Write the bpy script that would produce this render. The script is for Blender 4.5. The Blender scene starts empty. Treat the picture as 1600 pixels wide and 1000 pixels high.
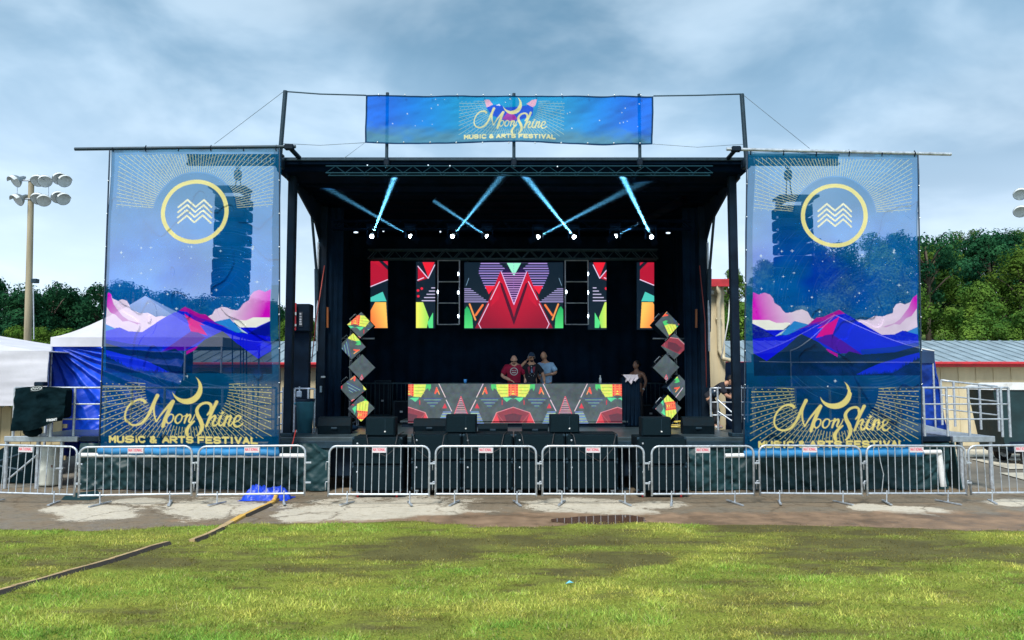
import bpy, math, random
import numpy as np
from mathutils import Vector, Matrix

scn = bpy.context.scene
COL = scn.collection
R = math.radians
random.seed(11)

# ------------------------------------------------------------------ camera
FOC = 1200.0                       # focal length in pixels of the 1600 px photograph
CAMZ = 2.46
TILT = math.atan(88 / FOC)
cam = bpy.data.cameras.new('camera')
camo = bpy.data.objects.new('camera', cam)
COL.objects.link(camo)
camo.location = (0, 0, CAMZ)
camo.rotation_euler = (math.pi / 2 + TILT, 0, 0)
cam.sensor_width = 36
cam.lens = 36 * FOC / 1600
cam.clip_start = 0.1
cam.clip_end = 3000
scn.camera = camo

# ------------------------------------------------------------------ world and sun
SUN_EL, SUN_AZ = R(52), R(200)
w = bpy.data.worlds.new('World')
scn.world = w
w.use_nodes = True
nt = w.node_tree
nt.nodes.clear()
N = nt.nodes.new
L = nt.links.new
out = N('ShaderNodeOutputWorld')
bg = N('ShaderNodeBackground')
bg.inputs['Strength'].default_value = 0.1
sky = N('ShaderNodeTexSky')
sky.sky_type = 'NISHITA'
sky.sun_disc = False
sky.sun_elevation = SUN_EL
sky.sun_rotation = SUN_AZ
tc = N('ShaderNodeTexCoord')
sep = N('ShaderNodeSeparateXYZ')
L(tc.outputs['Generated'], sep.inputs[0])
mx = N('ShaderNodeMath'); mx.operation = 'MAXIMUM'; mx.inputs[1].default_value = 0.0
L(sep.outputs[2], mx.inputs[0])
ad = N('ShaderNodeMath'); ad.operation = 'ADD'; ad.inputs[1].default_value = 0.30
L(mx.outputs[0], ad.inputs[0])
dv = N('ShaderNodeVectorMath'); dv.operation = 'DIVIDE'
cmb = N('ShaderNodeCombineXYZ')
for i in range(3):
    L(ad.outputs[0], cmb.inputs[i])
L(tc.outputs['Generated'], dv.inputs[0])
L(cmb.outputs[0], dv.inputs[1])


def wnoise(scale, detail, rough, off, lo, hi):
    mp = N('ShaderNodeMapping')
    mp.inputs['Location'].default_value = off
    L(dv.outputs[0], mp.inputs[0])
    n = N('ShaderNodeTexNoise')
    n.inputs['Scale'].default_value = scale
    n.inputs['Detail'].default_value = detail
    n.inputs['Roughness'].default_value = rough
    n.inputs['Distortion'].default_value = 0.25
    L(mp.outputs[0], n.inputs['Vector'])
    mr = N('ShaderNodeMapRange')
    mr.interpolation_type = 'SMOOTHSTEP'
    mr.inputs['From Min'].default_value = lo
    mr.inputs['From Max'].default_value = hi
    L(n.outputs['Fac'], mr.inputs['Value'])
    return mr.outputs[0]


def wmix(a, b, fac):
    m = N('ShaderNodeMix'); m.data_type = 'RGBA'
    for s, v in ((m.inputs['Factor'], fac), (m.inputs['A'], a), (m.inputs['B'], b)):
        if isinstance(v, (tuple, float, int)):
            s.default_value = v
        else:
            L(v, s)
    return m.outputs['Result']


big = wnoise(0.95, 4, 0.5, (3.1, 1.7, 0.0), 0.34, 0.64)
fine = wnoise(2.6, 5, 0.52, (7.3, 2.2, 1.0), 0.34, 0.68)
base = wmix((0.8, 1.7, 2.5, 1), (3.9, 5.5, 7.0, 1), big)
veil = wmix((1.2, 2.8, 4.4, 1), (6.2, 7.8, 9.2, 1), fine)
cl = wmix(base, veil, 0.5)
hz = N('ShaderNodeMapRange'); hz.interpolation_type = 'SMOOTHSTEP'
hz.inputs['From Min'].default_value = 0.0
hz.inputs['From Max'].default_value = 0.38
hz.inputs['To Min'].default_value = 0.75
hz.inputs['To Max'].default_value = 0.0
L(mx.outputs[0], hz.inputs['Value'])
cl2 = wmix(cl, (8.6, 10.0, 11.6, 1), hz.outputs[0])
mixd = wmix(sky.outputs[0], cl2, 0.88)
L(mixd, bg.inputs['Color'])
L(bg.outputs[0], out.inputs[0])

sun = bpy.data.lights.new('sun', 'SUN')
suno = bpy.data.objects.new('sun', sun)
COL.objects.link(suno)
sun.energy = 3.3
sun.angle = R(16)
sun.color = (1.0, 0.96, 0.9)
suno.rotation_euler = (R(90) - SUN_EL, 0, R(-20))     # high, behind the camera and a little to its left
vs = scn.view_settings
vs.view_transform = 'Standard'
vs.look = 'None'
vs.exposure = 0.5
vs.gamma = 1
vs.use_curve_mapping = False
cy = scn.cycles
cy.use_denoising = True
cy.max_bounces = 8
cy.diffuse_bounces = 3
cy.glossy_bounces = 3
cy.transparent_max_bounces = 24
cy.volume_bounces = 0
cy.use_adaptive_sampling = True
cy.adaptive_threshold = 0.015

# ------------------------------------------------------------------ helpers
ct, st_ = math.cos(TILT), math.sin(TILT)


def ray(px, py):
    u, v = (px - 800) / FOC, (500 - py) / FOC
    return Vector((u, ct - v * st_, st_ + v * ct))


def P(px, py, Y):
    d = ray(px, py)
    return Vector((0, 0, CAMZ)) + d * (Y / d.y)


def G(px, py, z=0.0):
    d = ray(px, py)
    return Vector((0, 0, CAMZ)) + d * ((z - CAMZ) / d.z)


def X(px, Y, py=600):
    return P(px, py, Y).x


def Z(py, Y):
    return P(800, py, Y).z


def lin(c):
    return tuple((x / 255 / 12.92 if x <= 10 else ((x / 255 + .055) / 1.055) ** 2.4) for x in c[:3])


# --- noise in numpy
def _hash(ix, iy, seed):
    h = (ix * 374761393 + iy * 668265263 + seed * 974711) & 0xFFFFFFFF
    h = ((h ^ (h >> 13)) * 1274126177) & 0xFFFFFFFF
    return ((h ^ (h >> 16)) & 0xFFFF) / 65535.0


def vnoise(x, y, seed=0):
    x = np.asarray(x, float); y = np.asarray(y, float)
    ix = np.floor(x).astype(np.int64); iy = np.floor(y).astype(np.int64)
    fx = x - ix; fy = y - iy
    fx = fx * fx * (3 - 2 * fx); fy = fy * fy * (3 - 2 * fy)
    a = _hash(ix, iy, seed); b = _hash(ix + 1, iy, seed)
    c = _hash(ix, iy + 1, seed); d = _hash(ix + 1, iy + 1, seed)
    return (a * (1 - fx) + b * fx) * (1 - fy) + (c * (1 - fx) + d * fx) * fy


def fbm(x, y, seed=0, oct=4):
    s = 0; a = .5; t = 0
    for o in range(oct):
        s = s + a * vnoise(x, y, seed + o * 17); t += a
        a *= .5; x = x * 2.03 + 5.1; y = y * 2.03 + 1.7
    return s / t


# --- materials
MATS = {}


def M(name, col, rough=.6, metal=0., var=.15, scale=6., bump=0., bscale=40., spec=.5, stretch=(1, 1, 1), obj_var=0., dirt=None):
    if name in MATS:
        return MATS[name]
    m = bpy.data.materials.new(name); m.use_nodes = True
    t = m.node_tree; b = t.nodes['Principled BSDF']
    tcn = t.nodes.new('ShaderNodeTexCoord')
    mp = t.nodes.new('ShaderNodeMapping'); mp.inputs['Scale'].default_value = stretch
    t.links.new(tcn.outputs['Object'], mp.inputs[0])
    n = t.nodes.new('ShaderNodeTexNoise'); n.inputs['Scale'].default_value = scale; n.inputs['Detail'].default_value = 5
    t.links.new(mp.outputs[0], n.inputs['Vector'])
    cr = t.nodes.new('ShaderNodeValToRGB')
    cr.color_ramp.elements[0].position = .3; cr.color_ramp.elements[1].position = .7
    cr.color_ramp.elements[0].color = tuple(c * (1 - var) for c in col[:3]) + (1,)
    cr.color_ramp.elements[1].color = tuple(min(1, c * (1 + var)) for c in col[:3]) + (1,)
    t.links.new(n.outputs['Fac'], cr.inputs[0])
    last = cr.outputs[0]
    if dirt is not None:
        n2 = t.nodes.new('ShaderNodeTexNoise'); n2.inputs['Scale'].default_value = scale * .37; n2.inputs['Detail'].default_value = 8
        n2.inputs['Roughness'].default_value = .7
        t.links.new(mp.outputs[0], n2.inputs['Vector'])
        r2 = t.nodes.new('ShaderNodeMapRange'); r2.inputs['From Min'].default_value = .52; r2.inputs['From Max'].default_value = .72
        r2.inputs['To Max'].default_value = .7
        t.links.new(n2.outputs['Fac'], r2.inputs[0])
        mi = t.nodes.new('ShaderNodeMix'); mi.data_type = 'RGBA'
        t.links.new(r2.outputs[0], mi.inputs['Factor']); t.links.new(last, mi.inputs['A'])
        mi.inputs['B'].default_value = tuple(dirt) + (1,)
        last = mi.outputs['Result']
    if obj_var:
        oi = t.nodes.new('ShaderNodeObjectInfo')
        r3 = t.nodes.new('ShaderNodeMapRange'); r3.inputs['To Min'].default_value = 1 - obj_var; r3.inputs['To Max'].default_value = 1 + obj_var
        t.links.new(oi.outputs['Random'], r3.inputs[0])
        vm = t.nodes.new('ShaderNodeVectorMath'); vm.operation = 'SCALE'
        t.links.new(last, vm.inputs[0]); t.links.new(r3.outputs[0], vm.inputs['Scale'])
        last = vm.outputs[0]
    t.links.new(last, b.inputs['Base Color'])
    rr = t.nodes.new('ShaderNodeMapRange'); rr.inputs['To Min'].default_value = max(0, rough - .12); rr.inputs['To Max'].default_value = min(1, rough + .12)
    t.links.new(n.outputs['Fac'], rr.inputs[0]); t.links.new(rr.outputs[0], b.inputs['Roughness'])
    b.inputs['Metallic'].default_value = metal
    b.inputs['Specular IOR Level'].default_value = spec
    if bump:
        bn = t.nodes.new('ShaderNodeTexNoise'); bn.inputs['Scale'].default_value = bscale; bn.inputs['Detail'].default_value = 6
        t.links.new(mp.outputs[0], bn.inputs['Vector'])
        bu = t.nodes.new('ShaderNodeBump'); bu.inputs['Strength'].default_value = bump; bu.inputs['Distance'].default_value = .02
        t.links.new(bn.outputs['Fac'], bu.inputs['Height']); t.links.new(bu.outputs[0], b.inputs['Normal'])
    MATS[name] = m
    return m


def emit(name, col, s, samp='NONE'):
    if name in MATS:
        return MATS[name]
    m = bpy.data.materials.new(name); m.use_nodes = True
    t = m.node_tree; b = t.nodes['Principled BSDF']
    b.inputs['Base Color'].default_value = (.02, .02, .02, 1)
    b.inputs['Emission Color'].default_value = tuple(col) + (1,)
    b.inputs['Emission Strength'].default_value = s
    m.cycles.emission_sampling = samp
    MATS[name] = m
    return m


black = M('black_paint', (.004, .013, .026), .6, var=.4, scale=3, bump=.15, spec=.15)
blackcloth = M('black_cloth', (.0028, .013, .030), .95, var=.35, scale=2, bump=.3, bscale=12, spec=.1)
spkblack = M('speaker_black', (.0014, .008, .013), .7, var=.35, scale=9, bump=.3, bscale=120, spec=.12)
grille = M('speaker_grille', (.0022, .012, .018), .7, var=.3, scale=60, bump=.5, bscale=300, spec=.12)
darksteel = M('dark_steel', (.009, .032, .052), .5, metal=.2, var=.3, scale=12)
steel = M('galvanised_steel', (.50, .55, .60), .42, metal=.55, var=.22, scale=14, dirt=(.2, .2, .18))
alu = M('aluminium', (.42, .47, .52), .38, metal=.65, var=.2, scale=8)
truss_alu = M('truss_aluminium', (.05, .10, .13), .4, metal=.5, var=.25, scale=8)
white = M('white_plastic', (.72, .73, .72), .5, var=.08, scale=5, dirt=(.4, .38, .32))
rubber = M('rubber', (.012, .012, .013), .8)


# --- mesh builder
class MB:
    def __init__(s):
        s.v = []; s.f = []; s.smooth = []

    def add(s, vs, fs, sm=False):
        o = len(s.v)
        s.v += [tuple(v) for v in vs]
        s.f += [tuple(i + o for i in f) for f in fs]
        s.smooth += [sm] * len(fs)
        return s

    def box(s, c, d, rot=None, bev=0.0):
        hx, hy, hz_ = d[0] / 2, d[1] / 2, d[2] / 2
        m = rot if rot is not None else Matrix.Identity(3)
        c = Vector(c)
        if bev <= 0:
            pts = [(-hx, -hy, -hz_), (hx, -hy, -hz_), (hx, hy, -hz_), (-hx, hy, -hz_), (-hx, -hy, hz_), (hx, -hy, hz_), (hx, hy, hz_), (-hx, hy, hz_)]
            return s.add([c + m @ Vector(p) for p in pts], [(0, 3, 2, 1), (4, 5, 6, 7), (0, 1, 5, 4), (1, 2, 6, 5), (2, 3, 7, 6), (3, 0, 4, 7)])
        b = min(bev, hx * .9, hy * .9, hz_ * .9)
        pts = []; idx = {}
        for sx in (-1, 1):
            for sy in (-1, 1):
                for sz in (-1, 1):
                    for a in range(3):
                        q = [sx * (hx - b), sy * (hy - b), sz * (hz_ - b)]
                        q[a] = (sx * hx, sy * hy, sz * hz_)[a]
                        idx[(sx, sy, sz, a)] = len(pts); pts.append(c + m @ Vector(q))
        F = []
        for a in range(3):
            o1, o2 = [i for i in range(3) if i != a]
            for sg in (-1, 1):
                fs = []
                for (p, q) in ((-1, -1), (1, -1), (1, 1), (-1, 1)):
                    k = [0, 0, 0]; k[a] = sg; k[o1] = p; k[o2] = q
                    fs.append(idx[(k[0], k[1], k[2], a)])
                F.append(tuple(fs))
        for a in range(3):      # edges along axis a
            o1, o2 = [i for i in range(3) if i != a]
            for p in (-1, 1):
                for q in (-1, 1):
                    k1 = [0, 0, 0]; k1[a] = -1; k1[o1] = p; k1[o2] = q
                    k2 = list(k1); k2[a] = 1
                    F.append((idx[(*k1, o1)], idx[(*k2, o1)], idx[(*k2, o2)], idx[(*k1, o2)]))
        for sx in (-1, 1):
            for sy in (-1, 1):
                for sz in (-1, 1):
                    F.append(tuple(idx[(sx, sy, sz, a)] for a in range(3)))
        return s.add(pts, F)

    def tube(s, a, b, r, n=8, r2=None, cap=True):
        a = Vector(a); b = Vector(b); d = b - a
        if d.length < 1e-6:
            return s
        d.normalize()
        u = d.orthogonal().normalized(); v = d.cross(u)
        r2 = r if r2 is None else r2
        vs = []
        for p, rr in ((a, r), (b, r2)):
            for i in range(n):
                t = 2 * math.pi * i / n
                vs.append(p + u * math.cos(t) * rr + v * math.sin(t) * rr)
        fs = [(i, (i + 1) % n, n + (i + 1) % n, n + i) for i in range(n)]
        s.add(vs, fs, True)
        if cap:
            s.add(vs[:n], [tuple(range(n - 1, -1, -1))]); s.add(vs[n:], [tuple(range(n))])
        return s

    def path(s, pts, r, n=6, closed=False):
        pts = [Vector(p) for p in pts]
        m = len(pts); rings = []
        prev = None
        for i, p in enumerate(pts):
            if closed:
                d = pts[(i + 1) % m] - pts[i - 1]
            else:
                d = pts[min(i + 1, m - 1)] - pts[max(i - 1, 0)]
            d.normalize()
            u = d.orthogonal().normalized() if prev is None else (prev - d * prev.dot(d)).normalized()
            prev = u
            v = d.cross(u)
            rr = r[i] if isinstance(r, (list, tuple)) else r
            rings.append([p + u * math.cos(2 * math.pi * k / n) * rr + v * math.sin(2 * math.pi * k / n) * rr for k in range(n)])
        vs = [q for rg in rings for q in rg]; fs = []
        for i in range(m if closed else m - 1):
            j = (i + 1) % m
            for k in range(n):
                fs.append((i * n + k, i * n + (k + 1) % n, j * n + (k + 1) % n, j * n + k))
        if not closed:
            fs.append(tuple(range(n - 1, -1, -1))); fs.append(tuple((m - 1) * n + k for k in range(n)))
        return s.add(vs, fs, True)

    def ball(s, c, r, seg=12, ring=8, rot=None):
        c = Vector(c)
        if not isinstance(r, (tuple, list)):
            r = (r, r, r)
        m = rot if rot is not None else Matrix.Identity(3)
        vs = []
        for i in range(ring + 1):
            ph = math.pi * i / ring
            for j in range(seg):
                th = 2 * math.pi * j / seg
                vs.append(c + m @ Vector((r[0] * math.sin(ph) * math.cos(th), r[1] * math.sin(ph) * math.sin(th), r[2] * math.cos(ph))))
        fs = [(i * seg + j, (i + 1) * seg + j, (i + 1) * seg + (j + 1) % seg, i * seg + (j + 1) % seg) for i in range(ring) for j in range(seg)]
        return s.add(vs, fs, True)

    def lathe(s, c, prof, n=20, axis='z'):
        c = Vector(c); vs = []
        for (r, h) in prof:
            for i in range(n):
                t = 2 * math.pi * i / n
                q = (r * math.cos(t), r * math.sin(t), h)
                if axis == 'x': q = (q[2], q[0], q[1])
                if axis == 'y': q = (q[0], q[2], q[1])
                vs.append(c + Vector(q))
        m = len(prof)
        fs = [(i * n + k, i * n + (k + 1) % n, (i + 1) * n + (k + 1) % n, (i + 1) * n + k) for i in range(m - 1) for k in range(n)]
        return s.add(vs, fs, True)

    def prism(s, pts, d):
        """closed polygon pts (3D) extruded by vector d"""
        pts = [Vector(p) for p in pts]; d = Vector(d); n = len(pts)
        return s.add(pts + [p + d for p in pts], [tuple(range(n)), tuple(range(2 * n - 1, n - 1, -1))] + [(i, i + n, (i + 1) % n + n, (i + 1) % n) for i in range(n)])

    def build(s, name, mat, parent=None, shift=True):
        me = bpy.data.meshes.new(name)
        off = Vector((0, 0, 0)); p = parent
        while p is not None and shift:
            off += p.location; p = p.parent
        me.from_pydata([(v[0] - off.x, v[1] - off.y, v[2] - off.z) for v in s.v], [], s.f)
        me.polygons.foreach_set('use_smooth', s.smooth)
        me.materials.append(mat)
        me.update()
        return link(name, me, parent)


def link(name, me, parent=None):
    o = bpy.data.objects.new(name, me)
    COL.objects.link(o)
    if parent is not None:
        o.parent = parent
    return o


def tag(o, label=None, cat=None, group=None, kind=None):
    if label: o['label'] = label
    if cat: o['category'] = cat
    if group: o['group'] = group
    if kind: o['kind'] = kind
    return o


def thing(name, label, cat, loc=(0, 0, 0), group=None):
    o = bpy.data.objects.new(name, None)
    COL.objects.link(o)
    o.location = loc
    o.empty_display_size = .2
    return tag(o, label, cat, group)


def kids(o, table):
    return table.get(o.name, [])


def dup(root, loc, label, rotz=0., scale=None):
    """copy a thing with its parts and their sub-parts"""
    r = root.copy(); COL.objects.link(r)
    r.location = loc; r.rotation_euler = (0, 0, rotz)
    if scale: r.scale = scale
    r['label'] = label
    for ch in list(root.children):
        c = ch.copy(); COL.objects.link(c); c.parent = r
        for g in list(ch.children):
            d = g.copy(); COL.objects.link(d); d.parent = c
    return r


def part(name, mat, parent, fn):
    b = MB(); fn(b); return b.build(name, mat, parent)


def grid_mesh(name, pts, nx, ny, mat, parent=None, smooth=True, uv=False):
    """pts: array (ny*nx,3), rows of nx"""
    me = bpy.data.meshes.new(name)
    off = np.zeros(3); p = parent
    while p is not None:
        off += np.array(p.location); p = p.parent
    pts = np.asarray(pts, np.float32) - off.astype(np.float32)
    i = np.arange(nx - 1); j = np.arange(ny - 1)
    jj, ii = np.meshgrid(j, i, indexing='ij')
    a = (jj * nx + ii).ravel()
    q = np.stack([a, a + 1, a + nx + 1, a + nx], 1).astype(np.int32)
    me.vertices.add(len(pts)); me.vertices.foreach_set('co', pts.ravel())
    me.loops.add(q.size); me.loops.foreach_set('vertex_index', q.ravel())
    me.polygons.add(len(q)); me.polygons.foreach_set('loop_start', np.arange(0, q.size, 4, dtype=np.int32))
    try:
        me.polygons.foreach_set('loop_total', np.full(len(q), 4, np.int32))
    except Exception:
        pass
    me.update(calc_edges=True)
    me.polygons.foreach_set('use_smooth', np.full(len(q), smooth))
    me.materials.append(mat)
    return link(name, me, parent)


def set_col(me, name, rgba, dom='POINT'):
    at = me.color_attributes.new(name, 'FLOAT_COLOR', dom)
    at.data.foreach_set('color', np.asarray(rgba, np.float32).ravel())


# --- painter: flat print drawn by shapes, baked to a colour per mesh point
class Pic:
    def __init__(s, x0, y0, x1, y1, res, bg):
        """drawing window in photo-like units; res = samples per unit"""
        s.x0, s.y0, s.res = x0, y0, res
        s.W = int(round((x1 - x0) * res)); s.H = int(round((y1 - y0) * res))
        s.X, s.Y = np.meshgrid(x0 + (np.arange(s.W) + .5) / res, y0 + (np.arange(s.H) + .5) / res)
        s.a = np.zeros((s.H, s.W, 4)); s.a[:] = bg
        s.T = lambda x, y: (x, y); s.k = 1.0

    def blend(s, mask, col, sl=None):
        t = s.a if sl is None else s.a[sl]
        col = np.asarray(col, float)
        t[:] = t * (1 - mask[..., None]) + col * mask[..., None]

    def win(s, xs, ys, pad):
        i0 = max(0, int((min(xs) - pad - s.x0) * s.res)); i1 = min(s.W, int((max(xs) + pad - s.x0) * s.res) + 2)
        j0 = max(0, int((min(ys) - pad - s.y0) * s.res)); j1 = min(s.H, int((max(ys) + pad - s.y0) * s.res) + 2)
        return (slice(j0, max(j1, j0)), slice(i0, max(i1, i0)))

    def poly(s, pts, col, soft=0, grad=None):
        pts = [s.T(*p) for p in pts]
        xs = [p[0] for p in pts]; ys = [p[1] for p in pts]
        sl = s.win(xs, ys, 1)
        x = s.X[sl]; y = s.Y[sl]
        if x.size == 0: return
        ins = np.zeros(x.shape, bool)
        n = len(pts)
        for i in range(n):
            xa, ya = pts[i]; xb, yb = pts[(i + 1) % n]
            if ya == yb: continue
            c = ((ya > y) != (yb > y)) & (x < (xb - xa) * (y - ya) / (yb - ya) + xa)
            ins ^= c
        m = ins.astype(float)
        if grad is not None:
            (gx0, gy0), (gx1, gy1), col2 = grad
            gx0, gy0 = s.T(gx0, gy0); gx1, gy1 = s.T(gx1, gy1)
            t = ((x - gx0) * (gx1 - gx0) + (y - gy0) * (gy1 - gy0)) / ((gx1 - gx0) ** 2 + (gy1 - gy0) ** 2)
            t = np.clip(t, 0, 1)[..., None]
            c = np.asarray(col) * (1 - t) + np.asarray(col2) * t
            s.blend(m, c, sl)
        else:
            s.blend(m, col, sl)

    def stroke(s, pts, wd, col, clip=None):
        """polyline with a width per point (or one)"""
        pts = [s.T(*p) for p in pts]
        if not isinstance(wd, (list, tuple)): wd = [wd] * len(pts)
        wd = [q * s.k / 2 for q in wd]
        xs = [p[0] for p in pts]; ys = [p[1] for p in pts]
        sl = s.win(xs, ys, max(wd) + 1 / s.res)
        x = s.X[sl]; y = s.Y[sl]
        if x.size == 0: return
        m = np.zeros(x.shape)
        for (a, b, wa, wb) in zip(pts[:-1], pts[1:], wd[:-1], wd[1:]):
            dx, dy = b[0] - a[0], b[1] - a[1]; L2 = dx * dx + dy * dy + 1e-9
            t = np.clip(((x - a[0]) * dx + (y - a[1]) * dy) / L2, 0, 1)
            d = np.hypot(x - a[0] - t * dx, y - a[1] - t * dy) - (wa + (wb - wa) * t)
            m = np.maximum(m, np.clip(.5 - d * s.res, 0, 1))
        if clip is not None: m = m * clip[sl]
        s.blend(m, col, sl)

    def curve(s, pts, wd, col, n=8):
        """smooth (Catmull-Rom) stroke"""
        if not isinstance(wd, (list, tuple)): wd = [wd] * len(pts)
        q = [pts[0]] + list(pts) + [pts[-1]]; ww = [wd[0]] + list(wd) + [wd[-1]]
        P_, W_ = [], []
        for i in range(1, len(q) - 2):
            for k in range(n):
                t = k / n
                f = lambda a, b, c, d: .5 * ((2 * b) + (-a + c) * t + (2 * a - 5 * b + 4 * c - d) * t * t + (-a + 3 * b - 3 * c + d) * t ** 3)
                P_.append((f(q[i - 1][0], q[i][0], q[i + 1][0], q[i + 2][0]), f(q[i - 1][1], q[i][1], q[i + 1][1], q[i + 2][1])))
                W_.append(ww[i] + (ww[i + 1] - ww[i]) * t)
        P_.append(pts[-1]); W_.append(wd[-1])
        s.stroke(P_, W_, col)

    def disc(s, c, r, col):
        c = s.T(*c); r *= s.k
        d = np.hypot(s.X - c[0], s.Y - c[1]) - r
        s.blend(np.clip(.5 - d * s.res, 0, 1), col)

    def sample(s, u, v):
        """u,v in drawing units, arrays -> rgba, bilinear"""
        fx = np.clip((u - s.x0) * s.res - .5, 0, s.W - 1.001); fy = np.clip((v - s.y0) * s.res - .5, 0, s.H - 1.001)
        i = fx.astype(int); j = fy.astype(int); fx = (fx - i)[..., None]; fy = (fy - j)[..., None]
        A = s.a
        return (A[j, i] * (1 - fx) + A[j, i + 1] * fx) * (1 - fy) + (A[j + 1, i] * (1 - fx) + A[j + 1, i + 1] * fx) * fy


# block letters on a 4 x 6 grid, y down
GL = {
    'A': [[(0, 6), (2, 0), (4, 6)], [(.8, 4), (3.2, 4)]], 'C': [[(4, 1), (3, 0), (1, 0), (0, 1), (0, 5), (1, 6), (3, 6), (4, 5)]],
    'E': [[(4, 0), (0, 0), (0, 6), (4, 6)], [(0, 3), (3.3, 3)]], 'F': [[(4, 0), (0, 0), (0, 6)], [(0, 3), (3.3, 3)]],
    'I': [[(2, 0), (2, 6)]], 'L': [[(0, 0), (0, 6), (4, 6)]], 'M': [[(0, 6), (0, 0), (2, 3.6), (4, 0), (4, 6)]],
    'N': [[(0, 6), (0, 0), (4, 6), (4, 0)]], 'O': [[(1, 0), (3, 0), (4, 1), (4, 5), (3, 6), (1, 6), (0, 5), (0, 1), (1, 0)]],
    'R': [[(0, 6), (0, 0), (3, 0), (4, .8), (4, 2.3), (3, 3.1), (0, 3.1)], [(2, 3.1), (4, 6)]],
    'S': [[(4, .9), (3, 0), (1, 0), (0, .9), (0, 2.2), (1, 3), (3, 3), (4, 3.8), (4, 5.1), (3, 6), (1, 6), (0, 5.1)]],
    'T': [[(0, 0), (4, 0)], [(2, 0), (2, 6)]], 'U': [[(0, 0), (0, 5), (1, 6), (3, 6), (4, 5), (4, 0)]], 'V': [[(0, 0), (2, 6), (4, 0)]],
    '&': [[(4, 6), (.8, 1.6), (.8, .6), (1.6, 0), (2.6, 0), (3, .8), (2.8, 1.8), (.4, 3.6), (.2, 5), (1, 6), (2.4, 6), (4, 3.6)]],
}


def words(pic, txt, x0, x1, y0, y1, wd, col):
    adv = [3.2 if c == 'I' else (2.6 if c == ' ' else 5.9) for c in txt]
    tot = sum(adv) - 1.9
    sx = (x1 - x0) / tot; sy = (y1 - y0) / 6; x = x0
    for c, a in zip(txt, adv):
        if c in GL:
            for st in GL[c]:
                o = -1.35 if c == 'I' else 0
                pic.stroke([(x + (p[0] + o) * sx, y0 + p[1] * sy) for p in st], wd, col)
        x += a * sx


def C(r, g, b, a=1.0):
    return lin((r, g, b)) + (a,)


def noise_tint(pic, amt, sc, seed):
    f = fbm(pic.X * sc, pic.Y * sc, seed, 4)[..., None]
    pic.a[..., :3] *= (1 + amt * (f - .5) * 2)
# ------------------------------------------------------------------ printed and lit artwork
GOLD = C(246, 226, 138, .95)
PALEGOLD = C(225, 220, 160, .85)


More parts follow.
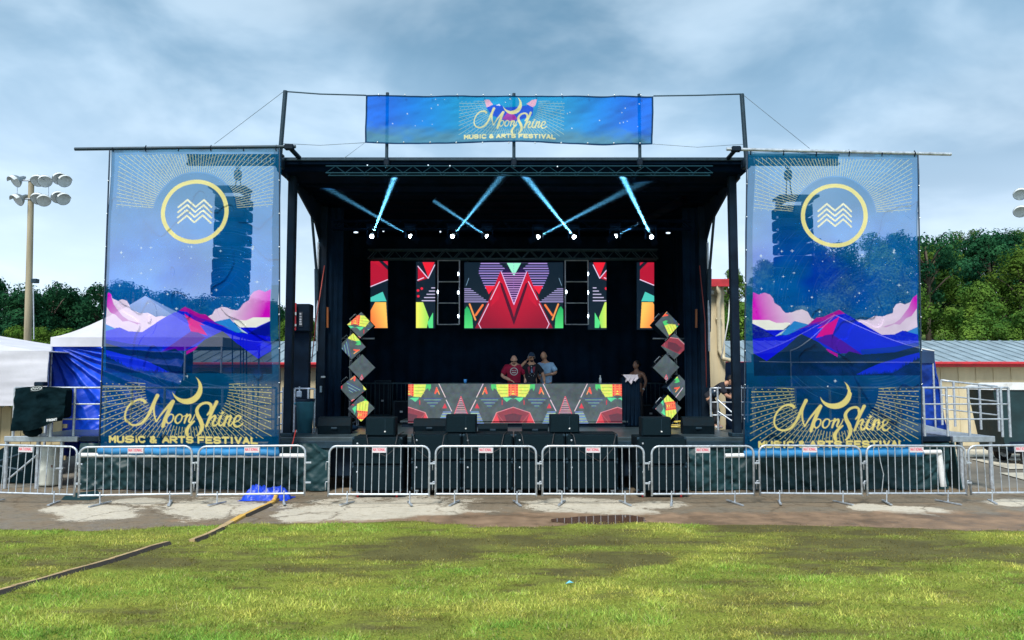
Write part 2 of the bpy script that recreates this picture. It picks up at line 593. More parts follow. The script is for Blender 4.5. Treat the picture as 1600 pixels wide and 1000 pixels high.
def draw_logo(pic, T, k, gold, pale, text_dy=0.0, rays=True):
    """hand lettered festival logo, drawn in its own units (0..1600 x 0..700)"""
    pic.T = T; pic.k = k
    xl, yt, xr, yb = 85, 128, 1490, 596
    if rays:
        x, y = T(xl, yt); x2, y2 = T(xr, yb)
        clip = ((pic.X > x) & (pic.X < x2) & (pic.Y > y) & (pic.Y < y2)).astype(float)
        cx, cy_ = T(793, 160)
        rr = np.hypot(pic.X - cx, pic.Y - cy_)
        clip *= (rr > 348 * k)
        for i in range(-3, 97):
            a = math.pi * (1 - i / 94)
            c, s_ = math.cos(a), math.sin(a)
            if i % 2 == 0:
                pic.stroke([(793 + 340 * c, 160 + 340 * s_), (793 + 900 * c, 160 + 900 * s_)], 5.2, pale, clip)
            else:
                for q in range(7):
                    r0 = 366 + q * 54 + (i * 17 % 50)
                    pic.stroke([(793 + r0 * c, 160 + r0 * s_), (793 + (r0 + 5) * c, 160 + (r0 + 5) * s_)], 6, pale, clip)
    # crescent
    cx, cy_ = T(795, 183); ix, iy = T(772, 149)
    m = np.clip(.5 - (np.hypot(pic.X - cx, pic.Y - cy_) - 127 * k) * pic.res, 0, 1) * np.clip(.5 + (np.hypot(pic.X - ix, pic.Y - iy) - 116 * k) * pic.res, 0, 1)
    x, y = T(860, 62)
    m *= (pic.Y > y)
    pic.blend(m, gold)
    cv = pic.curve
    cv([(448, 292), (425, 276), (380, 275), (330, 310), (298, 365), (290, 430), (318, 478), (375, 492), (432, 468), (480, 405), (515, 320), (552, 238)], [26, 22, 17, 16, 15, 15, 17, 17, 20, 25, 28, 32], gold)
    cv([(545, 250), (525, 330), (530, 400), (548, 462)], [26, 18, 15, 9], gold)
    cv([(548, 462), (585, 400), (630, 340), (676, 288)], [9, 14, 20, 32], gold)
    cv([(672, 296), (645, 370), (618, 440), (602, 500)], [32, 31, 29, 26], gold)
    for ox in (656, 726):
        cv([(ox + 24, 402), (ox, 398), (ox - 24, 425), (ox - 26, 458), (ox - 8, 474), (ox + 18, 452), (ox + 28, 418), (ox + 22, 402)], [9, 12, 16, 16, 12, 10, 12, 10], gold)
    cv([(752, 420), (790, 404)], 8, gold)
    cv([(795, 398), (784, 435), (774, 470)], [18, 17, 14], gold)
    cv([(780, 440), (808, 405), (822, 402), (824, 420), (812, 455), (826, 464), (850, 430), (862, 398)], [8, 12, 18, 18, 15, 12, 9, 7], gold)
    cv([(968, 398), (996, 358), (994, 312), (958, 296), (910, 312), (880, 352), (886, 398), (912, 450), (924, 505), (906, 552), (880, 578)], [14, 24, 26, 20, 22, 27, 32, 36, 32, 22, 8], gold)
    cv([(858, 455), (818, 492), (796, 535), (800, 572)], [14, 24, 30, 26], gold)
    cv([(1042, 288), (1016, 350), (988, 420), (960, 494)], [28, 25, 24, 20], gold)
    cv([(972, 470), (1002, 425), (1030, 405), (1034, 425), (1014, 468), (1022, 492), (1048, 478), (1076, 438)], [8, 12, 18, 20, 17, 15, 11, 8], gold)
    cv([(1082, 408), (1066, 450), (1068, 486), (1092, 480), (1118, 440)], [20, 18, 16, 11, 8], gold)
    pic.disc((1094, 380), 11, gold)
    cv([(1130, 408), (1116, 450), (1104, 492)], [19, 18, 15], gold)
    cv([(1110, 460), (1140, 415), (1160, 408), (1158, 430), (1142, 474), (1156, 488), (1182, 452)], [8, 12, 18, 18, 16, 12, 8], gold)
    cv([(1190, 462), (1228, 440), (1240, 412), (1218, 402), (1194, 428), (1184, 472), (1204, 498), (1248, 480), (1262, 462)], [8, 11, 13, 14, 17, 18, 16, 10, 6], gold)
    words(pic, 'MUSIC & ARTS FESTIVAL', 166, 1374, 590 + text_dy, 636 + text_dy, 17, gold)
    pic.T = lambda x, y: (x, y); pic.k = 1.0


def star(pic, x, y, r, col):
    pic.poly([(x, y - r), (x + r * .18, y - r * .18), (x + r, y), (x + r * .18, y + r * .18), (x, y + r), (x - r * .18, y + r * .18), (x - r, y), (x - r * .18, y - r * .18)], col)


def side_banner_pic(mirror):
    """1167..1435 x 236..716 of printed mesh"""
    pic = Pic(1165, 232, 1437, 720, 3.0, C(40, 110, 150, .5))
    a = pic.a; v = (pic.Y - 236) / 480
    top = np.array(C(16, 138, 194, .38)); mid = np.array(C(0, 122, 218, .42)); low = np.array(C(2, 78, 122, .72))
    t1 = np.clip((v - .02) / .42, 0, 1)[..., None]; t2 = np.clip((v - .5) / .12, 0, 1)[..., None]
    a[:] = (top * (1 - t1) + mid * t1) * (1 - t2) + low * t2
    noise_tint(pic, .45, .022, 5)
    f = np.clip(fbm(pic.X * .018, pic.Y * .02, 9, 3) * 2.2 - .8, 0, 1) * np.clip((v - .2) * 5, 0, 1) * np.clip((.56 - v) * 8, 0, 1)
    pic.blend(f * (.35 if mirror else .8), C(0, 52, 208, .62))
    for r in range(14, 170, 5):                      # star trails
        d = np.abs(np.hypot(pic.X - 1352, pic.Y - 478) - r - 3 * vnoise(pic.X * .02, pic.Y * .02, r))
        m = np.clip(.9 - d * 1.6, 0, 1) * (vnoise(np.arctan2(pic.Y - 478, pic.X - 1352) * 2.2, r * .7, 3) > .52) * .22
        pic.blend(m, C(120, 180, 215, .6))
    F = (lambda x: 2602 - x) if mirror else (lambda x: x)

    def T3(x, y):            # upper artwork picture units (5.517 per px)
        return (F(1160 + x / 5.517), 440 + y / 5.517)
    cx = 1304; cy_ = 339
    # half disc and sunburst
    m = np.clip(.5 - (np.hypot(pic.X - cx, pic.Y - cy_) - 63) * 3, 0, 1) * np.clip((cy_ + 6 - pic.Y) / 30, 0, 1)
    pic.blend(m * .8, C(70, 135, 180, .58))
    clip = ((pic.X > 1179) & (pic.X < 1424) & (pic.Y > 246) & (pic.Y < cy_ - 6) & (np.hypot(pic.X - cx, pic.Y - cy_) > 65)).astype(float)
    for i in range(0, 131):
        an = math.pi * (1 + i / 130)
        c, s_ = math.cos(an), math.sin(an)
        if i % 2 == 0:
            pic.stroke([(cx + 60 * c, cy_ + 60 * s_), (cx + 200 * c, cy_ + 200 * s_)], .95, C(228, 226, 172, .8), clip)
        else:
            for q in range(9):
                r0 = 70 + q * 11 + (i * 7 % 11)
                pic.stroke([(cx + r0 * c, cy_ + r0 * s_), (cx + (r0 + 1) * c, cy_ + (r0 + 1) * s_)], .9, C(220, 222, 180, .6), clip)
    d = np.abs(np.hypot(pic.X - cx, pic.Y - cy_) - 48.8) - 3.3
    pic.blend(np.clip(.5 - d * 3, 0, 1), C(250, 236, 158, .93))
    for k in range(4):
        y = 332 + k * 8.4
        pic.stroke([(1279, y), (1292, y - 12), (1304.5, y - .8), (1317, y - 12), (1330, y)], 2.9, C(252, 248, 214, .98))
    rs = random.Random(4)
    for i in range(64):
        x = rs.uniform(1180, 1424); y = rs.uniform(385, 500)
        if i % 4 == 0: star(pic, x, y, rs.uniform(2.4, 4), C(225, 240, 250, .9))
        else: pic.disc((x, y), rs.uniform(.45, .9), C(210, 230, 245, .85))
    # mountains and clouds
    pic.T = T3
    MAG = C(236, 10, 214, .82); PNK = C(255, 230, 255, .80); WHT = C(255, 252, 240, .95)
    BLU = C(10, 40, 245, .72); DKB = C(6, 20, 170, .74)
    pic.poly([(105, 122), (150, 145), (200, 128), (245, 145), (272, 180), (282, 218), (330, 250), (352, 285), (375, 308), (430, 300), (460, 285), (510, 276), (560, 298), (585, 345), (640, 372), (560, 430), (400, 410), (300, 395), (105, 372)], MAG, grad=((150, 330), (420, 250), PNK))
    pic.poly([(105, 366), (245, 368), (300, 392), (400, 390), (415, 400), (360, 452), (215, 452), (105, 400)], WHT)
    pic.poly([(445, 376), (570, 408), (490, 450), (380, 500), (325, 490), (385, 440)], C(45, 150, 235, .8))
    pic.poly([(385, 440), (340, 492), (285, 510), (330, 470)], C(200, 225, 245, .85))
    pic.poly([(1500, 138), (1465, 165), (1440, 205), (1392, 228), (1350, 214), (1310, 228), (1288, 262), (1280, 305), (1225, 322), (1195, 335), (1130, 330), (1085, 352), (1062, 368), (1010, 360), (965, 364), (1180, 500), (1290, 492), (1360, 460), (1500, 470)], PNK)
    pic.poly([(1500, 138), (1462, 168), (1440, 215), (1425, 255), (1390, 300), (1340, 360), (1290, 395), (1190, 425), (1215, 432), (1290, 402), (1340, 408), (1400, 350), (1450, 330), (1500, 262)], MAG, grad=((1490, 200), (1330, 300), C(225, 170, 225, .86)))
    pic.poly([(1500, 425), (1430, 455), (1400, 470), (1500, 495)], C(60, 150, 235, .8))
    pic.poly([(105, 396), (215, 452), (370, 452), (290, 508), (400, 495), (490, 448), (620, 376), (700, 338), (820, 282), (965, 362), (1180, 497), (1290, 492), (1365, 458), (1500, 492), (1500, 590), (1290, 648), (1010, 668), (900, 640), (830, 660), (720, 618), (650, 560), (500, 488), (375, 600), (215, 722), (105, 655)], BLU, grad=((800, 420), (250, 640), C(12, 20, 235, .85)))
    pic.poly([(105, 400), (290, 508), (105, 530)], DKB)
    pic.poly([(1500, 560), (1280, 600), (1000, 625), (1010, 668), (1290, 648), (1500, 592)], C(10, 60, 190, .8))
    pic.poly([(820, 278), (872, 312), (800, 322), (700, 372), (560, 410), (640, 345), (690, 340)], C(190, 20, 165, .82))
    pic.poly([(800, 322), (700, 372), (560, 415), (420, 470), (640, 400), (700, 425)], C(120, 20, 190, .8))
    pic.poly([(822, 338), (768, 490), (625, 524), (692, 432), (640, 440), (760, 380)], C(236, 8, 150, .88))
    pic.poly([(768, 490), (1012, 668), (832, 656), (640, 545), (700, 500)], C(84, 8, 178, .8))
    pic.poly([(720, 618), (812, 662), (810, 710), (742, 652), (650, 645)], C(200, 14, 170, .85))
    # dark ridges and the lit slope with firs
    pic.poly([(500, 486), (640, 556), (742, 652), (830, 700), (900, 640), (1010, 668), (1290, 648), (1500, 592), (1500, 850), (105, 850), (105, 660), (215, 722), (375, 600)], C(4, 48, 84, .70))
    strip = [(1502, 650), (1380, 680), (1250, 716), (1160, 742), (1060, 785), (955, 842)]
    low = []
    rs = random.Random(9)
    n = 46
    for i in range(n + 1):
        t = i / n
        bx = 955 + t * 547; by = 850 - t * 30 - max(0, t - .55) * 260
        low += [(bx, by), (bx + 5, by - rs.uniform(12, 30 + 22 * t))]
    pic.poly(strip + low, C(22, 52, 232, .8))
    pic.T = lambda x, y: (x, y)
    noise = fbm(pic.X * .05, pic.Y * .09, 21, 4)
    m = np.clip(noise * 3 - 1.5, 0, 1) * np.clip((pic.Y - 556) / 18, 0, 1) * np.clip((640 - pic.Y) / 40, 0, 1) * .4
    pic.blend(m, C(12, 66, 150, .68))
    # unprinted border of the artwork
    brd = (pic.Y < 590) * ((pic.X < 1178.5) | (pic.X > (1432.5 if not mirror else 1423.5))) * 1.0
    if mirror: brd = (pic.Y < 590) * ((pic.X < 1169.5 + 3) | (pic.X > 1423.5)) * 1.0
    pic.blend(brd * np.where(pic.Y > 455, 1, .7), C(14, 96, 140, .66))
    if mirror:
        T = lambda x, y: (1165 + (-12 + (x - 43) / 5.517) + 7, 590 + y / 5.517 - 4)
    else:
        T = lambda x, y: (1160 + x / 5.517, 590 + y / 5.517)
    star(pic, *T(785, 68), 3.2, C(235, 245, 250, .9)); pic.disc(T(728, 115), 1.0, C(235, 245, 250, .9))
    draw_logo(pic, T, 1 / 5.517, GOLD, C(222, 212, 136, .85))
    # hems
    m = np.clip((pic.Y - 706) / 2, 0, 1)
    pic.blend(m, C(40, 130, 190, .86))
    m = np.clip((243 - pic.Y) / 2, 0, 1)
    pic.blend(m * .8, C(60, 120, 150, .8))
    m = np.clip((1168 - pic.X) * 1.2, 0, 1) + np.clip((pic.X - 1434.2) * 1.2, 0, 1)
    pic.blend(np.clip(m, 0, 1), C(10, 40, 70, .95))
    return pic


def top_banner_pic():
    pic = Pic(569, 148, 1023, 226, 3.2, C(30, 140, 225, .9))
    v = (pic.Y - 150) / 74; u = np.abs(pic.X - 796) / 226
    a = pic.a
    c1 = np.array(C(8, 118, 245, .88)); c2 = np.array(C(16, 160, 218, .86)); c3 = np.array(C(84, 150, 180, .88))
    t = np.clip((u - .35) / .5, 0, 1)[..., None]
    a[:] = c2 * (1 - t) + c1 * t
    m = np.clip((v - .62 + (fbm(pic.X * .03, pic.Y * .05, 4, 4) - .5) * .45) * 4, 0, 1)
    pic.blend(m, c3)
    rs = random.Random(2)
    for i in range(40):
        x = rs.uniform(575, 1017); y = rs.uniform(154, 200)
        if abs(x - 796) > 90: pic.disc((x, y), rs.uniform(.5, 1.0), C(215, 235, 250, .9))
    T5 = lambda x, y: (700 + x / 8, 140 + y / 8)
    pic.T = T5; pic.k = 1 / 8
    PK = C(240, 180, 205, .95)
    pic.poly([(450, 130), (510, 125), (560, 195), (480, 232)], PK)
    pic.poly([(1112, 122), (1050, 130), (1020, 155), (978, 180), (1060, 228), (1095, 200)], PK)
    pic.poly([(480, 232), (560, 205), (640, 190), (700, 235), (900, 215), (1000, 195), (1070, 230), (1060, 330), (860, 400), (700, 400), (540, 330)], C(30, 90, 225, .92))
    pic.poly([(680, 380), (740, 300), (830, 320), (870, 370), (800, 400)], C(190, 70, 190, .92))
    pic.poly([(590, 205), (640, 188), (655, 215)], C(225, 235, 250, .95))
    pic.disc((775, 120), 9, C(235, 245, 250, .95)); pic.disc((715, 165), 6, C(235, 245, 250, .95))
    pic.T = lambda x, y: (x, y); pic.k = 1
    draw_logo(pic, lambda x, y: (700 + (200 + (x - 155) * .943) / 8, 140 + (y * .93 + 26) / 8), .943 / 8, C(245, 236, 175, .97), C(190, 215, 190, .92))
    m = np.clip((152.3 - pic.Y) * 1.5, 0, 1) + np.clip((pic.Y - 221.8) * 1.5, 0, 1) + np.clip((573 - pic.X) * 1.5, 0, 1) + np.clip((pic.X - 1019) * 1.5, 0, 1)
    pic.blend(np.clip(m, 0, 1), C(12, 60, 100, .97))
    return pic


def wall_screen_pic():
    """the whole picture on the LED wall, 578..1024 x 408..515; the darkest ground is the unlit panel"""
    pic = Pic(576, 406, 1026, 517, 3.0, C(4, 26, 42))
    RED = C(196, 16, 52); DRED = C(140, 10, 44); BR = C(235, 30, 60); WHL = C(240, 215, 250)
    for sg in (1, -1):
        T = (lambda x, y: (720 + x / 8.335, 400 + y / 8.335)) if sg == 1 else (lambda x, y: (1606.0 - (720 + x / 8.335), 400 + y / 8.335))
        pic.T = T; pic.k = 1 / 8.335
        for i, y in enumerate(range(96, 420, 32)):      # violet stripes behind the mountain
            xl = 235 + abs(y - 210) * (.25 if y < 210 else .42)
            pic.stroke([(xl, y + 2), (691, y + 2)], 15, C(92, 84, 176) if i % 2 else C(150, 120, 200))
            pic.stroke([(xl, y + 2), (691, y + 2)], 4, C(190, 170, 226))
        pic.poly([(600, 92), (691, 262), (691, 92)], C(150, 240, 205))
        pic.poly([(500, 92), (600, 92), (691, 270), (691, 300), (560, 150)], C(4, 26, 42))
        pic.poly([(315, 390), (450, 390), (365, 500)], BR)
        pic.poly([(515, 200), (691, 630), (691, 940), (185, 940), (370, 560)], DRED, grad=((400, 900), (650, 500), RED))
        for y in range(300, 640, 32):
            hw = max(0, (630 - y) / 430 * 176)
            pic.poly([(691 - hw, y - 8), (691, y - 8), (691, y + 8), (691 - hw + 6, y + 8)], C(150, 100, 190))
        pic.poly([(527, 212), (691, 620), (691, 290), (600, 140)], C(30, 16, 70))
        for y in range(226, 640, 29):
            t = (y - 205) / 430
            xl = 527 + t * 164
            pic.stroke([(xl, y), (691, y)], 12, C(176, 110, 196)); pic.stroke([(xl, y), (691, y)], 3, C(230, 200, 240))
        pic.poly([(500, 340), (540, 360), (660, 690), (691, 800), (691, 900), (600, 640)], C(70, 6, 40))
        pic.poly([(500, 340), (520, 380), (500, 560), (390, 660), (420, 520)], RED)
        pic.stroke([(527, 205), (691, 632)], 8, C(240, 200, 245))
        pic.stroke([(503, 335), (388, 570)], 8, WHL)
        pic.stroke([(362, 625), (232, 885), (262, 942)], 8, WHL)
        for y in range(430, 610, 24):
            pic.stroke([(48, y), (130 + (y - 430) * 1.35, y)], 9, C(170, 160, 215))
        pic.poly([(50, 700), (80, 655), (110, 690), (150, 800), (160, 940), (45, 940)], C(34, 170, 96), grad=((80, 680), (80, 940), C(80, 216, 120)))
        pic.stroke([(115, 630), (190, 830)], 22, C(235, 150, 80)); pic.stroke([(285, 640), (195, 770)], 26, C(240, 120, 60))
        pic.stroke([(70, 385), (105, 290)], 4, C(150, 190, 220))
        # outer columns, 5 units per px from 480,360
        T2 = (lambda x, y: (480 + x / 5, 360 + y / 5)) if sg == 1 else (lambda x, y: (1606.0 - (480 + x / 5), 360 + y / 5))
        pic.T = T2; pic.k = .2
        pic.poly([(490, 240), (560, 240), (630, 310), (630, 385), (495, 440)], C(176, 18, 50))
        pic.poly([(590, 240), (630, 240), (630, 275)], RED)
        pic.stroke([(495, 440), (630, 385)], 6, WHL)
        pic.poly([(495, 525), (590, 480), (620, 555), (495, 557)], C(74, 196, 182))
        pic.poly([(488, 640), (530, 562), (616, 562), (628, 762), (488, 762)], C(248, 120, 62), grad=((500, 700), (610, 660), C(255, 196, 92)))
        pic.poly([(490, 240), (560, 240), (600, 300)], C(188, 20, 50))
        pic.poly([(865, 280), (940, 375), (865, 400)], C(190, 18, 50)); pic.poly([(900, 248), (996, 248), (945, 365)], C(232, 28, 52))
        pic.stroke([(865, 280), (945, 375), (996, 270)], 6, WHL); pic.stroke([(862, 390), (910, 370)], 6, WHL)
        for (x, y) in ((866, 470), (895, 455), (868, 515)): pic.disc((x, y), 10, BR)
        for y in range(450, 560, 25): pic.stroke([(1010 - (y - 400) * .75, y), (996, y)], 7, C(196, 190, 225))
        pic.poly([(850, 562), (905, 562), (950, 680), (935, 762), (850, 762)], C(244, 240, 98), grad=((850, 660), (935, 660), C(160, 226, 96)))
        pic.poly([(940, 720), (984, 640), (984, 762), (950, 762)], C(84, 220, 134))
    pic.T = lambda x, y: (x, y); pic.k = 1
    pic.a[..., :3] *= (.80 + .2 * np.sin(pic.Y * 2 * math.pi / 1.55))[..., None]
    return pic


def table_pic():
    """what runs along the DJ table's front, 638..972 x 599..662"""
    pic = Pic(636, 597, 974, 664, 3.2, C(66, 82, 86))  # grey ground is daylight on the panel face, put into the emitted colour
    noise_tint(pic, .5, .12, 31)
    for cx in (639, 802, 965):
        for sg in (1, -1):
            pic.T = lambda x, y, cx=cx, sg=sg: (cx + sg * x / 5, 540 + y / 5); pic.k = .2
            pic.poly([(0, 300), (133, 300), (126, 350), (95, 402), (40, 398), (0, 380)], C(226, 240, 96))
            pic.poly([(133, 300), (172, 300), (172, 330), (158, 352), (150, 330), (128, 345)], C(70, 205, 110))
            for y in (325, 350, 375): pic.stroke([(45, y), (120, y)], 4, C(150, 190, 60))
            pic.poly([(0, 300), (38, 300), (38, 395), (12, 385), (0, 340)], C(255, 128, 76))
            for y in range(306, 392, 20): pic.disc((30, y), 7, C(232, 40, 46)); pic.stroke([(2, y), (8, y)], 8, C(232, 40, 46))
            pic.poly([(0, 418), (20, 408), (80, 404), (72, 420), (50, 440), (20, 416)], C(80, 224, 150))
            pic.stroke([(215, 325), (238, 378)], 8, C(250, 170, 96)); pic.stroke([(218, 330), (205, 372), (222, 350)], 12, C(246, 84, 62))
            for y in range(412, 486, 12): pic.stroke([(185 - (490 - y), y), (185 + (490 - y), y)], 4, C(140, 196, 200) if (y // 12) % 2 else C(40, 70, 160))
            pic.stroke([(85, 430), (86, 460)], 8, C(200, 40, 60))
            pic.poly([(282, 450), (300, 490), (262, 492)], C(216, 44, 66))
            pic.stroke([(235, 298), (285, 402)], 6, C(236, 216, 226)); pic.stroke([(292, 425), (335, 512)], 6, C(236, 216, 226))
            for y in range(400, 545, 14):
                hw = (y - 395) * .36
                pic.stroke([(407.5 - hw, y), (407.5, y)], 4, C(240, 180, 196)); pic.stroke([(407.5, y), (407.5 + hw, y)], 4, C(240, 180, 196))
            pic.stroke([(407, 397), (355, 540)], 6, C(224, 72, 96))
            for y in range(520, 610, 11): pic.stroke([(330 - (y - 510) * .05, y), (270 - (y - 520) * .45, y)], 6, C(120, 158, 226) if (y // 11) % 2 else C(180, 214, 190))
            pic.poly([(0, 482), (130, 525), (166, 606), (0, 606)], C(142, 40, 58))
            pic.poly([(0, 530), (70, 545), (50, 600), (0, 600)], C(92, 24, 48))
            pic.poly([(130, 525), (166, 606), (104, 606)], C(226, 58, 74))
            pic.stroke([(0, 482), (130, 525), (166, 606)], 5, C(236, 150, 160)); pic.stroke([(128, 530), (68, 606)], 4, C(180, 90, 96))
    pic.T = lambda x, y: (x, y); pic.k = 1
    pic.a[..., :3] *= (.86 + .14 * np.sin(pic.Y * 2 * math.pi / 1.3))[..., None]
    for ch, sd in ((0, 3), (1, 13), (2, 23)):          # uneven diodes
        pic.a[..., ch] *= .72 + .56 * fbm(pic.X * .35, pic.Y * .35, sd, 3)
    pic.a[..., :3] = pic.a[..., :3] * .88 + .012
    return pic


def attr_mat(name, kind, strength=1.0):
    m = bpy.data.materials.new(name); m.use_nodes = True
    t = m.node_tree; b = t.nodes['Principled BSDF']; o = t.nodes['Material Output']
    at = t.nodes.new('ShaderNodeAttribute'); at.attribute_name = 'print'
    if kind == 'led':
        b.inputs['Base Color'].default_value = (.015, .015, .018, 1)
        b.inputs['Roughness'].default_value = .6
        t.links.new(at.outputs['Color'], b.inputs['Emission Color'])
        b.inputs['Emission Strength'].default_value = strength
        m.cycles.emission_sampling = 'NONE'
    elif kind == 'mesh':
        n = t.nodes.new('ShaderNodeTexNoise'); n.inputs['Scale'].default_value = 1.3; n.inputs['Detail'].default_value = 3
        tcn = t.nodes.new('ShaderNodeTexCoord'); t.links.new(tcn.outputs['Object'], n.inputs['Vector'])
        d = t.nodes.new('ShaderNodeBsdfDiffuse'); tl = t.nodes.new('ShaderNodeBsdfTranslucent'); tr = t.nodes.new('ShaderNodeBsdfTransparent')
        mi = t.nodes.new('ShaderNodeMixShader'); mi.inputs[0].default_value = .42
        m2 = t.nodes.new('ShaderNodeMixShader')
        t.links.new(at.outputs['Color'], d.inputs[0]); t.links.new(at.outputs['Color'], tl.inputs[0])
        t.links.new(d.outputs[0], mi.inputs[1]); t.links.new(tl.outputs[0], mi.inputs[2])
        t.links.new(at.outputs['Alpha'], m2.inputs[0])
        tint = t.nodes.new('ShaderNodeMix'); tint.data_type = 'RGBA'; tint.inputs['Factor'].default_value = .42
        tint.inputs['A'].default_value = (1, 1, 1, 1); t.links.new(at.outputs['Color'], tint.inputs['B']); t.links.new(tint.outputs['Result'], tr.inputs[0])
        t.links.new(tr.outputs[0], m2.inputs[1]); t.links.new(mi.outputs[0], m2.inputs[2])
        t.links.new(m2.outputs[0], o.inputs[0])
    else:
        t.links.new(at.outputs['Color'], b.inputs['Base Color'])
        b.inputs['Roughness'].default_value = .7
    return m


bannermat = attr_mat('printed_banner_mesh', 'mesh')
ledmat = attr_mat('led_screen_face', 'led', 1.0)
ledday = attr_mat('led_panel_face_in_daylight', 'led', .95)
printmat = attr_mat('printed_sheet', 'print')
# ================================================================== GROUND
def smooth(a, b, x):
    t = np.clip((x - a) / (b - a), 0, 1); return t * t * (3 - 2 * t)


def g2p(x, y):
    """ground point -> where it falls in the photograph (to lay wear and tracks where they are)"""
    d = y * ct + (0 - CAMZ) * st_
    up = -y * st_ + (0 - CAMZ) * ct
    return 800 + FOC * x / d, 500 - FOC * up / d


LUSH = [None]


def turf(x, y):
    """0 bare soil .. 1 lush"""
    px, py = g2p(x, y)
    wob = (fbm(x * .55, y * 1.2, 3, 4) - .5)
    edge = 824 - 8 * smooth(0, 500, px) + 9 * smooth(1000, 1600, px) + wob * 20
    lush = smooth(edge, edge + 9, py)
    f = .74 + (fbm(x * .8, y * 1.7, 8, 5) - .5) * 1.5
    b1 = np.exp(-((py - 866 - 12 * np.sin(px * .004)) / 15) ** 2) * smooth(-100, 250, px) * (.35 + 1.1 * fbm(x * 1.1, y * 3.2, 19, 4))
    b2 = np.exp(-((py - 845 - wob * 10) / 8) ** 2) * smooth(200, 500, px) * (1 - smooth(900, 1300, px)) * .7
    tr = np.exp(-((py - (930 - (px - 760) * .2)) / 9) ** 2) * smooth(700, 800, px) * (1 - smooth(1040, 1120, px)) * .8
    tr2 = np.exp(-((py - (905 - (px - 1080) * .06)) / 10) ** 2) * smooth(1080, 1200, px) * (1 - smooth(1480, 1600, px)) * .6
    soil = smooth(880, 1250, px) * np.exp(-((py - 822) / 14) ** 2) * .9
    grn = np.exp(-((py - 833) / 8) ** 2) * smooth(330, 480, px) * (1 - smooth(560, 720, px)) * .5
    LUSH[0] = lush
    rg_ = np.abs(fbm(x * .38, y * 2.6, 27, 4) - .5)
    f = f - .28 * np.clip(1 - rg_ / .05, 0, 1) * smooth(835, 860, py) - .28 * smooth(.56, .72, fbm(x * 1.6, y * 4.5, 37, 4))
    f = f - b1 * .62 - b2 * .5 - tr * .55 - tr2 * .5 - soil * .6 + grn + smooth(880, 960, py) * .10
    return np.clip(f, 0, 1.2) * lush, px, py


def ell(px, py, cx, cy_, rx, ry, sk=0.0):
    return 1 - np.hypot((px - cx) / rx, (py - cy_ - sk * (px - cx)) / ry)


nx, ny = 620, 300
xs = np.linspace(-13.5, 13.5, nx); ys = np.linspace(6.2, 17.2, ny)
XX, YY = np.meshgrid(xs, ys)
T_, PX, PY = turf(XX, YY); LAWN = LUSH[0]
cm = np.full(XX.shape, -1.0)
for (cx, cy_, rx, ry, sk) in ((150, 800, 75, 14, -.02), (330, 796, 85, 16, -.02), (600, 797, 150, 20, 0), (480, 805, 60, 12, 0), (930, 796, 92, 14, .06), (880, 786, 60, 8, 0), (1030, 790, 50, 6, 0),
                              (1410, 797, 80, 6, .05), (1480, 806, 50, 4, .02), (1580, 786, 40, 6, 0), (1560, 745, 90, 16, .1), (1350, 793, 30, 5, 0), (215, 785, 50, 6, 0)):
    cm = np.maximum(cm, ell(PX, PY, cx, cy_, rx, ry, sk))
cm = np.clip(cm * 1.4 + .5 + (fbm(XX * 1.6, YY * 2.4, 41, 4) - .5) * 1.3, 0, 1)
mud = np.exp(-((PY - 812) / 13) ** 2) * smooth(560, 760, PX) + np.exp(-((PY - 818) / 9) ** 2) * smooth(200, 300, PX) * .5 + smooth(1150, 1400, PX) * np.exp(-((PY - 818) / 16) ** 2) * .5
mud = np.clip(mud + (fbm(XX * 1.2, YY * 2, 51, 4) - .5) * .6, 0, 1)
hgt = .004 + np.clip(T_, 0, 1) * .012 + (fbm(XX * 2.5, YY * 2.5, 61, 4) - .5) * .02 * np.clip(smooth(828, 850, PY), 0, 1)
pud = ell(PX, PY, 935, 812, 75, 8.5, -.03)
hgt -= np.clip(pud * 2, 0, 1) * .012

gm = bpy.data.materials.new('trodden_ground'); gm.use_nodes = True
t = gm.node_tree; b = t.nodes['Principled BSDF']


def nd(tp, **k):
    n = t.nodes.new(tp)
    for a, v in k.items(): n.inputs[a].default_value = v
    return n


def mixc(a, b_, f):
    m = t.nodes.new('ShaderNodeMix'); m.data_type = 'RGBA'
    for s, v in ((m.inputs['Factor'], f), (m.inputs['A'], a), (m.inputs['B'], b_)):
        if isinstance(v, (tuple, float, int)): s.default_value = v
        else: t.links.new(v, s)
    return m.outputs['Result']


def mr(v, a, b_, c=0., d=1.):
    m = t.nodes.new('ShaderNodeMapRange')
    m.inputs['From Min'].default_value = a; m.inputs['From Max'].default_value = b_; m.inputs['To Min'].default_value = c; m.inputs['To Max'].default_value = d
    t.links.new(v, m.inputs['Value']); return m.outputs[0]


def mth(op, a, b_):
    m = t.nodes.new('ShaderNodeMath'); m.operation = op
    for s, v in ((m.inputs[0], a), (m.inputs[1], b_)):
        if isinstance(v, (float, int)): s.default_value = v
        else: t.links.new(v, s)
    return m.outputs[0]


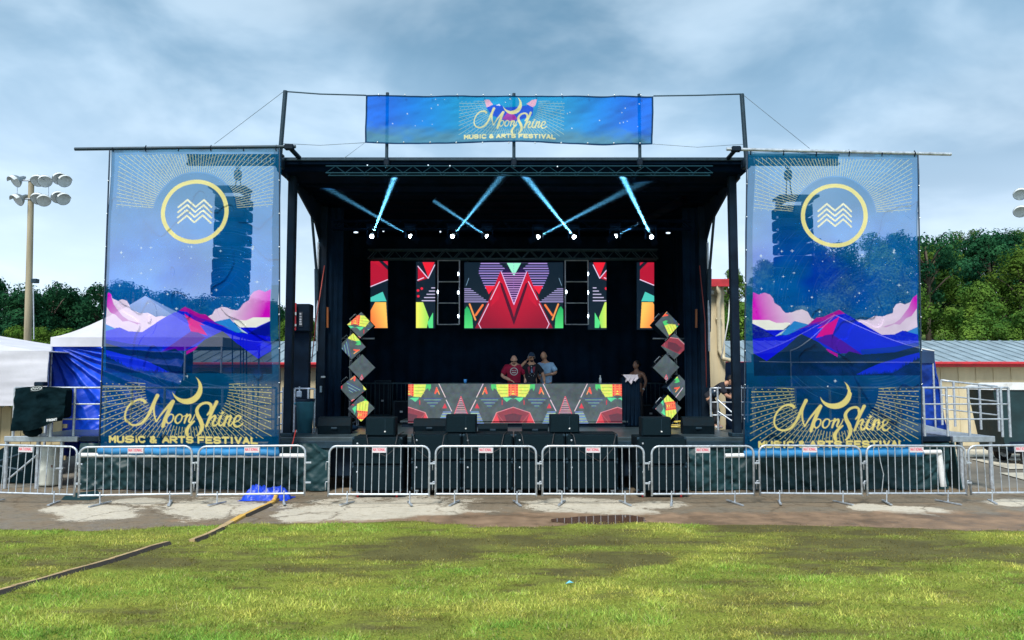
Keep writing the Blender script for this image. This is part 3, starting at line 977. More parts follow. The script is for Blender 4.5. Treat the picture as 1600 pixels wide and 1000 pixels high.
at = t.nodes.new('ShaderNodeAttribute'); at.attribute_name = 'wear'
sp = t.nodes.new('ShaderNodeSeparateColor'); t.links.new(at.outputs['Color'], sp.inputs[0])
tcn = t.nodes.new('ShaderNodeTexCoord')
n1 = nd('ShaderNodeTexNoise', Scale=1.7, Detail=8., Roughness=.65); t.links.new(tcn.outputs['Object'], n1.inputs['Vector'])
n2 = nd('ShaderNodeTexNoise', Scale=38., Detail=6., Roughness=.7); t.links.new(tcn.outputs['Object'], n2.inputs['Vector'])
n3 = nd('ShaderNodeTexNoise', Scale=160., Detail=2.); t.links.new(tcn.outputs['Object'], n3.inputs['Vector'])
vo = nd('ShaderNodeTexVoronoi', Scale=.55); vo.feature = 'DISTANCE_TO_EDGE'
mpw = t.nodes.new('ShaderNodeVectorMath'); mpw.operation = 'MULTIPLY_ADD'
t.links.new(n1.outputs['Color'], mpw.inputs[0]); mpw.inputs[1].default_value = (.9, .9, 0); t.links.new(tcn.outputs['Object'], mpw.inputs[2])
t.links.new(mpw.outputs[0], vo.inputs['Vector'])
asph = mixc((.12, .10, .075, 1), (.30, .25, .18, 1), mr(n2.outputs['Fac'], .3, .7))
asph = mixc(asph, (.20, .15, .095, 1), mr(n1.outputs['Fac'], .38, .62, 0, .85))
n4 = nd('ShaderNodeTexNoise', Scale=7., Detail=8., Roughness=.75); t.links.new(tcn.outputs['Object'], n4.inputs['Vector'])
asph = mixc(asph, (.055, .045, .035, 1), mr(n4.outputs['Fac'], .52, .66, 0, .65))
conc = mixc((.46, .41, .32, 1), (.64, .59, .48, 1), mr(n2.outputs['Fac'], .3, .7))
conc = mixc(conc, (.26, .20, .12, 1), mr(n4.outputs['Fac'], .52, .68, 0, .75))
cmask = mth('ADD', mth('ADD', sp.outputs[1], mth('MULTIPLY', mth('SUBTRACT', n2.outputs['Fac'], .5), .9)), mth('MULTIPLY', mth('SUBTRACT', n4.outputs['Fac'], .5), 2.3))
col = mixc(asph, conc, mr(cmask, .50, .60))
col = mixc(col, (.10, .07, .04, 1), mth('MULTIPLY', mr(vo.outputs['Distance'], .0, .018, 1., 0.), .8))
mudc = mixc((.13, .085, .05, 1), (.30, .20, .125, 1), mr(n1.outputs['Fac'], .35, .65))
mmask = mth('ADD', mth('ADD', sp.outputs[2], mth('MULTIPLY', mth('SUBTRACT', n2.outputs['Fac'], .5), .7)), mth('MULTIPLY', mth('SUBTRACT', n1.outputs['Fac'], .5), 1.6))
col = mixc(col, mudc, mr(mmask, .42, .75))
soil = mixc((.045, .045, .010, 1), (.17, .16, .045, 1), mr(n2.outputs['Fac'], .3, .7))
soil = mixc(soil, (.065, .058, .016, 1), mr(n1.outputs['Fac'], .4, .6, .0, .7))
grs = mixc((.09, .11, .014, 1), (.28, .33, .035, 1), mr(n2.outputs['Fac'], .3, .7))
soil = mixc(soil, grs, mr(sp.outputs[0], .15, .7))
gmask = mth('ADD', mth('ADD', mth('MULTIPLY', at.outputs['Alpha'], 1.3), mth('MULTIPLY', mth('SUBTRACT', n1.outputs['Fac'], .5), 1.1)), mth('MULTIPLY', mth('SUBTRACT', n2.outputs['Fac'], .5), .5))
lawn_edge = mr(gmask, .5, .75)
col = mixc(col, soil, lawn_edge)
t.links.new(col, b.inputs['Base Color'])
wet = mr(n1.outputs['Fac'], .4, .62, .42, .9)
t.links.new(mixc(wet, (.95, .95, .95, 1), lawn_edge), b.inputs['Roughness'])
b.inputs['Specular IOR Level'].default_value = .35
bu = t.nodes.new('ShaderNodeBump'); bu.inputs['Strength'].default_value = .6; bu.inputs['Distance'].default_value = .012
t.links.new(mth('ADD', n2.outputs['Fac'], mth('MULTIPLY', n3.outputs['Fac'], .5)), bu.inputs['Height']); t.links.new(bu.outputs[0], b.inputs['Normal'])

pts = np.stack([XX.ravel(), YY.ravel(), hgt.ravel()], 1)
go = grid_mesh('lawn', pts, nx, ny, gm)
tag(go, 'worn lawn meeting the cracked concrete strip in front of the stage', kind='structure')
rgba = np.stack([np.clip(T_, 0, 1).ravel(), cm.ravel(), mud.ravel(), LAWN.ravel()], 1)
set_col(go.data, 'wear', rgba)

# ground to the horizon
outer = M('open_ground', (.17, .155, .125), .85, var=.35, scale=.35, bump=.4, bscale=14, dirt=(.30, .27, .21))
gb = MB()
gb.add([(-900, -60, -.012), (900, -60, -.012), (900, 1500, -.012), (-900, 1500, -.012)], [(0, 1, 2, 3)])
tag(gb.build('ground', outer), 'gravel and asphalt yard running back round the stage', kind='structure')
near = M('near_turf', (.12, .15, .025), .9, var=.4, scale=3, bump=.5, bscale=40)
gb = MB(); gb.add([(-60, -30, -.006), (60, -30, -.006), (60, 12.9, -.006), (-60, 12.9, -.006)], [(0, 1, 2, 3)])
tag(gb.build('field', near), 'rest of the festival field', kind='structure')
slab = M('concrete_yard', (.50, .47, .38), .8, var=.25, scale=1.1, bump=.3, bscale=30, dirt=(.16, .13, .09))
sl = MB()
for (x0, y0, x1, y1) in ((12.0, 17.6, 17.5, 20.0), (13.2, 20.6, 19, 23.2), (11.6, 23.6, 21, 26.2), (18.2, 17.4, 24, 19.6)):
    sl.add([(x0, y0, .012), (x1, y0 + .3, .012), (x1 + .5, y1, .012), (x0 + .4, y1 - .2, .012)], [(0, 1, 2, 3)])
tag(sl.build('pavement', slab), 'pale broken concrete slabs behind the right ramp', kind='structure')

# puddle
wm = bpy.data.materials.new('muddy_water'); wm.use_nodes = True
b = wm.node_tree.nodes['Principled BSDF']; b.inputs['Base Color'].default_value = (.11, .06, .04, 1); b.inputs['Roughness'].default_value = .04
b.inputs['Specular IOR Level'].default_value = .8
nb = wm.node_tree.nodes.new('ShaderNodeTexNoise'); nb.inputs['Scale'].default_value = 3
bb = wm.node_tree.nodes.new('ShaderNodeBump'); bb.inputs['Strength'].default_value = .02
wm.node_tree.links.new(nb.outputs['Fac'], bb.inputs['Height']); wm.node_tree.links.new(bb.outputs[0], b.inputs['Normal'])
pu = MB(); ring = []
for i in range(60):
    a = 2 * math.pi * i / 60
    rr = 1 + .22 * (float(fbm(np.array(math.cos(a) * 1.6 + 5), np.array(math.sin(a) * 1.6), 2, 3)) - .5) * 3
    q = G(936 + 78 * rr * math.cos(a), 812 - 7.5 * rr * math.sin(a) - .02 * 78 * math.cos(a), .0085)
    ring.append(q)
pu.add(ring, [tuple(range(60))])
tag(pu.build('puddle', wm), 'shallow red brown puddle at the edge of the grass', kind='structure')

# grass blades
rs = np.random.RandomState(5)
NB = 420000
by = 6.4 + (rs.rand(NB) ** 1.25) * 7.4
bx = (rs.rand(NB) * 2 - 1) * (by * .70 + .6)
tt, ppx, ppy = turf(bx, by)
cl_ = fbm(bx * 7, by * 7, 71, 3)
keep = (rs.rand(NB) < np.clip(tt * 1.15 + .16, 0, 1) * np.clip(cl_ * 2.2 - .25, .1, 1)) & (LUSH[0] > rs.rand(NB) * .9 + .05)
bx, by, tt, cl_ = bx[keep], by[keep], tt[keep], cl_[keep]
n = len(bx)
h = (.010 + .036 * rs.rand(n) ** 1.6 * np.clip(tt, .25, 1.1)) * (.5 + 1.2 * cl_) * (.5 + 1.1 * fbm(bx * 2.6, by * 3.6, 91, 3)) * np.where(rs.rand(n) < .01, 2.2, 1)
wd = .0035 + .0035 * rs.rand(n)
an = rs.rand(n) * 2 * math.pi
ln = h * (.3 + .9 * rs.rand(n)); la = rs.rand(n) * 2 * math.pi
z0 = .004 + np.clip(tt, 0, 1) * .010
p0 = np.stack([bx - np.cos(an) * wd, by - np.sin(an) * wd, z0], 1)
p1 = np.stack([bx + np.cos(an) * wd, by + np.sin(an) * wd, z0], 1)
p2 = np.stack([bx + np.cos(la) * ln, by + np.sin(la) * ln, z0 + h], 1)
V = np.stack([p0, p1, p2], 1).reshape(-1, 3).astype(np.float32)
me = bpy.data.meshes.new('grass')
me.vertices.add(3 * n); me.vertices.foreach_set('co', V.ravel())
me.loops.add(3 * n); me.loops.foreach_set('vertex_index', np.arange(3 * n, dtype=np.int32))
me.polygons.add(n); me.polygons.foreach_set('loop_start', np.arange(0, 3 * n, 3, dtype=np.int32))
me.update(calc_edges=True)
mix = np.clip(fbm(bx * .9, by * 1.6, 81, 4) * 1.9 - .5 + (rs.rand(n) - .5) * .5, 0, 1)[:, None]
ca = np.array([.66, .62, .16]); cb = np.array([.25, .45, .08]); cd = np.array([.22, .18, .055])
clump = fbm(bx * 2.6, by * 3.6, 91, 3)
c = ca * mix + cb * (1 - mix)
dry = np.clip(1.15 - tt * 1.35 + (rs.rand(n) - .5) * .5, 0, 1)[:, None]
c = c * (1 - dry) + cd * dry
straw = (rs.rand(n) < .06)[:, None]
c = np.where(straw, np.array([.46, .43, .2]), c)
c = c * ((.55 + .8 * rs.rand(n)) * (.45 + 1.05 * clump))[:, None]
rg = np.concatenate([c, np.ones((n, 1))], 1)
set_col(me, 'tint', np.repeat(rg, 3, 0))
bmm = bpy.data.materials.new('grass_blades'); bmm.use_nodes = True
t = bmm.node_tree
a_ = t.nodes.new('ShaderNodeAttribute'); a_.attribute_name = 'tint'
d_ = t.nodes.new('ShaderNodeBsdfDiffuse'); tl = t.nodes.new('ShaderNodeBsdfTranslucent'); ms = t.nodes.new('ShaderNodeMixShader'); ms.inputs[0].default_value = .35
t.links.new(a_.outputs['Color'], d_.inputs[0]); t.links.new(a_.outputs['Color'], tl.inputs[0])
t.links.new(d_.outputs[0], ms.inputs[1]); t.links.new(tl.outputs[0], ms.inputs[2]); t.links.new(ms.outputs[0], t.nodes['Material Output'].inputs[0])
me.materials.append(bmm)
tag(link('grass', me), 'short trodden grass on the lawn', 'grass', kind='stuff')

# ================================================================== HILL AND TREES
def hill_h(x, y):
    x = np.asarray(x, float); y = np.asarray(y, float)
    return 11.5 * smooth(42, 100, y) * smooth(2, 26, x) + 1.2 * fbm(x * .05, y * .05, 7, 3) * smooth(40, 60, y) * smooth(-10, 20, x)


hx = np.linspace(-40, 150, 70); hy = np.linspace(38, 190, 50)
HX, HY = np.meshgrid(hx, hy)
hm = M('hillside_turf', (.10, .16, .03), .9, var=.4, scale=.15, bump=.3, bscale=2)
ho = grid_mesh('hill', np.stack([HX.ravel(), HY.ravel(), (hill_h(HX, HY) - .05).ravel()], 1), 70, 50, hm)
tag(ho, 'wooded hillside rising behind the stage on the right', kind='structure')


def leaf_mat(name, dark, light, rnd=.25):
    m = bpy.data.materials.new(name); m.use_nodes = True
    t = m.node_tree
    tcn = t.nodes.new('ShaderNodeTexCoord'); n = t.nodes.new('ShaderNodeTexNoise'); n.inputs['Scale'].default_value = .42; n.inputs['Detail'].default_value = 7
    t.links.new(tcn.outputs['Object'], n.inputs['Vector'])
    cr = t.nodes.new('ShaderNodeValToRGB'); cr.color_ramp.elements[0].position = .35; cr.color_ramp.elements[1].position = .68
    cr.color_ramp.elements[0].color = tuple(dark) + (1,); cr.color_ramp.elements[1].color = tuple(light) + (1,)
    t.links.new(n.outputs['Fac'], cr.inputs[0])
    oi = t.nodes.new('ShaderNodeObjectInfo'); r3 = t.nodes.new('ShaderNodeMapRange'); r3.inputs['To Min'].default_value = 1 - rnd; r3.inputs['To Max'].default_value = 1 + rnd
    t.links.new(oi.outputs['Random'], r3.inputs[0])
    vm = t.nodes.new('ShaderNodeVectorMath'); vm.operation = 'SCALE'; t.links.new(cr.outputs[0], vm.inputs[0]); t.links.new(r3.outputs[0], vm.inputs['Scale'])
    d = t.nodes.new('ShaderNodeBsdfDiffuse'); tl = t.nodes.new('ShaderNodeBsdfTranslucent'); ms = t.nodes.new('ShaderNodeMixShader'); ms.inputs[0].default_value = .25
    t.links.new(vm.outputs[0], d.inputs[0]); t.links.new(vm.outputs[0], tl.inputs[0])
    t.links.new(d.outputs[0], ms.inputs[1]); t.links.new(tl.outputs[0], ms.inputs[2]); t.links.new(ms.outputs[0], t.nodes['Material Output'].inputs[0])
    return m


bark = M('bark', (.07, .055, .04), .9, var=.4, scale=5, bump=.6, bscale=12, stretch=(1, 1, .2))
leaf_dark = leaf_mat('leaves_dark', (.008, .050, .030), (.032, .115, .045))
leaf_mid = leaf_mat('leaves_mid', (.028, .10, .024), (.15, .25, .04), .3)
leaf_bright = leaf_mat('leaves_bright', (.045, .12, .02), (.15, .24, .04))


def tree_parts(seed, H, RW, kind):
    rs = np.random.RandomState(seed); tb = MB()
    tb.path([(0, 0, -.3), (.1, 0, H * .3), (-.05, .1, H * .62), (.05, 0, H * .9)], [H * .026, H * .021, H * .014, H * .005], 8)
    lobes = []
    nl = 38 if kind != 'open' else 17
    for i in range(nl):
        f = rs.uniform(.28 if kind != 'open' else .5, 1.0)
        z = H * f
        env = math.sin(min(1, (1.05 - f) / .62) * math.pi / 2) if kind != 'open' else .95 - .5 * abs(f - .75)
        r = RW * env * math.sqrt(rs.uniform(.05, 1)); a = rs.uniform(0, 2 * math.pi)
        c = np.array([r * math.cos(a), r * math.sin(a), z - H * .06])
        s = (rs.uniform(.20, .34) if kind != 'open' else rs.uniform(.2, .33)) * RW
        lobes.append((c, s))
        zb = max(H * .25, z - H * .25)
        tb.path([(0, 0, zb), tuple(c * (.55, .55, 0) + (0, 0, (zb + z) / 2)), tuple(c)], [H * .009, H * .006, H * .002], 5)
    NQ = 15000 if kind != 'open' else 6000
    per = NQ // nl; Vs = []
    for (c, s) in lobes:
        d = rs.normal(size=(per, 3)); d /= np.linalg.norm(d, axis=1)[:, None]
        rad = s * (.70 + .36 * rs.rand(per) ** .6) * (1 + .25 * np.sin(d[:, 0] * 7 + d[:, 2] * 5 + seed))
        p = c + d * rad[:, None] * (1, 1, .78)
        nrm = d + rs.normal(size=(per, 3)) * .34 + (0, 0, .15); nrm /= np.linalg.norm(nrm, axis=1)[:, None]
        u = np.cross(nrm, rs.normal(size=(per, 3))); u /= np.linalg.norm(u, axis=1)[:, None]
        v = np.cross(nrm, u)
        sz = rs.uniform(.06, .135, per)[:, None]
        Vs.append(np.stack([p - u * sz, p + v * sz * .75, p + u * sz, p - v * sz * .75], 1))
    V = np.concatenate(Vs).reshape(-1, 3).astype(np.float32); n = len(V) // 4
    me = bpy.data.meshes.new('crown')
    me.vertices.add(4 * n); me.vertices.foreach_set('co', V.ravel())
    me.loops.add(4 * n); me.loops.foreach_set('vertex_index', np.arange(4 * n, dtype=np.int32))
    me.polygons.add(n); me.polygons.foreach_set('loop_start', np.arange(0, 4 * n, 4, dtype=np.int32))
    me.update(calc_edges=True)
    return tb, me


protos = {}


def plant_tree(kind, seed, mat, x, y, z, s, label, group, name):
    key = (kind, seed, mat.name)
    if key not in protos:
        tb, cm_ = tree_parts(seed, 10, 3.6 if kind != 'open' else 3.0, kind)
        cm_.materials.append(mat)
        root = thing(name, label, 'tree', (x, y, z), group)
        tr = tb.build('trunk', bark, root, shift=False)
        cr = link('crown', cm_, root)
        protos[key] = root
        o = root
    else:
        o = dup(protos[key], (x, y, z), label); o['group'] = group
    o.scale = (s * random.uniform(.92, 1.1), s * random.uniform(.92, 1.1), s)
    o.rotation_euler = (0, 0, random.uniform(0, 6.28))
    return o


random.seed(21)
# left tree line, photo tops (px, py)
g = 'dark trees in a line beyond the left side of the stage'
for i, (px, top, Y, kd) in enumerate(((-70, 432, 56, 'full'), (-10, 434, 60, 'full'), (30, 446, 55, 'full'), (62, 452, 64, 'open'), (92, 450, 60, 'full'), (84, 444, 58, 'open'), (116, 462, 62, 'full'), (140, 455, 66, 'open'),
                                      (165, 443, 60, 'open'), (188, 452, 64, 'full'), (210, 438, 58, 'open'), (244, 458, 62, 'full'), (268, 458, 66, 'full'), (290, 462, 60, 'open'), (322, 462, 62, 'full'), (352, 464, 66, 'full'), (380, 460, 60, 'open'), (405, 470, 64, 'full'), (432, 478, 62, 'full'))):
    p = P(px, top, Y)
    plant_tree(kd, (1, 2, 3)[i % 3] if kd == 'full' else (4, 5)[i % 2], leaf_dark, p.x, Y, 0, p.z / 9.9, 'dark broad tree in the tree line beyond the left banner' if kd == 'full' else 'tall open topped tree rising above the left tree line', g + (', full crowned' if kd == 'full' else ', open crowned'), 'broadleaf_tree' if kd == 'full' else 'open_crowned_tree')
# low bright bushes before them
for i, (px, top, Y, s) in enumerate(((28, 510, 50, .42), (62, 512, 48, .36), (100, 514, 50, .40), (120, 520, 47, .33))):
    p = P(px, top, Y)
    plant_tree('full', 2, leaf_bright, p.x, Y, -s * 2.5, (p.z + s * 2.5) / 9.9, 'pale green bushy sapling below the dark tree line behind the white tents', 'pale green saplings beyond the white tents', 'sapling')
for i, (px, top, Y) in enumerate(((468, 494, 52), (487, 500, 50), (446, 502, 54))):
    p = P(px, top, Y)
    plant_tree('full', 1 + i, leaf_bright if i != 1 else leaf_mid, p.x, Y, 0, p.z / 9.9, 'light green tree seen in the gap by the left stage post', 'light green trees in the gap by the left stage post', 'small_tree')
# right hillside
g = 'green trees covering the hillside behind the right banner'
rows = ((46, 9.5, 36, 4.5, 8.0), (55, 10, 42, 4.6, 9.2), (65, 13, 50, 5.2, 10.5), (76, 20, 60, 5.6, 11.0), (88, 24, 68, 6.0, 11.5))
k = 0
for (Y, xa, xb, stp, H) in rows:
    x = xa
    while x < xb:
        xx = x + random.uniform(-.8, .8); yy = Y + random.uniform(-2.5, 2.5)
        s = H / 10 * random.uniform(.72, 1.2)
        z = float(hill_h(xx, yy))
        # follow the skyline of the photograph
        pxx = 800 + FOC * xx / (yy * ct)
        lim = np.interp(pxx, [1000, 1150, 1190, 1240, 1300, 1350, 1400, 1440, 1450, 1500, 1560, 1620, 2200], [450, 425, 408, 396, 380, 382, 366, 362, 390, 366, 360, 356, 350])
        lim = lim + random.uniform(-5, 16)
        zt = Z(lim, yy) if Y > 60 else Z(lim + (65 - Y) * 2.6, yy)
        s = min(s * 1.25, max(.45, (zt - z) / 9.9)) if Y > 60 else min(s, max(.4, (zt - z) / 9.9))
        near_row = Y < 50
        mt, kd, sd = (leaf_mid, 'full', 1 + k % 3)
        q_ = (k * 7) % 10
        if q_ in (2, 6): mt = leaf_dark
        if q_ == 4: mt = leaf_bright
        if q_ == 8 and not near_row: kd, sd = 'open', 5
        nm_ = {'leaves_mid': '', 'leaves_dark': 'dark ', 'leaves_bright': 'yellowish '}[mt.name] + ('open ' if kd == 'open' else '')
        plant_tree(kd, sd, mt, xx, yy, z, s, ('bushy ' + nm_ + 'green tree low on the hillside behind the shed roof') if near_row else ('rounded ' + nm_ + 'green tree higher on the hillside right of the stage'), nm_ + g + (', lower rows' if near_row else ', upper rows'), 'hillside_tree')
        k += 1; x += stp
for (px, top, Y, lb) in ((1446, 362, 58, 'dark slender tree standing beside the edge of the right banner'), (1482, 372, 92, 'dark treetop in the dip of the skyline right of the right banner'), (1302, 376, 70, 'single open treetop showing through the ring of the right banner')):
    p = P(px, top, Y); z = float(hill_h(p.x, Y))
    plant_tree('open', 4, leaf_dark, p.x, Y, z, (p.z - z) / 9.9, lb, None, 'open_crowned_tree')
for o in list(COL.objects):
    if o.get('category') == 'tree' and o.get('group') is None and 'group' in o.keys():
        del o['group']

# ================================================================== BUILDINGS
siding = M('beige_siding', (.62, .53, .34), .6, var=.12, scale=2.2, dirt=(.40, .33, .2), stretch=(1, 1, .3))
redtrim = M('red_trim', (.50, .025, .035), .45, var=.2, scale=4)
tinroof = M('tin_roof', (.30, .38, .42), .4, metal=.3, var=.25, scale=1.2, dirt=(.16, .2, .22))
gutterm = M('beige_gutter', (.60, .53, .36), .5, var=.1)


def shed(name, label, x0, x1, Y, depth, eave, rise):
    r = thing(name, label, 'shed', ((x0 + x1) / 2, Y, 0))
    wall = part('wall', siding, r, lambda b: b.box(((x0 + x1) / 2, Y + depth / 2, eave / 2), (x1 - x0, depth, eave)))
    # ribs of the siding, each a raised strip
    n = int((x1 - x0) / .62)
    rib = MB().box((x0 + .3, Y - .012, eave / 2 - .06), (.035, .024, eave - .14)).build('siding_rib', siding, wall)
    for i in range(1, n):
        c = rib.copy(); COL.objects.link(c); c.location.x = i * (x1 - x0) / n
    rf = part('roof', tinroof, r, lambda b: b.prism([(x0 - .2, Y - .35, eave + .04), (x0 - .2, Y + depth / 2, eave + rise), (x0 - .2, Y + depth + .3, eave + .04), (x0 - .2, Y + depth + .3, eave - .02), (x0 - .2, Y - .35, eave - .02)], (x1 - x0 + .4, 0, 0)))
    m = int((x1 - x0) / .45)
    sl = Vector((0, depth / 2 + .35, rise - .04)); ln_ = sl.length; ang = math.atan2(sl.z, sl.y)
    seam = MB().box((x0, Y - .35 + sl.y / 2, eave + .04 + sl.z / 2 + .018), (.05, ln_, .03), Matrix.Rotation(ang, 3, 'X')).build('roof_seam', tinroof, rf)
    for i in range(1, m):
        c = seam.copy(); COL.objects.link(c); c.location.x = i * (x1 - x0) / m
    part('fascia', redtrim, r, lambda b: b.box(((x0 + x1) / 2, Y - .39, eave - .06), (x1 - x0 + .44, .06, .19), bev=.01))
    part('gutter', redtrim, r, lambda b: b.box(((x0 + x1) / 2, Y - .47, eave - .02), (x1 - x0 + .44, .1, .09), bev=.02))
    return r


YB = 27.5
zl = Z(572, YB - .4)
shed('long_shed', 'beige metal shed with red fascia and grey tin roof behind the right wing', X(1128, YB), X(1760, YB), YB, 7, zl + .12, .95)
shed('low_shed', 'beige metal shed with red fascia seen through the left banner', X(240, YB), X(640, YB), YB, 7, zl + .1, .95)
# taller hall behind the stage
hx0, hx1, hy0 = X(690, 26), X(1134, 26), 26.0
hz1 = Z(447, 26)
hall = thing('tall_hall', 'taller beige hall with red fascia and downpipe at the right edge of the stage', 'building', ((hx0 + hx1) / 2, hy0, 0))
hw = part('wall', siding, hall, lambda b: b.box(((hx0 + hx1) / 2, hy0 + 6, hz1 / 2), (hx1 - hx0, 12, hz1)))
rib = MB().box((hx1 - .2, hy0 - .012, hz1 / 2), (.03, .024, hz1 - .1)).build('siding_rib', siding, hw)
for i in range(1, 8):
    c = rib.copy(); COL.objects.link(c); c.location.x = -i * .3
part('roof', tinroof, hall, lambda b: b.prism([(hx0 - .4, hy0 - .4, hz1 + .04), (hx1 + .2, hy0 - .4, hz1 + .04), (hx1 + .2, hy0 - .4, hz1 + .1), ((hx0 + hx1) / 2, hy0 - .4, hz1 + .5), (hx0 - .4, hy0 - .4, hz1 + .1)], (0, 12.8, 0)))
part('fascia', redtrim, hall, lambda b: b.box(((hx0 + hx1) / 2, hy0 - .43, hz1 + .06), (hx1 - hx0 + .66, .06, .26), bev=.01))
dpx = X(1128, 26) - .1
dp = part('downpipe', gutterm, hall, lambda b: b.path([(dpx - .12, hy0 - .4, hz1 - .02), (dpx, hy0 - .25, hz1 - .25), (dpx, hy0 - .12, hz1 - .6), (dpx, hy0 - .12, 3.35), (dpx + .12, hy0 - .2, 3.05), (dpx + .5, hy0 - .5, 2.93)], .075, 8))
part('pipe_bracket', gutterm, dp, lambda b: b.box((dpx, hy0 - .1, 4.4), (.2, .12, .06), bev=.01))
part('pipe_bracket', gutterm, dp, lambda b: b.box((dpx, hy0 - .1, 5.2), (.2, .12, .06), bev=.01))
lamp = part('wall_lamp', M('lamp_housing', (.5, .5, .45), .4), hall, lambda b: b.lathe((X(1112, 26), hy0 - .13, Z(457, 26)), [(.0, -.1), (.1, -.08), (.11, .05), (.05, .1), (0, .1)], 14))
ant = thing('hall_guy_rope', 'pale sagging rope from the hall eave down beside its downpipe', 'rope', (X(1140, 25.5), 25.5, 3))
part('rope', white, ant, lambda b: b.path([P(1142, 445, 25.5), P(1138, 500, 25.3), P(1127, 560, 25.0)], .022, 5))
# ================================================================== STAGE
DK = 1.15                     # deck height
SX0, SX1 = -5.05, 5.1
SY0, SY1 = 16.75, 24.2
RZ = 6.86                     # underside of the roof
stage = thing('mobile_stage', 'black mobile stage with flat roof, deck and dark side curtains', 'stage', (0, 16.75, 0))
deckm = M('stage_deck', (.03, .05, .06), .35, var=.4, scale=2.5, bump=.15, bscale=30, spec=.6)
part('deck', deckm, stage, lambda b: b.box((0, (SY0 + SY1) / 2, DK - .06), (SX1 - SX0, SY1 - SY0, .12), bev=.02))
part('deck_edge', darksteel, stage, lambda b: b.box((0, SY0 - .02, DK - .16), (SX1 - SX0 + .05, .05, .16), bev=.01))
part('chassis', black, stage, lambda b: (b.box((0, 20, .62), (9.6, 6.0, .75), bev=.05), b.box((0, 17.2, .82), (9.9, .12, .2), bev=.02)))
for x in (-4.7, -2.4, 0, 2.4, 4.7):
    part('deck_leg', darksteel, stage, lambda b: (b.tube((x, 16.95, 0.02), (x, 16.95, 1.0), .045), b.box((x, 16.95, .015), (.25, .25, .03))))
ceil_m = M('roof_fabric', (.0012, .006, .015), .95, var=.4, scale=2, spec=.03)
roof = part('roof', ceil_m, stage, lambda b: (b.box((0, (16.5 + SY1) / 2, RZ + .16), (10.3, SY1 - 16.5, .2), bev=.03), b.box((0, 16.46, RZ + .27), (10.32, .12, .17), bev=.02)))
part('roof_rail', darksteel, roof, lambda b: b.box((0, 16.39, RZ + .30), (10.1, .05, .06), bev=.01))
for k in range(9):            # ribs on the underside of the roof
    yy = 17.6 + k * .8
    part('roof_rib', ceil_m, roof, lambda b: b.box((0, yy, RZ + .03), (10.0, .06, .07)))


def cloth(name, mat, parent, p00, p10, p11, p01, nx, ny, folds, amp, seed, nrm, sag=0., crinkle=0.0, fan=0.0):
    """hanging sheet between four corners (bottom-left, bottom-right, top-right, top-left)"""
    u, v = np.meshgrid(np.linspace(0, 1, nx), np.linspace(0, 1, ny))
    u = u.ravel(); v = v.ravel()
    A = [np.array(q, float) for q in (p00, p10, p11, p01)]
    p = (A[0][None] * ((1 - u) * (1 - v))[:, None] + A[1][None] * (u * (1 - v))[:, None] + A[2][None] * (u * v)[:, None] + A[3][None] * ((1 - u) * v)[:, None])
    f = np.sin(u * folds * 2 * math.pi + 3 * fbm(u * 3, v * 2, seed, 3)) * amp * (.4 + .6 * (1 - v)) + (fbm(u * 6, v * 6, seed + 3, 4) - .5) * amp * 1.6
    if crinkle:      # creases worked out in metres so that they do not stretch with the sheet
        uu = u * np.linalg.norm(A[1] - A[0]); vv = v * np.linalg.norm(A[3] - A[0])
        r1 = np.abs(fbm((uu + vv * 1.1) * 1.7, (vv - uu * .6) * .45, seed + 5, 3) - .5) * 2
        r2 = np.abs(fbm((uu - vv * 1.3) * 2.4, (vv + uu * .5) * .5, seed + 15, 3) - .5) * 2
        f = f - crinkle * np.clip(r1 * 2.2, 0, 1) * .9 - crinkle * .4 * np.clip(r2 * 2, 0, 1)
    if fan:          # creases running out of the upper left corner
        an = np.arctan2((1 - v) * 1.2 + .03, u + .03)
        f = f + fan * np.clip(np.hypot(u, 1 - v) * 3, 0, 1) * (np.abs((an * 5.5 + .5 * fbm(u * 3, v * 3, seed, 3)) % 1 - .5) - .25)
    p = p + np.array(nrm, float)[None] * f[:, None]
    p[:, 2] -= sag * 4 * u * (1 - u)
    return grid_mesh(name, p, nx, ny, mat, parent)


cloth('back_curtain', blackcloth, stage, (SX0 + .02, SY1 - .15, DK - .06), (SX1 - .02, SY1 - .15, DK - .06), (SX1 - .02, SY1 - .15, RZ + .10), (SX0 + .02, SY1 - .15, RZ + .10), 160, 20, 22, .05, 1, (0, -1, 0))
for sx, nm in ((SX0 + .05, 1), (SX1 - .05, -1)):
    cloth('side_curtain', blackcloth, stage, (sx, 19.75, DK - .06), (sx, SY1 - .05, DK - .06), (sx, SY1 - .05, RZ + .10), (sx, 19.75, RZ + .10), 60, 20, 9, .05, 2 + nm, (nm, 0, 0))
    # the short return of the curtain that faces the field
    cloth('side_curtain', blackcloth, stage, (sx - .02 * nm, 19.72, DK + .02), (sx + .62 * nm, 19.78, DK + .02), (sx + .62 * nm, 19.78, RZ - .02), (sx - .02 * nm, 19.72, RZ - .02), 30, 20, 4, .04, 12 + nm, (0, -1, 0))
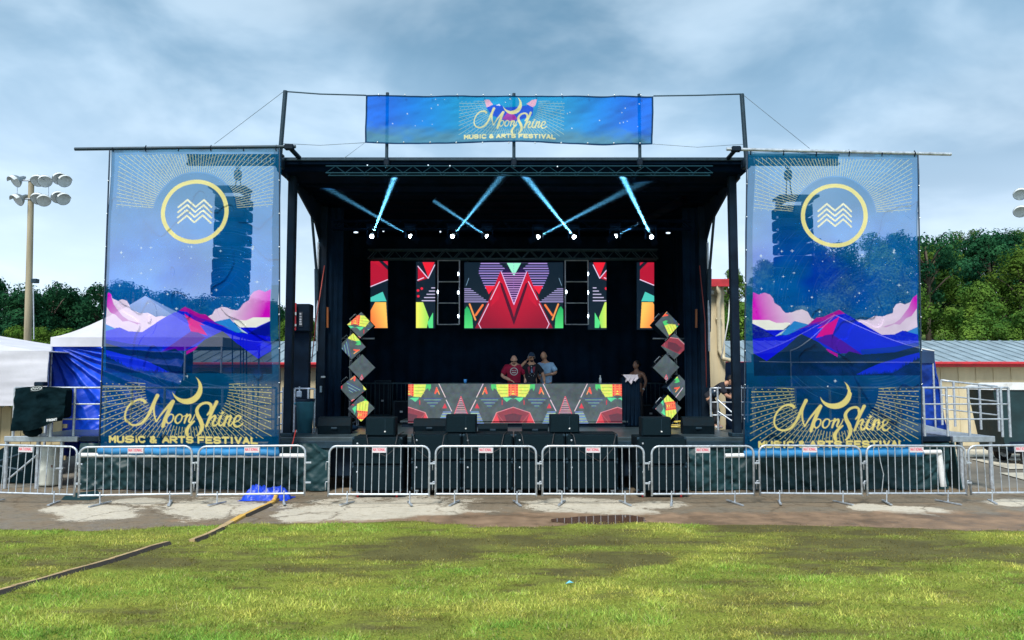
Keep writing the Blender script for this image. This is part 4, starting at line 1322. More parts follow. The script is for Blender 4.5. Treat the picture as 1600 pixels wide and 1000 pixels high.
# corner posts, gussets and hydraulic struts
for sg in (-1, 1):
    xa = X(450, 16.9) if sg < 0 else X(1151, 16.9)
    part('corner_post', black, stage, lambda b: b.box((xa, 16.95, (DK - .1 + RZ + .2) / 2), (.17, .2, RZ + .3 - DK), bev=.02))
    part('post_foot', darksteel, stage, lambda b: b.box((xa, 16.95, DK + .04), (.3, .34, .08), bev=.01))
    xs_ = SX0 + .05 if sg < 0 else SX1 - .05
    part('gusset', black, stage, lambda b: b.prism([(xs_, 16.7, RZ + .1), (xs_, 19.9, RZ + .1), (xs_, 19.9, RZ - 1.1), (xs_, 19.2, RZ - .55), (xs_, 17.6, RZ - .12), (xs_, 16.7, RZ - .04)], (-.05 * sg, 0, 0)))
    part('hydraulic_strut', darksteel, stage, lambda b: (b.tube((xs_, 18.9, RZ - .3), (xs_, 19.55, 5.0), .035), b.tube((xs_, 19.5, 5.2), (xs_, 19.7, 3.6), .06)))
    part('guide_tube', steel, stage, lambda b: b.tube((xs_ - .02 * sg, 19.55, 5.9), (xs_ - .02 * sg, 19.6, 3.1), .028))
    part('rear_post', black, stage, lambda b: b.box((xs_ + .12 * -sg, 19.68, (DK + RZ) / 2), (.2, .08, RZ - DK), bev=.01))


def truss(name, label, a, b_, h, d, bay, mat, r=.024, cat='truss', group=None, ladder=False):
    """box (or flat ladder) truss from a to b_: chords, braces"""
    a = Vector(a); b_ = Vector(b_); ax = (b_ - a).normalized()
    up = Vector((0, 0, 1)) if abs(ax.z) < .5 else Vector((1, 0, 0))
    sd = ax.cross(up).normalized(); up = sd.cross(ax).normalized()
    root = thing(name, label, cat, (a + b_) / 2, group)
    cs = [(up * h / 2 + sd * d / 2), (-up * h / 2 + sd * d / 2)] + ([(up * h / 2 - sd * d / 2), (-up * h / 2 - sd * d / 2)] if d > 0 else [])
    for c in cs:
        part('chord', mat, root, lambda m: m.tube(a + c, b_ + c, r, 8))
    Lg = (b_ - a).length; n = max(1, int(round(Lg / bay)))
    st = Lg / n
    if ladder:
        for i in range(n + 1):
            q = a + ax * st * i
            part('rung', mat, root, lambda m: m.tube(q + cs[0], q + cs[1], r * .8, 6))
        return root
    for side in ([sd * d / 2, -sd * d / 2] if d > 0 else [Vector((0, 0, 0))]):
        first = None
        for i in range(n):
            for dn in (0, 1):
                q0 = a + ax * (st * (i + dn * .5)) + side + (up * h / 2 if dn else -up * h / 2)
                q1 = a + ax * (st * (i + .5 + dn * .5)) + side + (-up * h / 2 if dn else up * h / 2)
                if i == 0:
                    if dn == 0: f0 = part('brace', mat, root, lambda m: m.tube(q0, q1, r * .55, 5, cap=False))
                    else: f1 = part('brace', mat, root, lambda m: m.tube(q0, q1, r * .55, 5, cap=False))
                else:
                    c = (f0 if dn == 0 else f1).copy(); COL.objects.link(c); c.location = ax * st * i
    return root


fz = (Z(262, 16.42), Z(272, 16.42))
truss('front_truss', 'long dark truss along the front edge of the stage roof', (X(505, 16.42), 16.42, (fz[0] + fz[1]) / 2), (X(1118, 16.42), 16.42, (fz[0] + fz[1]) / 2), .15, .22, .42, M('teal_truss', (.008, .045, .068), .6, spec=.1), r=.014)
truss('screen_truss', 'lit aluminium truss the LED panels hang from', (X(573, 22.9), 22.9, Z(398, 22.9)), (X(1030, 22.9), 22.9, Z(398, 22.9)), .27, .27, .5, truss_alu, r=.025)
truss('light_truss', 'dark truss near the roof carrying the row of moving lights', (X(515, 18.75), 18.75, Z(352, 18.75)), (X(1085, 18.75), 18.75, Z(352, 18.75)), .2, .2, .5, ceil_m, r=.022)
for (p0, p1, lb) in ((683, 717, 'narrow silver ladder truss left of the middle LED screen'), (884, 920, 'narrow silver ladder truss right of the middle LED screen')):
    xm = (X(p0, 22.5) + X(p1, 22.5)) / 2; hh = X(p1, 22.5) - X(p0, 22.5)
    r_ = truss('ladder_truss', lb, (xm, 22.5, Z(507, 22.5)), (xm, 22.5, Z(407, 22.5)), hh, 0, .66, alu, r=.022, group='ladder trusses beside the middle screen', ladder=True)
    gl = emit('fixture_glint', (.75, .88, 1), 7)
    for (px, py) in ((p1 - 1, 428), (p1 - 1, 457), (p1 - 1, 494), (p0 + 1, 456)):
        part('batten_light', gl, r_, lambda b: b.ball(P(px, py, 22.46), (.02, .02, .055), 8, 6))

# outrigger beams over the banners, poles and ropes on the roof
for sg, pxa, pxb, lb in ((-1, 293, 443, 'dark perforated outrigger beam behind the top of the left banner'), (1, 1165, 1310, 'dark perforated outrigger beam behind the top of the right banner')):
    Yb = 17.0
    a = P(pxa, 250, Yb); b2 = P(pxb, 254, Yb)
    r_ = thing('outrigger_beam', lb, 'beam', ((a.x + b2.x) / 2, Yb, a.z), 'outrigger beams at the roof sides')
    part('beam', black, r_, lambda m: (m.box(((a.x + b2.x) / 2, Yb, a.z + .10), (b2.x - a.x, .14, .035)), m.box(((a.x + b2.x) / 2, Yb, a.z - .10), (b2.x - a.x, .14, .035))))
    n = 22
    wb = MB().box((a.x + .05, Yb, a.z), (.05, .12, .17)).build('web', black, r_)
    for i in range(1, n):
        c = wb.copy(); COL.objects.link(c); c.location.x = i * (b2.x - a.x - .1) / (n - 1)

pole_g = 'upright poles on the roof carrying the top banner'
for (px, top, lb, big_) in ((604, 145, 'dark upright pole behind the left end of the top banner', 0), (803, 146, 'dark upright pole crossing the middle of the top banner', 0), (1000, 147, 'dark upright pole behind the right end of the top banner', 0)):
    a = P(px, 262, 16.34); t_ = P(px, top, 16.34)
    r_ = thing('banner_pole', lb, 'pole', a, pole_g)
    part('pole', darksteel, r_, lambda b: b.tube(a, (a.x, 16.34, t_.z), .036, 8))
    part('clamp', black, r_, lambda b: b.box((a.x, 16.36, a.z + .12), (.12, .12, .16), bev=.02))
for (px0, px1, top, lb) in ((436, 446, 142, 'tall dark end pole above the inner edge of the left banner'), (1167, 1159, 147, 'tall dark end pole above the inner edge of the right banner')):
    a = P(px0, 262, 16.2); t_ = P(px1, top, 16.2)
    r_ = thing('banner_pole', lb, 'pole', a, pole_g)
    part('pole', darksteel, r_, lambda b: b.tube(a, t_, .05, 8))
    part('clamp', black, r_, lambda b: b.box(a + Vector((0, .08, .1)), (.16, .2, .2), bev=.02))
ropem = M('dark_rope', (.03, .07, .10), .8)
thin = M('thin_line', (.20, .26, .32), .6)


def rope(name, label, pts, r, mat, cat='rope', group=None):
    rr = thing(name, label, cat, pts[0], group)
    part('strand', mat, rr, lambda b: b.path(pts, r, 5))
    return rr


rope('top_rope', 'taut dark rope from the left end pole to the top banner', [P(446, 143, 16.2), P(500, 147, 16.2), P(572, 149, 16.2)], .016, ropem)
rope('top_rope', 'taut dark rope from the top banner to the right end pole', [P(1021, 150, 16.2), P(1090, 149, 16.2), P(1158, 147, 16.2)], .016, ropem)
rope('guy_line', 'thin line sagging from the left end pole to the foot of the top banner', [P(438, 224, 16.2), P(500, 227, 16.2), P(570, 223, 16.2), P(538, 247, 16.3)], .007, thin)
rope('guy_line', 'thin line sagging from the foot of the top banner to the right end pole', [P(1020, 225, 16.2), P(1090, 230, 16.2), P(1166, 225, 16.2)], .006, thin)
rope('guy_line', 'thin guy line running down left from the left end pole', [P(443, 143, 16.2), P(335, 225, 19)], .006, thin)
rope('guy_line', 'thin guy line running down right from the right end pole', [P(1161, 148, 16.2), P(1265, 232, 19)], .006, thin)


# ------------------------------------------------------------------ banners
def print_sheet(name, pic, corners, mat, parent, nx, ny, fn, hflip=False, u0=None):
    """corners TL TR BR BL in the world; pic window mapped over it"""
    u, v = np.meshgrid(np.linspace(0, 1, nx), np.linspace(0, 1, ny)); u = u.ravel(); v = v.ravel()
    TL, TR, BR, BL = [np.array(c, float) for c in corners]
    p = TL[None] * ((1 - u) * (1 - v))[:, None] + TR[None] * (u * (1 - v))[:, None] + BR[None] * (u * v)[:, None] + BL[None] * ((1 - u) * v)[:, None]
    p = fn(p, u, v)
    o = grid_mesh(name, p, nx, ny, mat, parent)
    x0, y0, x1, y1 = u0
    set_col(o.data, 'print', pic.sample(x0 + u * (x1 - x0), y0 + v * (y1 - y0)))
    return o


def billow(seed, amp=.03):
    def fn(p, u, v):
        w_ = np.sin(u * 9 + 3 * v + seed) * .4 + np.sin(u * 23 + seed * 2 + 2 * fbm(u * 4, v * 3, seed, 3)) * .35
        p[:, 0] += .02 * np.sin(v * 7 + seed) * np.abs(2 * u - 1) + .012 * np.sin(v * 19)
        w_ = w_ + .5 * np.sin(u * 38 + 2 * np.sin(v * 5)) * np.exp(-v * 5) + .9 * (np.abs(fbm(u * 2.5 + v * 1.5, v * 3 - u * 2, seed + 9, 3) - .5) < .03)
        d = w_ * amp * 1.5 * (.3 + .9 * v) + (fbm(u * 5, v * 8, seed + 1, 4) - .5) * amp * 2.0 - .18 * np.sin(u * math.pi) * np.sin(v * math.pi) ** 2 * .6
        p[:, 1] += d
        p[:, 2] -= .014 * np.abs(np.sin(u * 6 * math.pi)) * (v < .02)
        return p
    return fn


YBN = 15.95
for mir, (tl, tr, br_, bl), lb, pk in (
        (True, ((172, 232), (437, 231), (437, 706), (155, 703)), 'left tall see-through festival banner with mountains and gold ring', 1),
        (False, ((1167, 237), (1434, 240), (1441, 706), (1162, 708)), 'right tall see-through festival banner with mountains and gold ring', 2)):
    c = [P(*tl, YBN), P(*tr, YBN), P(*br_, YBN), P(*bl, YBN)]
    root = thing('festival_banner', lb, 'banner', ((c[0].x + c[1].x) / 2, YBN, 0.8), 'tall printed mesh banners beside the stage')
    pic = side_banner_pic(mir)
    print_sheet('printed_mesh', pic, c, bannermat, root, 400, 700, billow(pk), u0=(1167, 236, 1435, 714))
    hemm = M('banner_hem', (.01, .03, .06), .7)
    part('side_rope', hemm, root, lambda b: b.path([c[0] + (c[3] - c[0]) * k / 10 + Vector((0, -.01, 0)) for k in range(11)], .016, 5))
    part('side_rope', hemm, root, lambda b: b.path([c[1] + (c[2] - c[1]) * k / 10 + Vector((0, -.01, 0)) for k in range(11)], .016, 5))
    gm_ = emit('eyelet_white', (.6, .7, .8), .0)
    eyem = M('eyelet_metal', (.7, .75, .78), .3, metal=.6)
    for (q0, q1) in ((c[0], c[3]), (c[1], c[2])):
        for k in range(1, 9):
            q = q0 + (q1 - q0) * k / 9
            part('eyelet', eyem, root, lambda b: b.ball(q + Vector((0, -.035, 0)), .016, 6, 4))
    # top rail with ties and its bracket arm
    if mir: a, b2 = P(117, 233, YBN), P(462, 229, YBN)
    else: a, b2 = P(1135, 233, YBN), P(1486, 241, YBN)
    rail = thing('banner_rail', ('left' if mir else 'right') + (' dark tube the left banner hangs from' if mir else ' pale tube the right banner hangs from'), 'rail', (a + b2) / 2, 'tubes the tall banners hang from')
    part('tube', darksteel if mir else steel, rail, lambda m: m.tube(a, b2, .036, 10))
    e = b2 if mir else a; e2 = P(468, 247, 16.4) if mir else P(1137, 248, 16.4)
    e0 = P(452, 230, YBN) if mir else P(1150, 233, YBN)
    part('bracket', black, rail, lambda m: (m.path([e0, e2], .05, 6), m.box(e0, (.2, .12, .12), bev=.02)))
    for k in range(6):
        q = c[0] + (c[1] - c[0]) * (.02 + k * .192)
        part('tie', black, rail, lambda m: m.path([q + Vector((0, 0, .06 * (k % 2))), q + Vector((0, -.05, -.0)), q + Vector((0, 0, -.07))], .012, 4))
    # bottom pipe in its sleeve
    if mir: a, b2 = P(120, 711, YBN), P(478, 712, YBN)
    else: a, b2 = P(1133, 712, YBN), P(1470, 706, YBN)
    bp = thing('banner_foot_pipe', ('white pipe through the bottom hem of the left banner' if mir else 'white pipe through the bottom hem of the right banner'), 'pipe', (a + b2) / 2, 'pipes in the bottom hems of the tall banners')
    part('pipe', white, bp, lambda m: m.tube(a, b2, .045, 10))
    part('sleeve', M('sleeve_blue', (.02, .19, .42), .7, var=.3, scale=4, bump=.3, bscale=10), bp, lambda m: m.path([c[3] + (c[2] - c[3]) * k / 24 + Vector((0, -.01, .01 * math.sin(k * 2.1) - .02)) for k in range(25)], .075, 10))
    if not mir:
        part('leg', white, bp, lambda m: m.tube(P(1467, 707, 16), P(1474, 760, 16), .06, 8))
pic = top_banner_pic()
c = [P(572, 149, 16.25), P(1021, 150, 16.25), P(1020, 225, 16.25), P(570, 223, 16.25)]


def tbfn(p, u, v):
    p[:, 1] += (fbm(u * 9, v * 3 + u * 4, 3, 3) - .5) * .10 + .03 * np.sin(u * 40 + v * 6) * np.clip(u * 3 - 1.6, 0, 1)
    p[:, 2] -= .03 * np.sin(u * math.pi * 3) * v
    return p


tb_ = thing('top_banner', 'wide blue festival banner stretched above the stage roof', 'banner', P(796, 187, 16.25))
print_sheet('printed_mesh', pic, c, bannermat, tb_, 640, 120, tbfn, u0=(570, 149.5, 1022, 224.5))
for k in range(11):
    for (qa, qb) in ((c[0], c[1]), (c[3], c[2])):
        q = qa + (qb - qa) * (k + .5) / 11
        part('eyelet', M('eyelet_metal', (.7, .75, .78), .3), tb_, lambda b: b.ball(q + Vector((0, -.05, 0)), .018, 6, 4))

# ------------------------------------------------------------------ line arrays
for (x0, x1, top, bot, hk, lb, sg) in ((327, 377, 297, 460, 363, 'long hanging line array seen through the left banner', -1), (1224, 1278, 311, 474, 1240, 'long hanging line array seen through the right banner', 1)):
    Yl = 17.2
    xa, xb = X(x0, Yl), X(x1, Yl); zt, zb = Z(top, Yl), Z(bot, Yl); xm = (xa + xb) / 2
    r_ = thing('line_array', lb, 'loudspeaker', (xm, Yl, zt), 'hanging line array loudspeakers')
    fr = part('rigging_frame', black, r_, lambda b: (b.box((xm, Yl, zt + .02), (xb - xa + .12, .5, .05)), b.box((xm - .3, Yl + .1, zt - .05), (.05, .6, .12)), b.box((xm + .3, Yl + .1, zt - .05), (.05, .6, .12))))
    n = 8; hgt_ = (zt - .10 - zb) / n; y = Yl; ang = 0
    for i in range(n):
        ang = -R(i * 1.4); zc = zt - .12 - hgt_ * (i + .5)
        y += math.sin(ang) * hgt_ * .5
        rot = Matrix.Rotation(-ang, 3, 'X')
        gap = .045 if i < 5 else .008
        bx_ = part('speaker_box', spkblack, r_, lambda b: b.box((xm, y + .25, zc), (xb - xa, .55, hgt_ - gap), rot, bev=.03))
        part('grille', grille, bx_, lambda b: b.box((xm, y - .03, zc), (xb - xa - .08, .03, hgt_ - gap - .05), rot, bev=.01))
        if i < 5:
            part('rigging_pin', steel, bx_, lambda b: (b.box((xb + .01, y + .1, zc + hgt_ / 2), (.03, .06, .05)), b.box((xa - .01, y + .1, zc + hgt_ / 2), (.03, .06, .05))))
    hx_ = X(hk, Yl)
    ch = thing('chain_hoist', 'chain hoist holding up the ' + ('left' if sg < 0 else 'right') + ' line array', 'hoist', (hx_, Yl, zt + .7), 'chain hoists over the line arrays')
    zh = Z(250, Yl)
    part('motor', darksteel, ch, lambda b: b.box((hx_, Yl, zh - .35), (.16, .14, .24), bev=.04))
    part('hook', darksteel, ch, lambda b: b.path([(hx_ + .05 * math.cos(t / 10 * 6.28), Yl, zh - .16 + .05 * math.sin(t / 10 * 6.28)) for t in range(10)], .012, 5, closed=True))
    part('chain', darksteel, ch, lambda b: (b.path([(hx_, Yl, zh - .08), (hx_, Yl, zh - .25)], .012, 5), b.path([(hx_ - .03, Yl, zh - .45), (hx_ - .06, Yl, zt + .03)], .014, 5), b.path([(hx_ + .04, Yl, zh - .45), (hx_ + .05, Yl, zt + .25), (hx_ + .09, Yl, zt + .03)], .014, 5)))
    if sg < 0:
        part('tail_cable', black, r_, lambda b: [b.path([(xm + dx, Yl + .3, zb + .05), (xm + dx * 1.1, Yl + .5, DK + .1)], .015, 4) for dx in (.0, .18, .24, .31)])

# ------------------------------------------------------------------ LED wall, DJ table
wp = wall_screen_pic()
YL = 23.0
for (x0, x1, y0, y1, lb) in ((579, 606, 408, 513, 'tall LED column at the far left of the screen wall'), (650, 680, 409, 513, 'tall LED column second from the left, red above yellow'),
                             (725.5, 880, 410, 514, 'wide middle LED screen showing red mountain peaks'), (918.5, 947.5, 410, 515, 'tall LED column fourth along, red above yellow green'), (995, 1022, 410, 515, 'tall LED column at the far right of the screen wall')):
    c = [P(x0, y0, YL), P(x1, y0, YL), P(x1, y1, YL), P(x0, y1, YL)]
    mid = (x1 - x0) > 50
    r_ = thing('led_screen', lb, 'screen', ((c[0].x + c[1].x) / 2, YL, (c[0].z + c[3].z) / 2), 'LED screens on the stage back wall')
    nx_ = 420 if mid else 84
    print_sheet('screen_face', wp, c, ledmat, r_, nx_, 280, lambda p, u, v: p, u0=(x0, y0, x1, y1))
    part('cabinet', black, r_, lambda b: b.box(((c[0].x + c[1].x) / 2, YL + .06, (c[0].z + c[3].z) / 2), (c[1].x - c[0].x + .01, .1, c[0].z - c[3].z + .01)))
    part('hanging_bar', darksteel, r_, lambda b: b.tube((c[0].x + .1, YL, c[0].z), (c[0].x + .1, YL - .05, c[0].z + .12), .02))
tp = table_pic()
YT = 20.0
RS = .17                        # riser
tblx0, tblx1 = X(638, YT), X(971.5, YT)
ztt, ztb = Z(599.5, YT), Z(661.5, YT)
riser = thing('riser', 'low black riser the performers stand on', 'platform', (0, 20.9, DK))
part('top', deckm, riser, lambda b: b.box((.05, 20.95, DK + RS - .03), (5.9, 1.9, .05), bev=.01))
part('frame', black, riser, lambda b: b.box((.05, 20.95, DK + (RS - .06) / 2), (5.8, 1.8, RS - .06)))
dj = thing('dj_table', 'long table faced with lit LED panels of mirrored triangles', 'table', ((tblx0 + tblx1) / 2, YT + .4, DK))
c = [(tblx0, YT, ztt), (tblx1, YT, ztt), (tblx1, YT, ztb), (tblx0, YT, ztb)]
print_sheet('led_front', tp, c, ledday, dj, 760, 150, lambda p, u, v: p, u0=(638, 599, 972, 662))
part('front_cabinet', black, dj, lambda b: b.box(((tblx0 + tblx1) / 2, YT + .06, (ztt + ztb) / 2), (tblx1 - tblx0 + .01, .1, ztt - ztb + .005)))
part('table_top', black, dj, lambda b: b.box(((tblx0 + tblx1) / 2, YT + .45, ztt - .06), (tblx1 - tblx0 - .05, .66, .05)))
for xx in (tblx0 + .2, -1, 1, tblx1 - .2):
    part('leg', darksteel, dj, lambda b: b.tube((xx, YT + .7, DK + RS), (xx, YT + .7, ztt - .08), .025))
mixr = thing('dj_mixer', 'dark DJ decks and mixer lying on the LED fronted table', 'mixer', (.1, YT + .5, ztt - .03))
part('body', spkblack, mixr, lambda b: (b.box((.05, YT + .5, ztt - .005), (.32, .38, .05), bev=.01), b.box((-.36, YT + .5, ztt - .005), (.34, .4, .05), bev=.01), b.box((.46, YT + .5, ztt - .005), (.34, .4, .05), bev=.01)))
part('platter', darksteel, mixr, lambda b: b.lathe((-.36, YT + .46, ztt + .02), [(0, .012), (.1, .012), (.1, 0)], 20))
part('platter', darksteel, mixr, lambda b: b.lathe((.46, YT + .46, ztt + .02), [(0, .012), (.1, .012), (.1, 0)], 20))
cup = thing('blue_cup', 'small bright blue cup on the left of the LED fronted table', 'cup', P(727, 598, YT + .3))
part('cup', M('blue_plastic', (.05, .3, .75), .4), cup, lambda b: b.lathe(P(727, 599, YT + .3), [(0, 0), (.035, 0), (.045, .11), (.04, .11), (.03, .01)], 14))
bt = thing('water_bottle', 'clear small bottle on the right of the LED fronted table', 'bottle', P(938, 598, YT + .3))
part('bottle', M('bottle_plastic', (.5, .6, .65), .15), bt, lambda b: b.lathe(P(938, 599, YT + .3), [(0, 0), (.033, 0), (.035, .13), (.014, .17), (.014, .19), (0, .19)], 12))
part('cap', white, bt, lambda b: b.lathe(P(938, 599, YT + .3) + Vector((0, 0, .19)), [(0.016, 0), (.016, .02), (0, .02)], 10))
# black draped stand right of the table with a white shirt thrown over it
x0_, x1_ = X(972.5, YT), X(1001, YT); zs = Z(589, YT)
sb = thing('draped_stand', 'stand covered in black cloth at the right end of the DJ table', 'stand', ((x0_ + x1_) / 2, YT + .3, DK))
part('cover', blackcloth, sb, lambda b: b.box(((x0_ + x1_) / 2, YT + .3, (DK + zs) / 2), (x1_ - x0_, .5, zs - DK), bev=.04))
part('fold', blackcloth, sb, lambda b: [b.path([(x0_ + .08 + k * .1, YT + .04, zs - .06), (x0_ + .09 + k * .1, YT + .02, DK + .01)], [.012, .03], 6) for k in range(4)])
shirt = thing('white_shirt', 'white shirt thrown over the black draped stand', 'shirt', P(988, 595, YT))
u, v = np.meshgrid(np.linspace(0, 1, 34), np.linspace(0, 1, 30)); u = u.ravel(); v = v.ravel()
pc = P(986, 588, YT)
xx = pc.x + (u - .5) * .46 * (1 - .45 * v) + .02 * np.sin(v * 12)
vv = np.clip(v * 1.3 - .45, 0, 1)
yy = np.where(v < .35, YT + .32 - v * .95, YT - .03) - .03 * np.sin(u * 19 + v * 3) * vv
zz = pc.z + .035 + .02 * fbm(u * 6, v * 6, 2, 3) - vv * .30 * (1 - .35 * np.abs(np.sin(u * 5 + .6)))
grid_mesh('cloth', np.stack([xx, yy, zz], 1), 34, 30, M('white_cotton', (.75, .68, .72), .9, var=.06), shirt)

# ------------------------------------------------------------------ cube towers
rs_ = random.Random(5)


def cube_tower(cx_post, cubes, lb, sg):
    Yc = 19.95
    xp = X(cx_post, Yc + .3)
    tw = truss('post_truss', 'upright aluminium truss behind the ' + lb + ' stack of tilted LED cubes', (xp, Yc + .42, DK + .02), (xp, Yc + .42, Z(500, Yc)), .2, .2, .32, alu, r=.02, group='upright trusses behind the LED cubes')
    part('base_plate', darksteel, tw, lambda b: b.box((xp, Yc + .42, DK + .012), (.6, .6, .02)))
    bar = thing('cross_bar', 'pale horizontal bar across the ' + lb + ' cube tower', 'bar', (xp, Yc + .55, Z(529, Yc)), 'pale bars across the cube towers')
    a, b2 = (P(513, 529, Yc + .3), P(585, 529, Yc + .3)) if sg < 0 else (P(1020, 529, Yc + .3), P(1092, 529, Yc + .3))
    part('bar', alu, bar, lambda b: b.tube(a, b2, .022, 8))
    ords = ('topmost', 'second', 'middle', 'fourth', 'lowest')
    for i, (px, py, tilt, sx, sy, rt) in enumerate(cubes):
        ctr = P(px, py, Yc)
        h = .245
        ca = math.cos(R(45 + tilt)) * h * 2; sa = math.sin(R(45 + tilt)) * h * 2
        r_ = thing('led_cube', 'tilted LED cube, ' + ords[i] + ' of the ' + lb + ' stack on stage', 'cube', ctr, 'tilted LED cubes at the stage sides')
        yaw = R(rs_.uniform(-14, 14))
        rot = Matrix.Rotation(yaw, 3, 'Z') @ Matrix.Rotation(R(45 + tilt), 3, 'Y')
        part('body', black, r_, lambda b: b.box(ctr + Vector((0, .2, 0)), (.49, .36, .49), rot, bev=.01))
        u, v = np.meshgrid(np.linspace(-1, 1, 70), np.linspace(-1, 1, 70)); u = u.ravel(); v = v.ravel()
        loc = np.stack([u * .242, np.full(u.shape, -.008), -v * .242], 1)
        R_ = np.array(rot)
        off = np.array(rot @ Vector((0, -.18, 0))) + np.array(ctr) + np.array((0, .2, 0))
        p = loc @ R_.T + off
        o = grid_mesh('led_face', p, 70, 70, ledday, r_)
        a_ = R(rt); s_ = 17
        set_col(o.data, 'print', tp.sample(sx + s_ * (u * math.cos(a_) - v * math.sin(a_)), sy + s_ * (u * math.sin(a_) + v * math.cos(a_))))
        part('handle', steel, r_, lambda b: b.path([ctr + (rot @ Vector((-.26, .1, -.1))), ctr + (rot @ Vector((-.31, .1, -.1))), ctr + (rot @ Vector((-.31, .1, .1))), ctr + (rot @ Vector((-.26, .1, .1)))], .012, 5))
        part('bracket', steel, r_, lambda b: b.tube(ctr + Vector((0, .4, 0)), (xp, Yc + .42, ctr.z), .022))


cube_tower(552, ((562.5, 508, 2, 812, 618, 42), (549, 541, 3, 836, 616, -30), (563.5, 574, 1, 720, 606, 45), (549, 607, 4, 766, 628, 20), (563, 638, 0, 790, 612, -50)), 'left', -1)
cube_tower(1052, ((1040.5, 507, -1, 828, 606, 160), (1056.5, 541, 1, 802, 652, 20), (1041, 574, -1, 882, 606, 40), (1059, 606, 0, 846, 606, -20), (1043.5, 638, -2, 806, 614, -40)), 'right', 1)

# ------------------------------------------------------------------ loudspeakers on the ground and deck
def caster(b, x, y, wheel, r=.05):
    pass


def sub_stack(name, label, x0, x1, ytop, ysplit, Yf, group):
    xa, xb = X(x0, Yf), X(x1, Yf); zt = Z(ytop, Yf); zs_ = Z(ysplit, Yf); zb = .13; xm = (xa + xb) / 2
    for (za, zb_, nm, up) in ((zs_ + .004, zt, 'upper', 1), (zb, zs_ - .004, 'lower', 0)):
        r_ = thing(name, label % nm, 'subwoofer', (xm, Yf + .35, za), group)
        bo = part('cabinet', spkblack, r_, lambda b: b.box((xm, Yf + .4, (za + zb_) / 2), (xb - xa - .012, .78, zb_ - za), bev=.012))
        part('grille', grille, bo, lambda b: b.box((xm, Yf, (za + zb_) / 2), (xb - xa - .07, .03, zb_ - za - .06), bev=.008))
        for hx in (xa + .035, xb - .035):
            part('handle', black, r_, lambda b: b.box((hx, Yf + .02, (za + zb_) / 2), (.03, .05, .14), bev=.008))
        for hx in (xa + .03, xb - .03):
            for hz_ in (za + .03, zb_ - .03):
                part('corner_cap', darksteel, r_, lambda b: b.box((hx, Yf + .012, hz_), (.05, .02, .05), bev=.008))
        part('badge', steel, r_, lambda b: b.lathe((xa + .12, Yf - .018, zb_ - .13), [(0, -.006), (.02, -.005), (.02, .004)], 10, axis='y'))
        if not up:
            for (cx, cy2) in ((xa + .12, Yf + .1), (xb - .12, Yf + .1), (xa + .12, Yf + .7), (xb - .12, Yf + .7)):
                w1 = part('caster', steel, r_, lambda b: b.box((cx, cy2, .11), (.07, .09, .035)))
                part('wheel', redwheel if group.startswith('outer') else greywheel, w1, lambda b: b.lathe((cx, cy2, .05), [(0, -.018), (.042, -.018), (.05, -.01), (.05, .01), (.042, .018), (0, .018)], 14, axis='x'))


redwheel = M('red_wheel', (.45, .02, .03), .5)
greywheel = M('grey_wheel', (.35, .38, .38), .5)
sub_stack('subwoofer', '%s subwoofer of the outer left stack before the stage', 551, 630, 683, 727, 15.75, 'outer subwoofers at the stage front')
sub_stack('subwoofer', '%s subwoofer of the outer right stack before the stage', 994, 1072, 683, 727, 15.75, 'outer subwoofers at the stage front')
for (a_, b2, nm) in ((643, 722, 'first'), (722.5, 802, 'second'), (803, 883, 'third'), (883.5, 965, 'fourth')):
    sub_stack('subwoofer', '%s subwoofer, ' + nm + ' from the left in the middle row', a_, b2, 678, 720, 16.0, 'subwoofers in the middle row before the stage')
for (a_, b2, yt, yb, Yf, lb) in ((572, 618, 652, 681, 15.85, 'small front fill speaker on the outer left subwoofer stack'), (697, 744.5, 648, 676.5, 16.1, 'small front fill speaker left of centre on the middle subwoofer row'),
                                 (859, 905, 648, 676.5, 16.1, 'small front fill speaker right of centre on the middle subwoofer row'), (1002, 1048, 652, 681, 15.85, 'small front fill speaker on the outer right subwoofer stack')):
    xa, xb = X(a_, Yf), X(b2, Yf); zt, zb = Z(yt, Yf), (Z(678, 16.0) if Yf > 16 else Z(683, 15.75)) + .003
    r_ = thing('front_fill_speaker', lb, 'loudspeaker', ((xa + xb) / 2, Yf, zb), 'small front fill speakers on the subwoofers')
    part('cabinet', spkblack, r_, lambda b: b.box(((xa + xb) / 2, Yf + .2, (zt + zb) / 2), (xb - xa, .38, zt - zb), bev=.015))
    part('grille', grille, r_, lambda b: b.box(((xa + xb) / 2, Yf, (zt + zb) / 2), (xb - xa - .05, .025, zt - zb - .05), bev=.008))
    part('badge', white, r_, lambda b: b.lathe(((xa + xb) / 2 + .1, Yf - .016, zb + .1), [(0, -.006), (.017, -.005), (.017, .004)], 10, axis='y'))
    part('seam', darksteel, r_, lambda b: b.box(((xa + xb) / 2 + .1, Yf - .014, (zt + zb) / 2 + .03), (.006, .004, zt - zb - .12)))


for k, (xa, xb, zz) in enumerate(((-2.05, -1.15, .5), (-.98, .1, .62), (.15, 1.1, .55), (1.2, 2.4, .48), (-3.0, -2.1, .6))):
    r_ = thing('speaker_cable', 'black cable drooping over the front edge of the subwoofers, ' + ('second', 'third', 'fourth', 'fifth', 'first')[k] + ' from the left', 'cable', (xa, 15.93, 1.25), 'cables drooping over the subwoofers')
    ym = 15.70 if xa < -2 or xb > 2.2 else 15.96
    part('cable', M('cable_rubber', (.02, .02, .022), .5), r_, lambda b: b.path([(xa, 16.3, 1.29), (xa + .05, ym, 1.27), (xa + .10, ym - .03, 1.0), ((xa + xb) / 2, ym - .03, zz + .25), (xa + (xb - xa) * .7, ym - .03, 1.0), (xa + (xb - xa) * .75, ym, 1.27), (xa + (xb - xa) * .8, 16.3, 1.29)], .010, 5))


